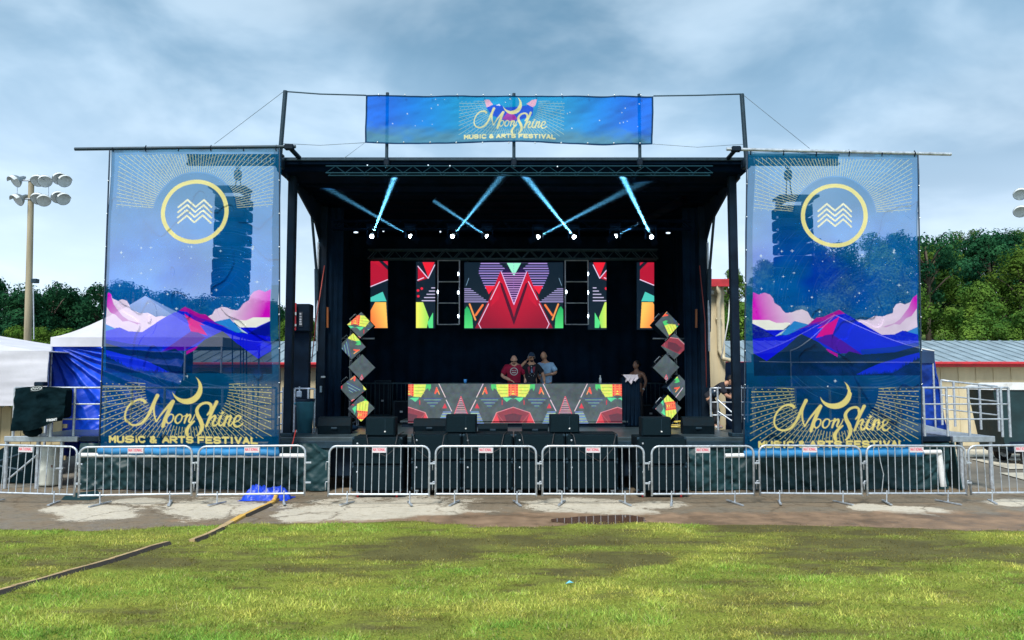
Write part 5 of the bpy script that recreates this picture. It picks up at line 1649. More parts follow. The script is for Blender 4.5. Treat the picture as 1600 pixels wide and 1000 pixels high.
def wedge(px, yb, wpx, hpx, Y, lb, yaw=0, low=False):
    c = P(px, yb, Y); wx = wpx / FOC * Y; hz_ = hpx / FOC * Y; z0 = DK
    r_ = thing('monitor_wedge', lb, 'stage monitor', (c.x, Y, z0), 'wedge monitors on the stage deck')
    prof = [(0, 0), (.40, 0), (.46, hz_ * .55), (.30, hz_), (.05, hz_ * .95), (-.04, hz_ * .5)]
    rot = Matrix.Rotation(R(yaw), 3, 'Z')
    f = lambda x, y, z: Vector((c.x, Y, z0)) + rot @ Vector((x, y, z))
    part('cabinet', spkblack, r_, lambda b: b.prism([f(-wx / 2, y, z) for (y, z) in prof], rot @ Vector((wx, 0, 0))))
    part('grille', grille, r_, lambda b: b.prism([f(-wx / 2 + .03, .44, hz_ * .62), f(-wx / 2 + .03, .32, hz_ * .96), f(-wx / 2 + .03, .335, hz_ * 1.0), f(-wx / 2 + .03, .46, hz_ * .66)], rot @ Vector((wx - .06, 0, 0))))
    part('handle', darksteel, r_, lambda b: b.box(f(0, -.03, hz_ * .35), (.14, .04, .05), bev=.01))
    return r_


wedge(522, 686, 50, 26, 17.6, 'black wedge monitor at the left front of the deck', 6)
wedge(1092, 688, 48, 26, 17.6, 'black wedge monitor at the right front of the deck', -5)
wedge(671, 677, 50, 22, 17.9, 'low black wedge monitor left behind the middle subwoofers')
wedge(770, 677, 46, 13, 18.0, 'low black wedge monitor before the DJ table, left of centre')
wedge(836, 677, 40, 13, 18.0, 'low black wedge monitor before the DJ table, right of centre')

# ------------------------------------------------------------------ moving lights, beams and the haze that shows them
hzm = bpy.data.materials.new('stage_haze'); hzm.use_nodes = True
t = hzm.node_tree; t.nodes.remove(t.nodes['Principled BSDF'])
pv = t.nodes.new('ShaderNodeVolumePrincipled'); pv.inputs['Density'].default_value = .36; pv.inputs['Color'].default_value = (.55, .8, 1, 1); pv.inputs['Anisotropy'].default_value = .3
t.links.new(pv.outputs[0], t.nodes['Material Output'].inputs['Volume'])
lens = emit('moving_light_lens', (.80, .92, 1.0), 22)
heads = ((581, 369, 628, 247, 16.6, 1.0), (641, 369, 503, 289, 18.0, .4), (707, 369, 797, 259, 16.6, .38), (761, 369, 678, 314, 18.6, .6),
         (841, 370, 1024, 274, 17.3, .5), (897, 370, 800, 250, 16.6, 1.0), (962, 369, 1069, 312, 18.8, .3), (1018, 370, 960, 250, 16.6, 1.5))
BEAM = 13000
for i, (px, py, tx, ty, tY, pw) in enumerate(heads):
    Yh = 18.6
    p = P(px, py, Yh); q = P(tx, ty, tY); d = (q - p).normalized()
    side = ('far left', 'second', 'third', 'fourth', 'fifth', 'sixth', 'seventh', 'far right')[i]
    r_ = thing('moving_light', 'lit moving light, ' + side + (' in the row' if 'far' in side else ' from the left') + ' under the roof', 'stage light', (p.x, Yh, p.z + .3), 'moving lights in a row under the roof')
    part('base', ceil_m, r_, lambda b: b.box((p.x, Yh + .12, p.z + .27), (.3, .24, .1), bev=.02))
    part('yoke_arm', ceil_m, r_, lambda b: b.box((p.x - .13, Yh + .12, p.z + .1), (.03, .1, .26)))
    part('yoke_arm', ceil_m, r_, lambda b: b.box((p.x + .13, Yh + .12, p.z + .1), (.03, .1, .26)))
    hd = part('head', ceil_m, r_, lambda b: (b.tube(p - d * .24, p - d * .02, .085, 14, r2=.07)))
    part('lens', lens, hd, lambda b: b.ball(p - d * .01, .048, 14, 10))
    ld = bpy.data.lights.new('beam', 'SPOT'); lo = bpy.data.objects.new('beam', ld); COL.objects.link(lo)
    ld.energy = BEAM * pw; ld.color = (.25, .72, 1.0); ld.spot_size = R(4.5); ld.spot_blend = 1.0; ld.shadow_soft_size = .02
    bm_ = part('lit_haze', hzm, r_, lambda b: b.tube(p + d * .06, q, .05, 16, r2=.05 + math.tan(R(2.3)) * (q - p).length))
    lo.parent = r_; lo.location = (p + d * .1) - r_.location
    lo.rotation_euler = d.to_track_quat('-Z', 'Y').to_euler()
# small stray fixtures seen as glints under the roof
fx = emit('small_white_lamp', (.7, .85, 1), 1.2)
for (px, py, sx, lb) in ((556, 363, .06, 'small lit white bar high at the left under the roof'), (1044, 364, .06, 'small lit white bar high at the right under the roof'),
                         (599, 361, .025, 'pinpoint lamp just left of the second moving light'), (688, 362, .02, 'pinpoint lamp just left of the third moving light')):
    q = P(px, py, 18.9)
    r_ = thing('work_lamp', lb, 'lamp', q, 'small lamps under the stage roof')
    part('lamp', fx, r_, lambda b: b.ball(q, (sx, .02, .022), 8, 6))
    part('bracket', black, r_, lambda b: b.box(q + Vector((0, .06, .02)), (sx * 1.6, .08, .06)))
for (px, py) in ((463, 256), (560, 257), (652, 258), (870, 259)):
    pass
for i, (px, py, lb) in enumerate(((574 - 0, 258, 'tiny lamp on the front truss above the first moving light'), (669, 258, 'tiny lamp on the front truss right of the first banner pole'), (703, 259, 'tiny lamp on the front truss left of the middle'), (871, 260, 'tiny lamp on the front truss right of the middle'))):
    q = P(px, py, 16.3)
    r_ = thing('truss_lamp', lb, 'lamp', q, 'tiny lamps along the front truss')
    part('lamp', fx, r_, lambda b: b.ball(q, .014, 6, 5))
# ================================================================== WINGS, RAMP, RAILINGS
skirtm = M('dark_green_tarp', (.008, .036, .042), .5, var=.2, scale=.8, bump=.1, bscale=3, spec=.3)
bluetarp = M('blue_tarp', (.003, .055, .56), .42, var=.25, scale=1.5, bump=.2, bscale=5, spec=.3)


def cloth2(name, mat, parent, a, b, zt, zb, Yoff, nx, ny, seed, cr=.10):
    """loose skirt between two ground points, from zb up to zt, with diagonal drag folds"""
    return cloth(name, mat, parent, (a[0], a[1], zb), (b[0], b[1], zb), (b[0], b[1], zt), (a[0], a[1], zt), nx, ny, 3.3, .05, seed, (0, -1, 0), crinkle=cr * 1.1)


def railing(name, label, pts, z, hgt=1.02, group=None, mat=steel, posts=True, rails=(1.0, .66, .35), r=.024):
    root = thing(name, label, 'railing', (pts[0][0], pts[0][1], z), group)
    for k, h in enumerate(rails):
        part('rail', mat, root, lambda b: b.path([(p[0], p[1], (p[2] if len(p) > 2 else z) + hgt * h) for p in pts], r if k == 0 else r * .75, 6))
    if posts:
        for p in pts:
            zz = p[2] if len(p) > 2 else z
            part('post', mat, root, lambda b: b.tube((p[0], p[1], zz - .02), (p[0], p[1], zz + hgt), r * 1.15, 8))
    return root


YW = 17.0
# left wing
wl = thing('left_wing_deck', 'raised side deck with silver edge left of the stage', 'platform', (X(230, YW), YW, 0))
xw0 = X(12, YW)
part('deck', deckm, wl, lambda b: b.box(((xw0 + SX0) / 2 - .05, YW + 1.3, DK - .07), (SX0 - xw0 - .15, 2.5, .08)))
part('edge_beam', alu, wl, lambda b: b.box(((xw0 + X(126, YW)) / 2, YW, DK - .06), (X(126, YW) - xw0, .08, .12), bev=.01))
part('edge_beam', black, wl, lambda b: b.box(((X(127, YW) + SX0) / 2, YW, DK - .06), (SX0 - X(127, YW) - .1, .08, .12), bev=.01))
for px in (13, 62, 99):
    part('leg', steel, wl, lambda b: b.tube((X(px, YW), YW + .05, 0.01), (X(px, YW), YW + .05, DK - .1), .04, 8))
part('brace', steel, wl, lambda b: b.tube((X(15, YW), YW + .1, .2), (X(60, YW), YW + .1, .75), .02, 6))
part('screw_jack', steel, wl, lambda b: b.box((X(98, YW), YW + .05, .45), (.16, .1, .03)))
cloth2('skirt', skirtm, wl, (X(126, 16.7), 16.75), (X(516, 16.7), 16.6), DK - .13, .03, 0, 130, 40, 4, .12)
railing('wing_railing', 'silver railing along the front of the left wing deck', [(X(p, YW), YW) for p in (24, 78, 118, 166, 206, 258, 300, 348, 396, 432)], DK, 1.06, 'railings round the stage wings')
railing('wing_railing', 'silver railing stub behind the left corner post of the stage', [(X(p, 18.12), 18.12) for p in (461, 482, 492)], DK, 1.02, 'railings round the stage wings', rails=(1, .6))
st = thing('side_stairs', 'silver stair with railings seen between left banner and stage', 'stairs', (X(440, 18.5), 18.5, DK))
for k in range(5):
    part('step', alu, st, lambda b: b.box((X(446, 18.5) - .05 * k, 18.4 + k * .25, DK - .1 - .18 * k), (.7, .24, .04)))
for dz in (0, .25, .5, .75):
    part('rail', steel, st, lambda b: b.tube((X(432, 18.2), 18.2, DK + .15 + dz), (X(457, 18.2), 18.2 + .1, DK + .28 + dz), .018, 6))
part('post', steel, st, lambda b: b.tube((X(443, 18.25), 18.25, DK - .1), (X(443, 18.25), 18.25, DK + 1.05), .03))

# right wing and ramp
wr = thing('right_wing_deck', 'raised side deck right of the stage behind the right banner', 'platform', (X(1330, YW), YW, 0))
xr1 = X(1484, YW)
part('deck', deckm, wr, lambda b: b.box(((SX1 + xr1) / 2 + .05, YW + 1.3, DK - .07), (xr1 - SX1 - .12, 2.5, .08)))
part('edge_beam', black, wr, lambda b: b.box(((SX1 + xr1) / 2, YW, DK - .06), (xr1 - SX1 - .1, .08, .12), bev=.01))
cloth2('skirt', skirtm, wr, (X(1074, 16.7), 16.6), (X(1482, 16.7), 16.75), DK - .13, .03, 0, 130, 40, 9, .12)
part('skirt_end', skirtm, wr, lambda b: b.prism([(xr1 + .05, 16.75, .02), (xr1 - .1, 16.75, DK - .12), (xr1 - .1, 19.0, DK - .12), (xr1 + .15, 19.0, .02)], (-.03, 0, 0)))
for px in (1250, 1400):
    part('leg', steel, wr, lambda b: b.tube((X(px, YW), YW + .2, 0.01), (X(px, YW), YW + .2, DK - .1), .04, 8))
ramp = thing('access_ramp', 'silver loading ramp with railings right of the right banner', 'ramp', (X(1520, YW), YW, 0))
xr2 = X(1548, YW)
part('landing', alu, ramp, lambda b: b.box(((xr1 + xr2) / 2, YW + .75, DK - .05), (xr2 - xr1, 1.5, .1), bev=.01))
part('edge_beam', alu, ramp, lambda b: b.box(((xr1 + xr2) / 2, YW - .03, DK - .06), (xr2 - xr1 + .02, .06, .13), bev=.01))
part('sloped_deck', alu, ramp, lambda b: b.prism([(xr1 - .4, YW + 1.6, DK + .32), (xr2 + .05, YW + 1.6, DK - .02), (xr2 + .05, YW + 1.6, DK - .14), (xr1 - .4, YW + 1.6, DK - .1)], (0, 1.2, 0)))
for px, dy in ((1499, .05), (1545, .05), (1541, 1.4)):
    part('leg', steel, ramp, lambda b: b.tube((X(px, YW), YW + dy, .01), (X(px, YW), YW + dy, DK - .08), .045, 8))
part('screw_jack', darksteel, ramp, lambda b: b.tube((X(1497, YW + .3), YW + .3, .05), (X(1492, YW + .3), YW + .3, DK - .1), .035, 8))
railing('wing_railing', 'silver railing along the front of the right wing deck and landing', [(X(p, YW), YW) for p in (1176, 1242, 1296, 1342, 1400, 1442, 1478, 1512, 1563, 1575)], DK, 1.06, 'railings round the stage wings')
railing('wing_railing', 'slanting far railing running down beside the loading ramp', [(X(p, YW + 1.7), YW + 1.7, z_) for p, z_ in ((1470, DK + .16), (1490, DK + .12), (1530, DK + .05), (1558, DK))], DK, 1.06, 'railings round the stage wings')
railing('wing_railing', 'silver railing in the gap behind the right corner post', [(X(p, 19), 19) for p in (1110, 1121, 1150, 1178)], DK, 1.02, 'railings round the stage wings')
bp_ = P(1121, 640, 19)
part('diagonal', steel, ramp, lambda b: (b.tube(P(1122, 625, 18.9), P(1150, 650, 18.6), .02, 6), b.tube(P(1122, 643, 18.9), P(1150, 662, 18.6), .02, 6)))
for k in range(5):
    part('baluster', alu, ramp, lambda b: b.tube(P(1148 + k * 5, 602, 19.6), P(1148 + k * 5, 660, 19.6), .025, 6))
# striped cable coil
coil = thing('cable_coil', 'loose coil of yellow and black striped cable by the right cube tower', 'cable', P(1060, 664, 19.3))
ylw = M('yellow_cable', (.55, .42, .08), .6, var=.2); blk = M('black_cable', (.02, .02, .02), .6)
for k in range(9):
    a0 = k * .9
    part('loop', ylw if k % 2 == 0 else blk, coil, lambda b: b.path([(X(1063, 19.3) + .30 * math.cos(a0 + t / 5) + .03 * k - .1, 19.3 + .22 * math.sin(a0 + t / 5), DK + .03 + .018 * k) for t in range(15)], .022, 5))

# ------------------------------------------------------------------ canopies and tents
tentw = M('white_canopy_fabric', (.55, .55, .60), .8, var=.12, scale=1.2, bump=.35, bscale=4, dirt=(.42, .42, .42))
navy = M('navy_canopy_fabric', (.008, .035, .10), .7, var=.3, scale=1.5, bump=.3, bscale=6)


def pyramid_roof(b, x0, x1, y0, y1, ze, zp, sag=.16, n=10, val=.28, apx=None):
    cx, cy_ = (x0 + x1) / 2 if apx is None else apx, (y0 + y1) / 2
    cs = [(x0, y0), (x1, y0), (x1, y1), (x0, y1)]
    for s in range(4):
        (xa, ya), (xb, yb) = cs[s], cs[(s + 1) % 4]
        vs = []; fs = []
        for i in range(n + 1):
            t = i / n
            z = ze + (zp - ze) * (t ** 1.35 if sag else t)
            for j in range(n + 1):
                u = j / n
                ex = xa + (xb - xa) * u; ey = ya + (yb - ya) * u
                zz = z - sag * .25 * math.sin(u * math.pi) * (1 - t) * .0
                vs.append((ex + (cx - ex) * t, ey + (cy_ - ey) * t, zz))
        for i in range(n):
            for j in range(n):
                a = i * (n + 1) + j; fs.append((a, a + 1, a + n + 2, a + n + 1))
        b.add(vs, fs, True)
        b.add([(xa, ya, ze), (xb, yb, ze), (xb, yb, ze - val), (xa, ya, ze - val)], [(0, 3, 2, 1)])


Yt = 19.8
x0, x1 = X(76, Yt), X(346, Yt); ze = Z(527, Yt); y1_ = Yt + 3.0
zp = Z(462, Yt + 1.5)
ca = thing('white_canopy', 'white peaked canopy with blue tarp walls behind the left banner', 'canopy', ((x0 + x1) / 2, Yt + 1.5, 0))
part('roof', tentw, ca, lambda b: pyramid_roof(b, x0, x1, Yt, y1_, ze, zp, val=.24, apx=X(222, Yt + 1.5)))
for (xx, yy) in ((x0 + .03, Yt + .03), (x1 - .03, Yt + .03), (x1 - .03, y1_ - .03), (x0 + .03, y1_ - .03)):
    part('leg', steel, ca, lambda b: b.tube((xx, yy, 0.01), (xx, yy, ze), .025, 8))
part('leg', steel, ca, lambda b: b.tube((X(287, Yt), Yt + .03, 0.01), (X(287, Yt), Yt + .03, ze), .028, 8))
xb_ = X(282, Yt)
cloth('tarp_wall', bluetarp, ca, (x0 - .10, Yt + .02, .9), (xb_, Yt + .02, .9), (xb_, Yt + .05, ze - .2), (x0, Yt + .05, ze - .2), 150, 110, 2.5, .03, 33, (0, -1, 0), crinkle=.05, fan=.30)
cloth('tarp_wall', bluetarp, ca, (x0 - .08, y1_, .3), (x0 - .10, Yt, .3), (x0, Yt, ze - .2), (x0, y1_, ze - .2), 50, 50, 3, .05, 37, (-1, 0, 0), crinkle=.07)
cloth('tarp_wall', bluetarp, ca, (x0, y1_, .3), (X(300, y1_), y1_, .3), (X(300, y1_), y1_, ze - .2), (x0, y1_, ze - .2), 50, 50, 3, .05, 38, (0, -1, 0), crinkle=.07)

Yc = 19.6
x0, x1 = X(1236, Yc), X(1462, Yc); ze = Z(549, Yc); y1_ = Yc + 3.2
zp = Z(493, Yc + 1.6)
cb = thing('navy_canopy', 'dark blue peaked canopy with crinkled tarp walls behind the right banner', 'canopy', ((x0 + x1) / 2, Yc + 1.6, 0))
part('roof', navy, cb, lambda b: pyramid_roof(b, x0, x1, Yc, y1_, ze, zp, val=.3))
pk_ = ((x0 + x1) / 2, Yc + 1.6, zp)
for k, (cx, cy2) in enumerate(((x0, Yc), (x1, Yc), (x0, y1_), (x1, y1_))):
    part('seam', white, cb, lambda b: b.path([(cx + (pk_[0] - cx) * t, cy2 + (pk_[1] - cy2) * t, ze + (zp - ze) * t ** 1.35 + .012) for t in (0, .12, .25, .4, .6, .8, 1)], .018, 5))
part('seam', white, cb, lambda b: b.path([(x0 - .8, Yc - .02, ze - .26), (x0, Yc - .03, ze - .28), (x1 - .4, Yc - .03, ze - .28)], .014, 5))
part('seam', white, cb, lambda b: b.tube((x0, Yc - .02, ze), (x0, Yc - .02, .9), .012, 5))
for (xx, yy) in ((x0 + .03, Yc + .03), (x1 - .03, Yc + .03), (x1 - .03, y1_ - .03), (x0 + .03, y1_ - .03)):
    part('leg', steel, cb, lambda b: b.tube((xx, yy, 0.01), (xx, yy, ze), .025, 8))
crnavy = M('navy_tarp', (.004, .038, .28), .38, var=.5, scale=3, bump=.5, bscale=9, spec=.3)
cloth('tarp_wall', crnavy, cb, (x0, Yc, .9), (x1 + .30, Yc, .9), (x1, Yc, ze - .1), (x0, Yc, ze - .1), 110, 80, 1.5, .03, 43, (0, -1, 0), crinkle=.06)
cloth('tarp_wall', navy, cb, (x0 - .85, Yc + 3, .5), (x0 - .0, Yc + .02, .5), (x0, Yc + .02, ze - .26), (x0 - .85, Yc + 3, ze - .22), 60, 50, 2, .03, 44, (-1, 0, 0), crinkle=.03)
cloth('tarp_wall', crnavy, cb, (x1 + .30, Yc, .5), (x1 + .2, y1_, .5), (x1, y1_, ze - .1), (x1, Yc, ze - .1), 50, 50, 2, .03, 45, (1, 0, 0), crinkle=.05)

# big white tent at the far left edge
Yg = 19.0
xg1 = X(75, Yg)
tg = thing('white_marquee', 'large white peaked tent cut off by the left edge', 'tent', (xg1 - 6.5, Yg + 3, 0))
part('roof', tentw, tg, lambda b: pyramid_roof(b, xg1 - 13, xg1, Yg, Yg + 6, Z(549, Yg), Z(492, Yg + 3), val=.02))
cloth('side_wall', tentw, tg, (xg1 - 13, Yg, Z(634, Yg)), (xg1 - .02, Yg, Z(634, Yg)), (xg1, Yg, Z(548, Yg)), (xg1 - 13, Yg, Z(548, Yg)), 80, 30, 3, .04, 53, (0, -1, 0))
for xx in (xg1 - .05, xg1 - 12.95):
    for yy in (Yg + .05, Yg + 5.95):
        part('leg', steel, tg, lambda b: b.tube((xx, yy, .01), (xx, yy, Z(552, Yg)), .03, 8))
# small white tents up the slope
for i, (px, top, Y, s, lb) in enumerate(((1130, 500, 56, 1.5, 'small white peaked tent up the slope right of the stage'),)):
    z0 = float(hill_h(X(px, Y), Y)); p = P(px, top, Y); b0 = Z(528, Y)
    r_ = thing('small_tent', lb, 'tent', (p.x, Y, b0))
    part('roof', tentw, r_, lambda b: pyramid_roof(b, p.x - s, p.x + s, Y, Y + 2.6, b0 + .6, p.z, sag=0, val=.2, n=4))
    part('wall', tentw, r_, lambda b: b.box((p.x, Y + 1.3, (b0 + .5 + z0) / 2 - .2), (2 * s - .1, 2.4, b0 + .9 - z0)))
grassm = M('bright_slope_grass', (.22, .33, .05), .9, var=.2, scale=.6)
sg = MB()
pa, pb = P(1080, 529, 55), P(1200, 529, 55)
sg.add([(pa.x - 6, 42, 0.5), (pb.x + 1, 42, 0.5), (pb.x + 1, 60, pa.z + .5), (pa.x - 6, 60, pa.z + .5)], [(0, 1, 2, 3)])
tag(sg.build('grass_slope', grassm), 'bright grass slope below the small white tent', kind='structure')

# plank fence at the far left
fence = thing('plank_fence', 'beige plank fence below the white tent at the left edge', 'fence', (X(20, 19.4), 19.6, 0))
plank = M('fence_plank', (.45, .36, .2), .8, var=.25, scale=3, bump=.4, bscale=20, stretch=(1, 1, .2))
for k in range(11):
    xx = X(-60, 19.6) + k * .26 - .25; h_ = Z(640, 19.6) + (.12 * abs(math.sin(k * 1.1)) if k != 6 else .22)
    part('plank', plank, fence, lambda b: b.prism([(xx, 19.6, 0), (xx + .245, 19.6, 0), (xx + .245, 19.6, h_ - .05), (xx + .12, 19.6, h_ + .03), (xx, 19.6, h_ - .05)], (0, .025, 0)))
part('rail', plank, fence, lambda b: b.box((X(-60, 19.6) + 1.2, 19.66, 1.2), (3, .05, .1)))
part('rail', plank, fence, lambda b: b.box((X(-60, 19.6) + 1.2, 19.66, .4), (3, .05, .1)))

# ------------------------------------------------------------------ field lights
def lamp_pole(name, label, px, Y, top_py, lamps, arms, foot_px=None):
    base = P(px, 535, Y); x = base.x
    r_ = thing(name, label, 'light pole', (x, Y, 0), 'wooden field light poles')
    wood = M('pole_wood', (.32, .28, .19), .85, var=.35, scale=3, bump=.5, bscale=20, stretch=(1, 1, .1))
    zt = Z(top_py, Y); xt = X(px + 3, Y, top_py)
    part('pole', wood, r_, lambda b: b.tube((x, Y, 0), (xt, Y, zt), .2, 14, r2=.14))
    for (pa, pb, py) in arms:
        part('crossarm', steel, r_, lambda b: b.tube(P(pa, py, Y - .15), P(pb, py, Y - .15), .04, 6))
    lampg = M('lamp_glass', (.55, .62, .66), .12, spec=.9); hous = M('lamp_shell', (.25, .30, .32), .4, metal=.5)
    for (lx, ly, dx) in lamps:
        c = P(lx, ly, Y - .25)
        d = Vector((dx, -.7, -.55)).normalized()
        rot = d.to_track_quat('Z', 'Y').to_matrix()
        prof = [(.05, -.55), (.13, -.42), (.17, -.15), (.33, .0), (.44, .18), (.46, .26)]
        hd = MB(); n = 18; vs = []
        for (rr, hh) in prof:
            for i in range(n):
                a = 2 * math.pi * i / n
                vs.append(c + rot @ Vector((rr *   .76 * math.cos(a), rr * .76 * math.sin(a), hh * .76)))
        hd.add(vs, [(i * n + k, i * n + (k + 1) % n, (i + 1) * n + (k + 1) % n, (i + 1) * n + k) for i in range(len(prof) - 1) for k in range(n)] + [tuple(range(n))], True)
        h = hd.build('floodlight', hous, r_)
        part('lens', lampg, h, lambda b: b.add([c + rot @ Vector((.335 * math.cos(2 * math.pi * k / 18), .335 * math.sin(2 * math.pi * k / 18), .19)) for k in range(18)], [tuple(range(18))]))
        part('visor', M('visor_white', (.6, .65, .66), .4), h, lambda b: b.add([c + rot @ Vector((.345 * math.cos(a), .345 * math.sin(a), hh)) for hh in (.19, .40) for a in [R(20 + k * 14) for k in range(11)]], [(k, k + 1, k + 12, k + 11) for k in range(10)], True))
    return r_


lp = lamp_pole('light_pole', 'wooden light pole with two rows of floodlights at the left', 46, 40, 281, ((29, 281, -.4), (60, 280, .3), (70, 281, .5), (92, 277, .6), (99, 281, .8), (33, 310, -.4), (60, 308, .3), (68, 311, .5), (90, 306, .6), (97, 309, .8)), ((25, 102, 282), (29, 100, 311)))
part('stay', steel, lp, lambda b: (b.tube(P(27, 288, 39.8), P(27, 305, 39.8), .015, 4), b.tube(P(76, 285, 39.8), P(76, 308, 39.8), .015, 4)))
part('speaker_box', darksteel, lp, lambda b: b.box(P(55, 439, 39.7), (.28, .3, .22), bev=.02))
part('conduit', steel, lp, lambda b: b.tube(P(52, 450, 39.75), P(53, 530, 39.75), .03, 5))
lamp_pole('light_pole', 'wooden light pole mostly outside the right edge with floodlights showing', 1640, 40, 292, ((1594, 301, -.4), (1594, 328, -.4), (1614, 301, -.2), (1614, 330, .1), (1660, 301, .2), (1662, 330, .2)), ((1590, 1680, 303), (1590, 1680, 330)))

# ------------------------------------------------------------------ left wing clutter
def blob_cover(name, mat, parent, c, size, seed, nx=46, nz=30, droop=.12):
    u, v = np.meshgrid(np.linspace(0, 2 * math.pi, nx), np.linspace(0, 1, nz)); u = u.ravel(); v = v.ravel()
    sq = 1 / np.maximum(np.abs(np.cos(u)), np.abs(np.sin(u))) ** .5
    rad = np.sin(np.clip(v / .6, 0, 1) * math.pi / 2)
    z = np.where(v < .6, .55 + .45 * np.cos(v / .6 * math.pi / 2), .55 * (1 - (v - .6) / .4))
    wob = 1 + .10 * (fbm(u * 1.4, v * 3, seed, 4) - .5) * 2 + .05 * np.sin(u * 9) * np.clip(v - .25, 0, 1)
    # keep the seam closed
    edge = np.minimum(u, 2 * math.pi - u) / .5; wob = 1 + (wob - 1) * np.clip(edge, 0, 1)
    x = c[0] + np.cos(u) * sq * rad * wob * size[0] / 2
    y = c[1] + np.sin(u) * sq * rad * wob * size[1] / 2
    zz = c[2] + z * size[2] + droop * (fbm(np.cos(u) * 2 + 5, np.sin(u) * 2 + 5, seed + 2, 3) - .5) * np.clip(v * 2, 0, 1)
    return grid_mesh(name, np.stack([x, y, zz], 1), nx, nz, mat, parent)


tee = M('black_cover_cloth', (.003, .012, .016), .95, var=.3, scale=3, bump=.3, bscale=10, spec=.05)
Yk = 16.75
kx = (X(28, Yk) + X(108, Yk)) / 2; kw = X(108, Yk) - X(28, Yk)
cov = thing('covered_screen', 'monitor under a black cover marked FRONT on the left wing railing', 'cover', (kx, Yk, DK))
u, v = np.meshgrid(np.linspace(0, 1, 60), np.linspace(0, 1, 50)); u = u.ravel(); v = v.ravel()
zt_, zb_ = Z(604, Yk), Z(673, Yk)
xx = kx + (u - .5) * kw * (1 - .10 * np.clip(v - .85, 0, 1) * 6 * (u > .5)) + .03 * (1 - v)
zlow = zb_ + .22 * smooth(.25, 1, u) - .0
zz = zt_ + (zlow - zt_) * v - .05 * np.abs(2 * u - 1) ** 4 * (1 - v) + .02 * (fbm(u * 5, v * 5, 2, 3) - .5)
yy = Yk - .13 - .05 * np.sin(u * 14 + 2 * v) * v + .1 * (fbm(u * 4, v * 4, 8, 4) - .5) * (v > .02)
grid_mesh('cover_front', np.stack([xx, yy, zz], 1), 60, 50, tee, cov)
part('screen_box', tee, cov, lambda b: b.box((kx, Yk + .08, (zt_ + zb_) / 2 + .12), (kw - .05, .3, zt_ - zb_ - .3), bev=.05))
part('stand_leg', steel, cov, lambda b: (b.tube((X(60, Yk), Yk + .1, DK), (X(61, Yk), Yk + .1, DK + .4), .022), b.tube((X(78, Yk), Yk + .1, DK), (X(78, Yk), Yk + .1, DK + .4), .04)))
part('loose_cloth', tee, cov, lambda b: b.ball((X(50, Yk), Yk + .1, DK + .12), (.2, .15, .13), 12, 8))


def sign_mesh(name, parent, p0, wx, hz_, bgc, draw, nx, ny, yoff=0., res=60, rot=0.0, units=(100, 30)):
    pic = Pic(0, 0, units[0], units[1], 3.0, bgc)
    draw(pic)
    u, v = np.meshgrid(np.linspace(0, 1, nx), np.linspace(0, 1, ny)); u = u.ravel(); v = v.ravel()
    x = (u - .5) * wx; z = (.5 - v) * hz_
    c, s_ = math.cos(rot), math.sin(rot)
    pts = np.stack([p0[0] + x * c - z * s_, np.full(u.shape, p0[1]), p0[2] + x * s_ + z * c], 1)
    o = grid_mesh(name, pts, nx, ny, printmat, parent, smooth=False)
    set_col(o.data, 'print', pic.sample(u * units[0], v * units[1]))
    return o


TB = (.003, .012, .016, 1)
sign_mesh('front_lettering', cov, P(81, 656, Yk - .24), .24, .07, TB, lambda q: words(q, 'FRONT', 6, 94, 6, 24, 5.5, (.7, .72, .72, 1)), 90, 30, rot=R(7))


def oval(q):
    d = np.hypot((q.X - 50) / 46, (q.Y - 15) / 13)
    q.blend(np.clip(1.5 - np.abs(d - .9) * 14, 0, 1), (.55, .6, .6, 1))
    q.curve([(20, 16), (30, 10), (38, 19), (47, 10), (56, 19), (64, 12), (80, 18)], 3.4, (.6, .64, .64, 1))


sign_mesh('oval_badge', cov, P(57, 607, Yk - .26), .27, .11, TB, oval, 90, 34, rot=R(9))
hat = thing('black_case', 'small black case on the deck behind the covered monitor', 'case', P(64, 600, 17.6))
part('case', black, hat, lambda b: b.box(P(64, 600, 17.6), (.22, .2, .1), bev=.02))
part('stand', darksteel, hat, lambda b: b.tube(P(64, 604, 17.6), (P(64, 604, 17.6).x, 17.6, DK), .02))
# white barrel
bx0 = (X(69, 17.6) + X(99, 17.6)) / 2; br = (X(101, 17.6) - X(69, 17.6)) / 2; z0b, z1b = 0.012, Z(697, 17.6)
barrel = thing('white_barrel', 'white plastic barrel standing under the left wing deck', 'barrel', (bx0, 17.6, 0))
part('drum', M('barrel_plastic', (.72, .74, .66), .45, var=.06, scale=4, dirt=(.5, .46, .35)), barrel, lambda b: b.lathe((bx0, 17.6, z0b), [(0, 0), (br * .92, 0), (br, .04), (br, .33), (br * 1.03, .35), (br, .37), (br, .66), (br * 1.03, .68), (br, .7), (br * .97, z1b - .04), (br * .9, z1b), (0, z1b)], 28))
part('bung', white, barrel, lambda b: b.lathe((bx0 + .1, 17.5, z1b), [(0.03, 0), (.03, .02), (0, .02)], 10))
part('label', M('barrel_mark', (.25, .12, .1), .6), barrel, lambda b: b.box((bx0 + br * .62, 17.6 - br * .80, .45), (.03, .012, .05)))
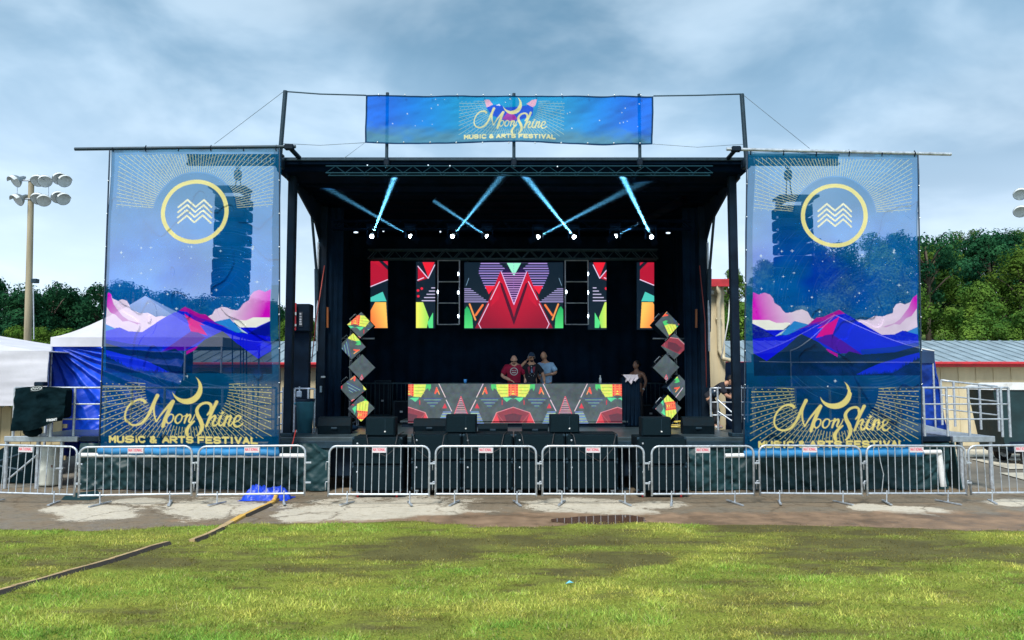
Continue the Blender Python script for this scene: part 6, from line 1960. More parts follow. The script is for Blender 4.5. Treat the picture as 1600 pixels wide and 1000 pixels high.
# dark gear heap under the left wing
hp = thing('tarp_heap', 'heap of gear under black tarp below the left wing deck', 'heap', (X(30, 18), 18.2, 0))
blob_cover('cover', tee, hp, (X(25, 18), 18.3, 0.0), (1.25, .8, .85), 5)
part('tow_bar', darksteel, hp, lambda b: (b.tube((X(2, 17.4), 17.45, .55), (X(62, 17.4), 17.45, .85), .03), b.tube((X(2, 17.4), 17.45, .45), (X(40, 17.4), 17.45, .35), .03)))
hp2 = thing('black_tarp_corner', 'black tarp corner trailing on the asphalt behind the left barriers', 'tarp', (X(125, 15.6), 15.6, 0))
part('cloth', skirtm, hp2, lambda b: b.prism([P(104, 772, 15.7) * 1, P(140, 768, 15.9), P(150, 780, 15.6), (X(146, 15.45), 15.45, .01), (X(103, 15.5), 15.5, .01)], (0, .3, -.02)))
# covered rack on the left wing behind the banner
ck = thing('covered_rack', 'rounded black covered gear on the left wing behind the banner', 'cover', (X(322, 18.3), 18.3, DK))
blob_cover('cover', tee, ck, (X(325, 18.3), 18.3, DK), ((X(388, 18.3) - X(268, 18.3)) * .80, 1.1, Z(580, 18.3) - DK), 15)
part('strap', M('strap_blue', (.05, .15, .3), .6), ck, lambda b: b.path([(X(278, 17.6), 17.66, DK + .95), (X(322, 17.6), 17.6, DK + 1.14), (X(368, 17.6), 17.66, DK + 1.0)], .02, 5))
# trash can
TY = 18.05
tx = (X(463, TY) + X(492, TY)) / 2; tr_ = (X(492, TY) - X(463, TY)) / 2
tcn_ = thing('trash_can', 'blue grey trash can on the left front of the deck', 'trash can', (tx, TY, DK))
tcm = M('trash_can_plastic', (.05, .20, .27), .5, var=.15)
zt_ = Z(624, TY)
part('bin', tcm, tcn_, lambda b: b.lathe((tx, TY, DK), [(0, 0.001), (tr_ * .78, 0.001), (tr_ * .94, zt_ - DK - .08), (tr_, zt_ - DK - .07), (tr_, zt_ - DK), (tr_ * .93, zt_ - DK), (tr_ * .8, .1)], 24))
part('liner', black, tcn_, lambda b: b.lathe((tx, TY, zt_ - .05), [(tr_ * 1.02, 0), (tr_ * 1.03, .06), (tr_ * .9, .07)], 24))
part('handle', tcm, tcn_, lambda b: b.box((tx - tr_ - .01, TY, zt_ - .1), (.04, .12, .05), bev=.01))
# distribution box with red strip on the left post, extinguishers, lamps
pb_ = thing('power_box', 'black box with red strip and white label by the left corner post', 'box', P(470, 497, 18.2))
part('box', black, pb_, lambda b: b.box(P(472, 497, 18.4), (.46, .36, .66), bev=.02))
part('red_strip', M('red_lens', (.55, .03, .03), .3), pb_, lambda b: b.box(P(461.5, 495, 18.15), (.045, .04, .66), bev=.01))
part('reflector', white, pb_, lambda b: b.box(P(461.5, 490, 18.11), (.048, .02, .07)))
part('reflector', white, pb_, lambda b: b.box(P(461.5, 508, 18.11), (.048, .02, .05)))
sign_mesh('label', pb_, P(470, 499, 18.2), .09, .36, (.02, .03, .04, 1), lambda q: [q.poly([(10, 3 + k * 5), (60 + (k * 37) % 33, 3 + k * 5), (60 + (k * 37) % 33, 6 + k * 5), (10, 6 + k * 5)], (.6, .6, .6, 1)) for k in range(5)], 12, 20)
part('post', black, pb_, lambda b: b.box((P(470, 497, 18.4).x, 18.5, (DK + P(470, 510, 18.4).z) / 2), (.42, .2, P(470, 515, 18.4).z - DK)))
for (px0, px1, sg_, lb) in ((507, 487, -1, 'red cable hanging down the left side curtain'), (1093, 1104, 1, 'red cable hanging down the right side curtain')):
    rope('red_cable', lb, [P(px0, 415, 19.6), P((px0 + px1) / 2 + 3 * sg_, 500, 19.5), P(px1, 565 if sg_ < 0 else 605, 19.4)], .013, M('red_cable', (.30, .05, .04), .6), 'cable', 'red cables down the side curtains')
rope('red_cable', 'red strap from the deck edge down behind the left barriers', [P(462, 672, 16.6), P(458, 690, 16.5), P(454, 702, 16.4)], .014, M('red_strap', (.6, .06, .05), .6), 'strap')
for (px, py0, py1, lb) in ((512, 480, 512, 'amber lit strip on the left side curtain'), (1088, 483, 512, 'amber lit strip on the right side curtain')):
    r_ = thing('amber_strip', lb, 'lamp', P(px, (py0 + py1) / 2, 19.65), 'amber strips on the side curtains')
    part('strip', M('amber_plastic', (.30, .09, .02), .4), r_, lambda b: b.tube(P(px, py0, 19.65), P(px, py1, 19.65), .03, 8))
sb_ = thing('stage_controls', 'white topped control box on the left rear post of the stage', 'control box', P(504, 596, 19.6))
part('lid', white, sb_, lambda b: b.box(P(505, 589, 19.55), (.1, .08, .05), bev=.01))
part('panel', M('panel_grey', (.3, .4, .45), .4), sb_, lambda b: b.box(P(501.5, 608, 19.6), (.05, .04, .16)))
cn = thing('spray_bottle', 'small grey spray bottle standing by the left railing stub', 'bottle', P(467.5, 622, 18.05))
part('bottle', M('grey_bottle', (.35, .42, .48), .4), cn, lambda b: (b.box(P(467.5, 616, 18.05), (.12, .08, .15), bev=.02), b.tube(P(468, 612, 18.05), P(468, 604, 18.05), .018)))

# road cases and gear at the back of the stage
for (px0, px1, py0, py1, Y, lb) in ((585, 611, 594, 650, 22.6, 'tall black rack behind the left cube tower'), (615, 640, 626, 656, 21.9, 'low black road case left of the DJ table'), (519, 540, 612, 655, 21.0, 'open frame rack left of the cube tower'), (1003, 1030, 632, 660, 22, 'low black road case right of the DJ table')):
    xa, xb = X(px0, Y), X(px1, Y); zt_ = Z(py0, Y)
    r_ = thing('road_case', lb, 'road case', ((xa + xb) / 2, Y, DK), 'black road cases at the back of the stage')
    part('case', black, r_, lambda b: b.box(((xa + xb) / 2, Y + .3, (zt_ + DK) / 2), (xb - xa, .55, zt_ - DK), bev=.02))
    part('edge_trim', darksteel, r_, lambda b: (b.box(((xa + xb) / 2, Y + .015, zt_ - .02), (xb - xa + .01, .03, .03)), b.box((xa + .015, Y + .012, (zt_ + DK) / 2), (.03, .03, zt_ - DK - .06)), b.box((xb - .015, Y + .012, (zt_ + DK) / 2), (.03, .03, zt_ - DK - .06))))
    part('latch', steel, r_, lambda b: b.box(((xa + xb) / 2, Y, (zt_ + DK) / 2), (.08, .02, .05)))
pg = thing('pedestal_clutter', 'crumpled black cloth and small gear behind the left wedge monitor', 'cloth', P(512, 655, 18.6))
part('cloth', blackcloth, pg, lambda b: (b.ball((X(522, 18.6), 18.7, DK + .1), (.42, .25, .14), 14, 8), b.ball((X(540, 18.6), 18.5, DK + .08), (.35, .2, .10), 14, 8)))

# ------------------------------------------------------------------ back-stage barriers (plain) and front barriers
def barrier_proto(wd, label, group, sign=True):
    b0 = thing('crowd_barrier', label, 'barrier', (0, 0, 0), group)
    H, lo, r = 1.10, .185, .021
    c = .14
    def frame(b):
        pts = [(-wd / 2, 0, lo - .04), (-wd / 2, 0, H - c)]
        pts += [(-wd / 2 + c - c * math.cos(a), 0, H - c + c * math.sin(a)) for a in [R(k * 18) for k in range(1, 6)]]
        pts += [(wd / 2 - c + c * math.sin(a), 0, H - c + c * math.cos(a)) for a in [R(k * 18) for k in range(0, 6)]]
        pts += [(wd / 2, 0, lo - .04)]
        b.path(pts, r, 8)
        b.tube((-wd / 2, 0, lo), (wd / 2, 0, lo), r * .95, 8)
    part('frame', steel, b0, frame)
    n = 13
    for k in range(n):
        x = -wd / 2 + wd * (k + 1) / (n + 1)
        part('bar', steel, b0, lambda b: b.tube((x, 0, lo), (x, 0, H - .005), .0085, 6, cap=False))
    for sx in (-1, 1):
        part('foot', steel, b0, lambda b: (b.tube((sx * wd * .31, 0, .03), (sx * wd * .31, -.02, lo + .06), .014, 6), b.box((sx * wd * .31, 0, .018), (.045, .58, .02), Matrix.Rotation(R(sx * 14), 3, 'Z'))))
    for z in (.42, .80):
        part('hook', steel, b0, lambda b: b.path([(-wd / 2, 0, z), (-wd / 2 - .055, 0, z), (-wd / 2 - .06, 0, z - .03), (-wd / 2 - .06, 0, z - .16)], .010, 5))
        part('loop', steel, b0, lambda b: b.box((wd / 2 + .055, 0, z - .03), (.12, .03, .035), bev=.005))
    if sign:
        sg2 = sign_mesh('sign', b0, (0, -.027, H - .075), .27, .098, (.62, .58, .60, 1), lambda q: (words(q, 'NATIONAL', 6, 94, 5, 24, 3.4, (.62, .06, .10, 1))), 80, 26, units=(100, 36))
        part('sign_plate', white, b0, lambda b: b.box((0, -.018, H - .075), (.272, .010, .10)))
    return b0


fb = barrier_proto(1.94, 'x', 'steel crowd barriers across the front of the stage')
fronts = ((43, 1.06, 15.1, -3, 'steel barrier at the far left edge before the white barrel'), (218, 1.08, 14.95, 3, 'steel barrier below the left half of the left banner'), (396, 1.05, 15.0, 2, 'steel barrier below the inner half of the left banner, beside the blue tarp'),
          (594, 1.0, 15.0, 0, 'steel barrier before the outer left subwoofers'), (759.5, 1.0, 15.0, 0, 'steel barrier left of centre before the middle subwoofers'), (926, 1.01, 15.0, 0, 'steel barrier right of centre before the middle subwoofers'),
          (1096, 1.02, 15.0, 0, 'steel barrier before the outer right subwoofers'), (1263, 1.01, 15.05, -2, 'steel barrier below the inner half of the right banner'), (1428, 1.03, 15.05, 3, 'steel barrier with a bent bar below the outer half of the right banner'), (1597, 1.06, 15.15, -5, 'steel barrier cut off by the right edge of the photo'))
first = True
for (px, sc_, Y, rz, lb) in fronts:
    loc = (X(px, Y), Y, 0.012)
    if first:
        fb.location = loc; fb['label'] = lb; fb.rotation_euler = (R(-1.5), R(1.1), R(rz)); fb.scale = (sc_, 1, 1); first = False
        continue
    o = dup(fb, loc, lb, R(rz), (sc_, 1, 1))
    o.location.y += random.uniform(-.05, .05)
    o.rotation_euler = (R(random.uniform(-3, 3)), R({218: -.4, 396: -.3, 1263: .3, 1428: .6, 1597: -1.0}.get(px, 0)), R(rz + random.uniform(-1.5, 1.5)))
    if px == 1428:
        for ch in o.children:
            if ch.name.startswith('bar') and abs(ch.data.vertices[0].co.x + 1.94 / 2 - 1.94 / 14 * 2) < .02:
                me2 = MB().path([(-.693, 0, .185), (-.66, -.02, .55), (-.705, 0, .8), (-.74, 0, 1.09)], .0085, 6)
                m3 = bpy.data.meshes.new('bar'); m3.from_pydata([tuple(v) for v in me2.v], [], me2.f); m3.materials.append(steel)
                ch.data = m3; ch['label'] = 'buckled bar'
bb = barrier_proto(1.75, 'x', 'dark barriers standing at the back of the stage', sign=False)
for ch in bb.children:
    ch.data.materials[0] = truss_alu
first = True
for (px, lb) in ((600, 'dim barrier at the back of the stage behind the left cube tower'), (731, 'dim barrier at the back of the stage left of the first performer'), (805, 'dim barrier at the back of the stage behind the performers'),
                 (877, 'dim barrier at the back of the stage right of the performers'), (934, 'dim barrier at the back of the stage before the right end of the table'), (1010, 'dim barrier at the back of the stage behind the bare shouldered person')):
    Y = 22.2 + (.12 if px in (805, 934) else 0) ; loc = (X(px, Y), Y, DK + .01)
    if first:
        bb.location = loc; bb['label'] = lb; first = False; continue
    dup(bb, loc, lb)

# ------------------------------------------------------------------ blue tarp heap and cable ramp
btm = M('bright_blue_tarp', (.01, .06, .62), .4, var=.35, scale=7, bump=.7, bscale=14, spec=.6)
pl = thing('blue_tarp_pile', 'crumpled bright blue tarp lying under the third barrier', 'tarp', G(415, 782))
u, v = np.meshgrid(np.linspace(0, 1, 80), np.linspace(0, 1, 50)); u = u.ravel(); v = v.ravel()
c0 = G(416, 780)
rad_ = np.hypot((u - .5) * 2, (v - .5) * 2)
x = c0.x + (u - .5) * .98 * (1 + .25 * (fbm(v * 4, u * 2, 33, 2) - .5)); y = c0.y + (v - .5) * .62 * (1 + .3 * (fbm(u * 4, v * 2, 34, 2) - .5))
f = np.clip(np.abs(fbm(u * 6, v * 6, 3, 3) - .5) * 4, 0, 1)
z = .012 + np.clip(1 - rad_ ** 4, 0, 1) ** .8 * (.03 + .24 * fbm(u * 4 + 2.6, v * 2.6, 12, 3) + .12 * (1 - f) + .06 * (fbm(u * 16, v * 16, 9, 2) - .5))
grid_mesh('tarp', np.stack([x, y, z], 1), 80, 50, btm, pl)
ctan = M('ramp_tan', (.42, .30, .15), .8, var=.25, scale=6, bump=.4, bscale=30)
cyel = M('ramp_yellow', (.62, .38, .08), .6, var=.2, scale=8, bump=.3)
cdk = M('ramp_black', (.03, .025, .02), .7)
cr1 = [(436, 781), (420, 790), (400, 799), (380, 808), (362, 818), (345, 828), (325, 838), (300, 848)]
cr2 = [(262, 851), (235, 858), (205, 868), (175, 878), (140, 888), (100, 899), (55, 912), (20, 922), (-15, 932)]
for (pts_, lb, nm) in ((cr1, 'cable ramp strip with yellow end running from the blue tarp pile', 1), (cr2, 'tan cable ramp strip crossing the lawn to the left edge', 2)):
    r_ = thing('cable_ramp', lb, 'cable ramp', G(*pts_[0]), 'cable ramp strips on the ground')
    for i in range(len(pts_) - 1):
        a, b2 = G(*pts_[i]), G(*pts_[i + 1]); d = (b2 - a); d.z = 0; L_ = d.length; d.normalize(); s = Vector((-d.y, d.x, 0))
        if s.y > 0: s = -s        # towards the viewer
        yel = nm == 1 and i < 4
        w1 = .045
        e = d * .008
        part('segment', cyel if yel else ctan, r_, lambda b: b.prism([a + e - s * w1 + Vector((0, 0, .004)), a + e - s * w1 + Vector((0, 0, .045)), a + e + s * w1 * .9 + Vector((0, 0, .055)), a + e + s * w1 * .9 + Vector((0, 0, .004))], d * (L_ - .012) + Vector((0, 0, random.uniform(-.006, .006)))))
        part('flap', cdk, r_, lambda b: b.prism([a + s * w1 * .9 + Vector((0, 0, .052)), a + s * (w1 + .05) + Vector((0, 0, .006)), a + s * w1 * .9 + Vector((0, 0, .003))], d * L_))
yw = thing('yellow_cable_end', 'short yellow hose end sticking up out of the blue tarp', 'hose', G(434, 778))
part('hose', cyel, yw, lambda b: b.path([G(428, 786) + Vector((0, 0, .05)), G(433, 781) + Vector((0, 0, .14)), G(438, 778) + Vector((0, 0, .10))], .04, 8))
for (px, py, lb, m_) in ((890, 912, 'tiny scrap of pale blue litter on the lawn', M('litter_blue', (.15, .55, .75), .5)),):
    q = G(px, py, .03)
    r_ = thing('litter', lb, 'litter', q)
    part('scrap', m_, r_, lambda b: b.add([q + Vector((-.05, 0, 0)), q + Vector((.01, -.02, .02)), q + Vector((.05, .0, .01)), q + Vector((.0, .03, .03))], [(0, 1, 2, 3)]))

# ------------------------------------------------------------------ golf cart at the right edge
Yv = 21.6
gx0 = X(1549, Yv)
cart = thing('utility_cart', 'dark enclosed cart with white roof cut off by the right edge', 'cart', (gx0 + 1.2, Yv, 0))
zr = Z(598, Yv)
part('roof', white, cart, lambda b: b.prism([(gx0 - .02, Yv, zr - .20), (gx0 + .05, Yv, zr - .10), (gx0 + .5, Yv, zr - .01), (gx0 + 1.4, Yv, zr), (gx0 + 2.4, Yv, zr - .05), (gx0 + 2.4, Yv, zr - .2)], (0, 1.3, 0)))
part('marker_light', M('marker_red', (.4, .05, .04), .4), cart, lambda b: b.box((gx0 + .1, Yv - .01, zr - .16), (.08, .02, .03)))
part('enclosure', M('cart_curtain', (.006, .03, .035), .6, var=.4, scale=2, bump=.4, bscale=8), cart, lambda b: b.prism([(gx0 + .05, Yv + .04, zr - .2), (gx0 + .32, Yv + .04, .62), (gx0 + .35, Yv + .04, .42), (gx0 + 2.3, Yv + .04, .42), (gx0 + 2.3, Yv + .04, zr - .2)], (0, 1.2, 0)))
part('body', black, cart, lambda b: b.box((gx0 + 1.5, Yv + .6, .48), (2.2, 1.25, .35), bev=.08))
for cx in (gx0 + .98, gx0 + 2.2):
    for yy in (Yv + .0, Yv + 1.2):
        w_ = part('wheel', rubber, cart, lambda b: b.lathe((cx, yy, .24), [(.13, -.09), (.22, -.09), (.24, -.06), (.24, .06), (.22, .09), (.13, .09)], 20, axis='y'))
        part('rim', M('rim_grey', (.5, .53, .55), .35, metal=.5), w_, lambda b: b.lathe((cx, yy, .24), [(0, -.05), (.06, -.08), (.13, -.085)], 16, axis='y'))
# ================================================================== PEOPLE
def skin_eval(verts, edges, radii, sub=1, root=0):
    me = bpy.data.meshes.new('tmp_skin')
    me.from_pydata([tuple(v) for v in verts], edges, [])
    o = bpy.data.objects.new('tmp_skin', me); COL.objects.link(o)
    o.modifiers.new('s', 'SKIN')
    sv = me.skin_vertices[0].data
    for i, r in enumerate(radii):
        rr = r if isinstance(r, (tuple, list)) else (r, r)
        sv[i].radius = rr
        sv[i].use_root = (i == root)
    m = o.modifiers.new('b', 'SUBSURF'); m.levels = sub; m.render_levels = sub
    dg = bpy.context.evaluated_depsgraph_get()
    ev = o.evaluated_get(dg).to_mesh()
    V = [tuple(v.co) for v in ev.vertices]; F = [tuple(p.vertices) for p in ev.polygons]
    o.evaluated_get(dg).to_mesh_clear()
    bpy.data.objects.remove(o); bpy.data.meshes.remove(me)
    return V, F


def hand_chains(wrist, elbow, facing, s=1.0, curl=.5, left=False):
    """five finger chains rooted in the palm"""
    d = (Vector(wrist) - Vector(elbow)).normalized()
    n = Vector(facing); n = (n - d * n.dot(d)).normalized()
    sd = d.cross(n).normalized() * (1 if left else -1)
    V, E, Rr = [Vector(wrist), Vector(wrist) + d * .05 * s, Vector(wrist) + d * .085 * s], [(0, 1), (1, 2)], [(.024, .02), (.034, .016), (.036, .014)]
    parts = [(V, E, Rr)]
    for k, (off, ln) in enumerate(((-.027, .062), (-.009, .074), (.009, .070), (.026, .054))):
        b0 = Vector(wrist) + d * .07 * s + sd * off * s
        b1 = b0 + d * .028 * s
        b2 = b1 + (d * (1 - curl * .5) + n * curl * .6).normalized() * ln * .5 * s
        b3 = b2 + (d * (1 - curl) + n * curl).normalized() * ln * .45 * s
        parts.append(([b0, b1, b2, b3], [(0, 1), (1, 2), (2, 3)], [.009, .0095, .0085, .007]))
    t0 = Vector(wrist) + d * .03 * s - sd * .02 * s
    t1 = t0 - sd * .025 * s + d * .02 * s; t2 = t1 + d * .035 * s - sd * .008 * s + n * .012
    parts.append(([t0, t1, t2], [(0, 1), (1, 2)], [.012, .011, .009]))
    return parts


def head_mesh(mb, c, pitch, yaw, s=1.0, bald=False):
    """head with brow, nose, mouth, chin and ears, looking along -Y before turning"""
    rot = Matrix.Rotation(yaw, 3, 'Z') @ Matrix.Rotation(pitch, 3, 'X')
    c = Vector(c); seg, ring = 24, 18
    vs = []
    for i in range(ring + 1):
        ph = math.pi * i / ring
        for j in range(seg):
            th = 2 * math.pi * j / seg
            x = math.sin(ph) * math.cos(th); y = math.sin(ph) * math.sin(th); z = math.cos(ph)
            X_ = x * .076; Y_ = y * .096; Z_ = z * .118
            if z < 0: X_ *= 1 + z * .28; Y_ *= 1 + z * (.10 if y < 0 else .40)
            if y < 0:
                f = -y
                Y_ -= .020 * max(0, 1 - abs(x) * 6) * max(0, 1 - abs(z + .10) * 4)        # nose
                Y_ += .012 * max(0, 1 - abs(abs(x) - .42) * 4) * max(0, 1 - abs(z - .06) * 7) * f   # sockets
                Y_ -= .006 * max(0, 1 - abs(x) * 3) * max(0, 1 - abs(z + .52) * 7)       # lips
                Y_ -= .008 * max(0, 1 - abs(x) * 3) * max(0, 1 - abs(z + .85) * 5)       # chin
            vs.append(c + rot @ Vector((X_, Y_, Z_)) * s)
    fs = [(i * seg + j, (i + 1) * seg + j, (i + 1) * seg + (j + 1) % seg, i * seg + (j + 1) % seg) for i in range(ring) for j in range(seg)]
    mb.add(vs, fs, True)
    for sx in (-1, 1):
        mb.ball(c + rot @ Vector((sx * .078, .008, -.005)) * s, (.010 * s, .02 * s, .032 * s), 8, 6, rot)
    return rot


skinA = M('skin_fair', (.80, .44, .31), .55, var=.12, scale=12)
skinB = M('skin_tan', (.62, .33, .21), .55, var=.12, scale=12)
skinC = M('skin_brown', (.34, .17, .11), .55, var=.12, scale=12)
eye_w = M('eye_white', (.7, .7, .68), .3); eye_d = M('eye_dark', (.02, .015, .012), .2)
lipm = M('lips', (.35, .12, .10), .5); jeans = M('dark_jeans', (.02, .035, .07), .85, var=.3, scale=10, bump=.2)
shoem = M('white_shoe', (.6, .6, .58), .6); dshoe = M('dark_shoe', (.03, .03, .03), .6)
hairD = M('dark_hair', (.012, .010, .010), .6, var=.4, scale=30, bump=.5, bscale=80)


def person(label, base, yaw, J, skin, shirt, trousers, shoes, head_pitch=0., head_yaw=0., group=None, sleeve=.55, size=1.0, bare=False, build=1.0, curl=(.4, .4)):
    """J: joint positions, metres, facing -Y before yaw, z up from the feet"""
    base = Vector(base)
    rz = Matrix.Rotation(yaw, 3, 'Z')
    W = {k: base + rz @ (Vector(v) * size) for k, v in J.items()}
    root = thing('person', label, 'person', base, group)
    B = MB(); s = size * build
    names = ['hip', 'belly', 'chest', 'neck', 'head', 'shL', 'elL', 'wrL', 'shR', 'elR', 'wrR', 'hpL', 'knL', 'anL', 'toL', 'hpR', 'knR', 'anR', 'toR']
    rad = dict(hip=(.15, .11), belly=(.145, .105), chest=(.155, .11), neck=(.058, .062), head=(.06, .06), shL=.066, elL=.048, wrL=.033, shR=.066, elR=.048, wrR=.033,
               hpL=.088, knL=.058, anL=.038, toL=.036, hpR=.088, knR=.058, anR=.038, toR=.036)
    ed = [('hip', 'belly'), ('belly', 'chest'), ('chest', 'neck'), ('neck', 'head'), ('chest', 'shL'), ('shL', 'elL'), ('elL', 'wrL'), ('chest', 'shR'), ('shR', 'elR'), ('elR', 'wrR'),
          ('hip', 'hpL'), ('hpL', 'knL'), ('knL', 'anL'), ('anL', 'toL'), ('hip', 'hpR'), ('hpR', 'knR'), ('knR', 'anR'), ('anR', 'toR')]
    sc = lambda r, k=1.0: tuple(q * s * k for q in r) if isinstance(r, tuple) else r * s * k
    V, F = skin_eval([W[n] for n in names], [(names.index(a), names.index(b)) for a, b in ed], [sc(rad[n]) for n in names], 1)
    B.add(V, F, True)
    hr = head_mesh(B, W['head'] + Vector((0, 0, 0)), head_pitch, yaw + head_yaw, size * 1.03)
    for side, cu in (('L', curl[0]), ('R', curl[1])):
        for (v, e, r) in hand_chains(W['wr' + side], W['el' + side], rz @ Vector((.3 if side == 'L' else -.3, -.2, -1)), size, cu, side == 'L'):
            V, F = skin_eval(v, e, r, 1); B.add(V, F, True)
    body = B.build('body', skin, root)
    hc = W['head']
    for sx in (-1, 1):
        e = part('eye', eye_w, root, lambda b: b.ball(hc + hr @ Vector((sx * .030, -.083, .008)) * size, .011 * size, 8, 6))
        part('pupil', eye_d, e, lambda b: b.ball(hc + hr @ Vector((sx * .030, -.092, .008)) * size, .005 * size, 6, 5))
    part('mouth', lipm, root, lambda b: b.ball(hc + hr @ Vector((0, -.094, -.062)) * size, (.022 * size, .006 * size, .006 * size), 8, 5, hr))
    if shirt is not None:
        cuL = Vector(W['shL']).lerp(W['elL'], sleeve * 1.5); cuR = Vector(W['shR']).lerp(W['elR'], sleeve * 1.5)
        nk = W['chest'].lerp(W['neck'], .72); hem = W['hip'] - (W['belly'] - W['hip']) * .45
        vs_ = [hem, W['hip'], W['belly'], W['chest'], nk, W['shL'], cuL, W['shR'], cuR]
        V, F = skin_eval(vs_, [(0, 1), (1, 2), (2, 3), (3, 4), (3, 5), (5, 6), (3, 7), (7, 8)], [sc((.178, .135)), sc((.172, .13)), sc((.168, .128)), sc((.172, .13)), sc((.086, .082)), sc(.088), sc(.084), sc(.088), sc(.084)], 2)
        Vn = []
        for q in V:
            q = Vector(q); k = float(fbm(np.array(q.x * 9 + 3), np.array(q.z * 7 + q.y * 5), 4, 3)) - .5
            c_ = (q - Vector((W['belly'].x, W['belly'].y, q.z))); c_ = c_.normalized() if c_.length > 1e-4 else Vector((0, 0, 0))
            Vn.append(q + c_ * k * .035 * s)
        mb = MB(); mb.add(Vn, F, True)
        sh = mb.build('shirt', shirt, root)
    if trousers is not None:
        vs_ = [W['belly'].lerp(W['hip'], .6), W['hip'], W['hpL'], W['knL'], W['anL'].lerp(W['knL'], .08), W['hpR'], W['knR'], W['anR'].lerp(W['knR'], .08)]
        V, F = skin_eval(vs_, [(0, 1), (1, 2), (2, 3), (3, 4), (1, 5), (5, 6), (6, 7)], [sc((.156, .12)), sc((.165, .125)), sc(.105), sc(.076), sc(.064), sc(.105), sc(.076), sc(.064)], 1, root=1)
        mb = MB(); mb.add(V, F, True); mb.build('trousers', trousers, root)
    for sd in 'LR':
        a, t_ = W['an' + sd], W['to' + sd]
        V, F = skin_eval([a + Vector((0, 0, -.02)), a.lerp(t_, .5) + Vector((0, 0, -.02)), t_], [(0, 1), (1, 2)], [sc(.050), sc(.048), sc(.040)], 1)
        mb = MB(); mb.add(V, F, True); mb.build('shoe', shoes, root)
    return root, W, hr, rz


def J0(**k):
    d = dict(hip=(0, 0, .95), belly=(0, -.01, 1.12), chest=(0, -.01, 1.33), neck=(0, -.02, 1.50), head=(0, -.05, 1.64),
             shL=(.185, 0, 1.385), elL=(.25, .02, 1.12), wrL=(.26, -.10, .90), shR=(-.185, 0, 1.385), elR=(-.25, .02, 1.14), wrR=(-.26, -.10, .90),
             hpL=(.09, 0, .88), knL=(.11, -.02, .50), anL=(.12, .02, .09), toL=(.13, -.14, .04), hpR=(-.09, 0, .88), knR=(-.11, -.02, .50), anR=(-.12, .02, .09), toR=(-.13, -.14, .04))
    d.update(k); return d


PY = 20.95
zf = DK + RS + .004
# first performer: maroon shirt
pmar = M('maroon_shirt', (.40, .008, .05), .85, var=.2, scale=10, bump=.3, bscale=14)
r_, W, hr, rz = person('person in maroon shirt with white round emblem looking down at the decks', (X(803, PY), PY, zf), 0,
                       J0(chest=(0, -.05, 1.33), neck=(0, -.11, 1.48), head=(0, -.17, 1.585), shL=(.195, -.04, 1.38), shR=(-.195, -.04, 1.38), elR=(-.33, -.04, 1.14), wrR=(-.09, -.26, 1.03), elL=(.33, -.02, 1.14), wrL=(.30, -.14, .92)),
                       skinA, pmar, jeans, dshoe, head_pitch=R(34), size=1.0, build=1.16)
part('sunglasses', eye_d, r_, lambda b: (b.box(W['head'] + hr @ Vector((.032, -.098, .006)), (.048, .012, .03), hr, bev=.004), b.box(W['head'] + hr @ Vector((-.032, -.098, .006)), (.048, .012, .03), hr, bev=.004), b.box(W['head'] + hr @ Vector((0, -.100, .012)), (.16, .006, .008), hr)))
part('beard', M('grey_beard', (.16, .09, .06), .9), r_, lambda b: b.ball(W['head'] + hr @ Vector((0, -.060, -.088)), (.046, .034, .030), 12, 8, hr))
# emblem: ring, three dots and a bar, white print on the chest


def emblem(q):
    W_ = (.75, .68, .70, 1)
    d = np.abs(np.hypot(q.X - 50, q.Y - 50) - 41); q.blend(np.clip(4.5 - d, 0, 1), W_)
    for x in (30, 50, 70): q.disc((x, 40), 6, W_)
    q.stroke([(30, 64), (70, 64)], 9, W_)


ec = W['chest'].lerp(W['belly'], .30)
em = sign_mesh('emblem', r_, (ec.x - 0.0, ec.y - .185, ec.z), .235, .235, lin((110, 12, 48)) + (1,), emblem, 44, 44, units=(100, 100))
me = em.data
cols = np.empty(len(me.vertices) * 4, np.float32); me.color_attributes['print'].data.foreach_get('color', cols)
# keep only the printed faces of the emblem
cc = cols.reshape(-1, 4)[:, 1] > .25
ii = [i for i, p in enumerate(me.polygons) if any(cc[v] for v in p.vertices)]
import bmesh
bm = bmesh.new(); bm.from_mesh(me); bm.faces.ensure_lookup_table()
ks = set(ii); bmesh.ops.delete(bm, geom=[f for f in bm.faces if f.index not in ks], context='FACES'); bm.to_mesh(me); bm.free()
# second performer: black shirt, hand at headphones
pblk = M('black_shirt', (.010, .012, .02), .85, var=.3, scale=10, bump=.3, bscale=14)
r_, W, hr, rz = person('person in black printed shirt and sunglasses with one hand raised to the ear', (X(830, PY), PY - .02, zf), R(4),
                       J0(chest=(0, -.03, 1.36), neck=(0, -.07, 1.52), head=(0, -.12, 1.655), elR=(-.34, -.03, 1.34), wrR=(-.14, -.10, 1.56), elL=(.33, -.06, 1.17), wrL=(.34, -.22, .98)),
                       skinB, pblk, jeans, dshoe, head_pitch=R(16), head_yaw=R(6), build=1.08)
hp = part('headphones', M('headphones', (.25, .28, .32), .3, metal=.4), r_, lambda b: (b.path([W['head'] + hr @ Vector((.088 * math.cos(a), .0, .125 * math.sin(a))) for a in [R(k * 15) for k in range(0, 13)]], .012, 6), b.ball(W['head'] + hr @ Vector((.09, 0, -.01)), (.02, .036, .04), 10, 6, hr), b.ball(W['head'] + hr @ Vector((-.09, 0, -.01)), (.02, .036, .04), 10, 6, hr)))
part('cap', M('navy_cap', (.02, .05, .10), .8), r_, lambda b: (b.ball(W['head'] + hr @ Vector((0, .008, .055)), (.086, .10, .082), 16, 8, hr), b.box(W['head'] + hr @ Vector((0, -.115, .062)), (.11, .08, .012), hr, bev=.004)))
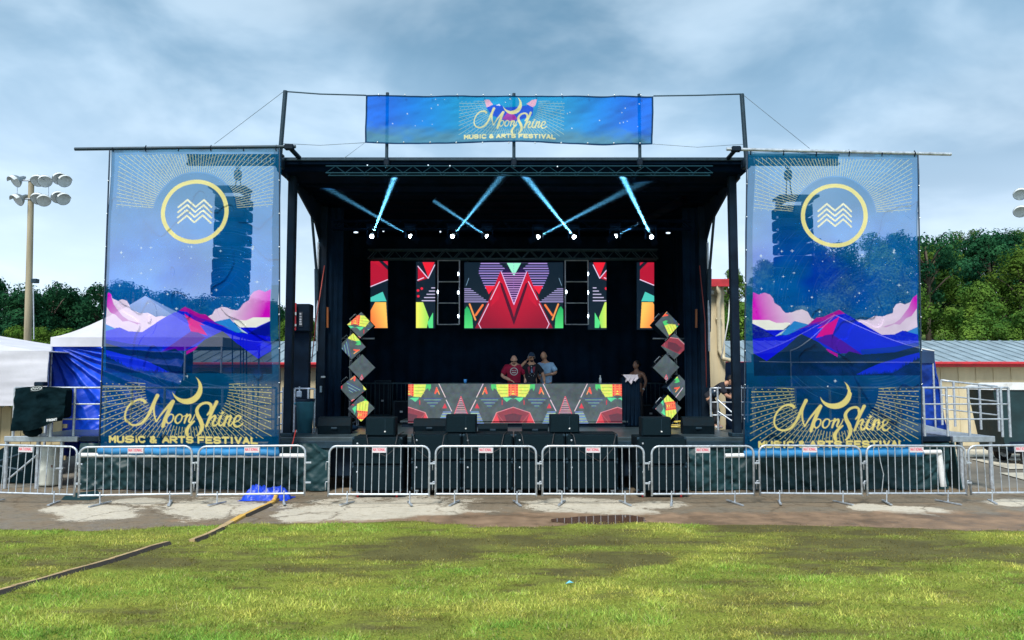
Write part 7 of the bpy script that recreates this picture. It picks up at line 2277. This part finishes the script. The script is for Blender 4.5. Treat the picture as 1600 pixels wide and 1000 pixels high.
part('sunglasses', eye_d, r_, lambda b: (b.box(W['head'] + hr @ Vector((.034, -.098, .006)), (.052, .012, .034), hr, bev=.004), b.box(W['head'] + hr @ Vector((-.034, -.098, .006)), (.052, .012, .034), hr, bev=.004)))
part('beard', hairD, r_, lambda b: b.ball(W['head'] + hr @ Vector((0, -.058, -.088)), (.048, .036, .032), 12, 8, hr))
ec = W['chest'].lerp(W['belly'], .35)


def tee_art(q):
    q.poly([(10, 20), (30, 10), (40, 50), (28, 45), (30, 80), (20, 60)], (.28, .02, .05, 1)); q.poly([(90, 12), (68, 16), (60, 50), (75, 45), (68, 75), (84, 50)], (.28, .02, .05, 1))
    q.poly([(48, 30), (56, 30), (66, 62), (44, 62)], (.14, .26, .45, 1)); q.disc((50, 14), 6, (.4, .4, .45, 1))
    for (x, y) in ((25, 92), (70, 88), (50, 84), (80, 74), (38, 72)): q.disc((x, y), 3, (.4, .42, .5, 1))


em = sign_mesh('shirt_print', r_, (ec.x, ec.y - .178, ec.z), .26, .34, (.010, .012, .02, 1), tee_art, 40, 50, units=(100, 100))
me = em.data; cols = np.empty(len(me.vertices) * 4, np.float32); me.color_attributes['print'].data.foreach_get('color', cols); cc = cols.reshape(-1, 4)[:, :3].max(1) > .06
ks = set(i for i, p in enumerate(me.polygons) if any(cc[v] for v in p.vertices))
bm = bmesh.new(); bm.from_mesh(me); bm.faces.ensure_lookup_table(); bmesh.ops.delete(bm, geom=[f for f in bm.faces if f.index not in ks], context='FACES'); bm.to_mesh(me); bm.free()
# third: pale blue shirt, half behind the second
pblu = M('pale_blue_shirt', (.42, .66, .95), .85, var=.12, scale=10, bump=.3, bscale=14)
r_, W, hr, rz = person('bald person in pale blue shirt standing half behind the black shirted performer', (X(853, PY + .55), PY + .55, zf), R(-28),
                       J0(neck=(0, -.08, 1.50), head=(0, -.13, 1.63), chest=(0, -.04, 1.33), elL=(.30, .02, 1.18), wrL=(.06, -.22, 1.12), elR=(-.27, -.02, 1.15), wrR=(-.10, -.24, 1.08)),
                       skinB, pblu, M('blue_trousers', (.22, .38, .62), .85, var=.15), dshoe, head_pitch=R(18), head_yaw=R(8), build=1.06, size=1.04)
# fourth: bare shouldered person beside the draped stand
r_, W, hr, rz = person('bare shouldered person with dark hair beside the black draped stand', (X(996, 21.3), 21.3, DK + .004), R(-38),
                       J0(neck=(0, -.04, 1.48), head=(0, -.06, 1.61), elL=(.26, .02, 1.16), wrL=(.22, -.08, .93)),
                       skinC, None, M('dark_shorts', (.02, .025, .035), .8), dshoe, head_yaw=R(-20), build=.96, size=1.0)
part('hair', hairD, r_, lambda b: (b.ball(W['head'] + hr @ Vector((0, .028, .035)), (.088, .098, .108), 16, 10, hr), b.ball(W['head'] + hr @ Vector((0, .105, .02)), (.05, .05, .05), 12, 8, hr)))
part('top', M('dark_vest', (.03, .03, .04), .8), r_, lambda b: b.ball(W['belly'].lerp(W['chest'], .35), (.165, .125, .19), 16, 10, rz))
part('wristband', white, r_, lambda b: b.tube(W['elL'].lerp(W['wrL'], .82), W['elL'].lerp(W['wrL'], .96), .036, 10))
# fifth: dark clothed person hunched on the right wing
r_, W, hr, rz = person('person in dark clothes bending over a case behind the right corner post', (X(1118, 19.3), 19.3, DK + .004), R(62),
                       J0(hip=(0, .16, .80), belly=(0, .02, .92), chest=(0, -.16, 1.04), neck=(0, -.29, 1.14), head=(0, -.38, 1.20), shL=(.18, -.18, 1.08), shR=(-.18, -.18, 1.08), elL=(.22, -.30, .84), elR=(-.22, -.30, .84), wrL=(.10, -.50, .74), wrR=(-.10, -.50, .74),
                          hpL=(.09, .15, .76), hpR=(-.09, .15, .76), knL=(.11, -.02, .42), knR=(-.11, -.02, .42)),
                       skinB, pblk, M('black_trousers', (.012, .012, .016), .85), shoem, head_pitch=R(38), build=1.02, size=1.0, sleeve=.62)
part('hair', hairD, r_, lambda b: b.ball(W['head'] + hr @ Vector((0, .022, .035)), (.088, .10, .105), 16, 10, hr))
part('belt_bag', M('shiny_bag', (.03, .06, .10), .25, spec=.8), r_, lambda b: b.ball(W['belly'] + Vector((-.02, -.14, -.02)), (.12, .08, .10), 12, 8))

# labels are unique by writing; nothing else to do
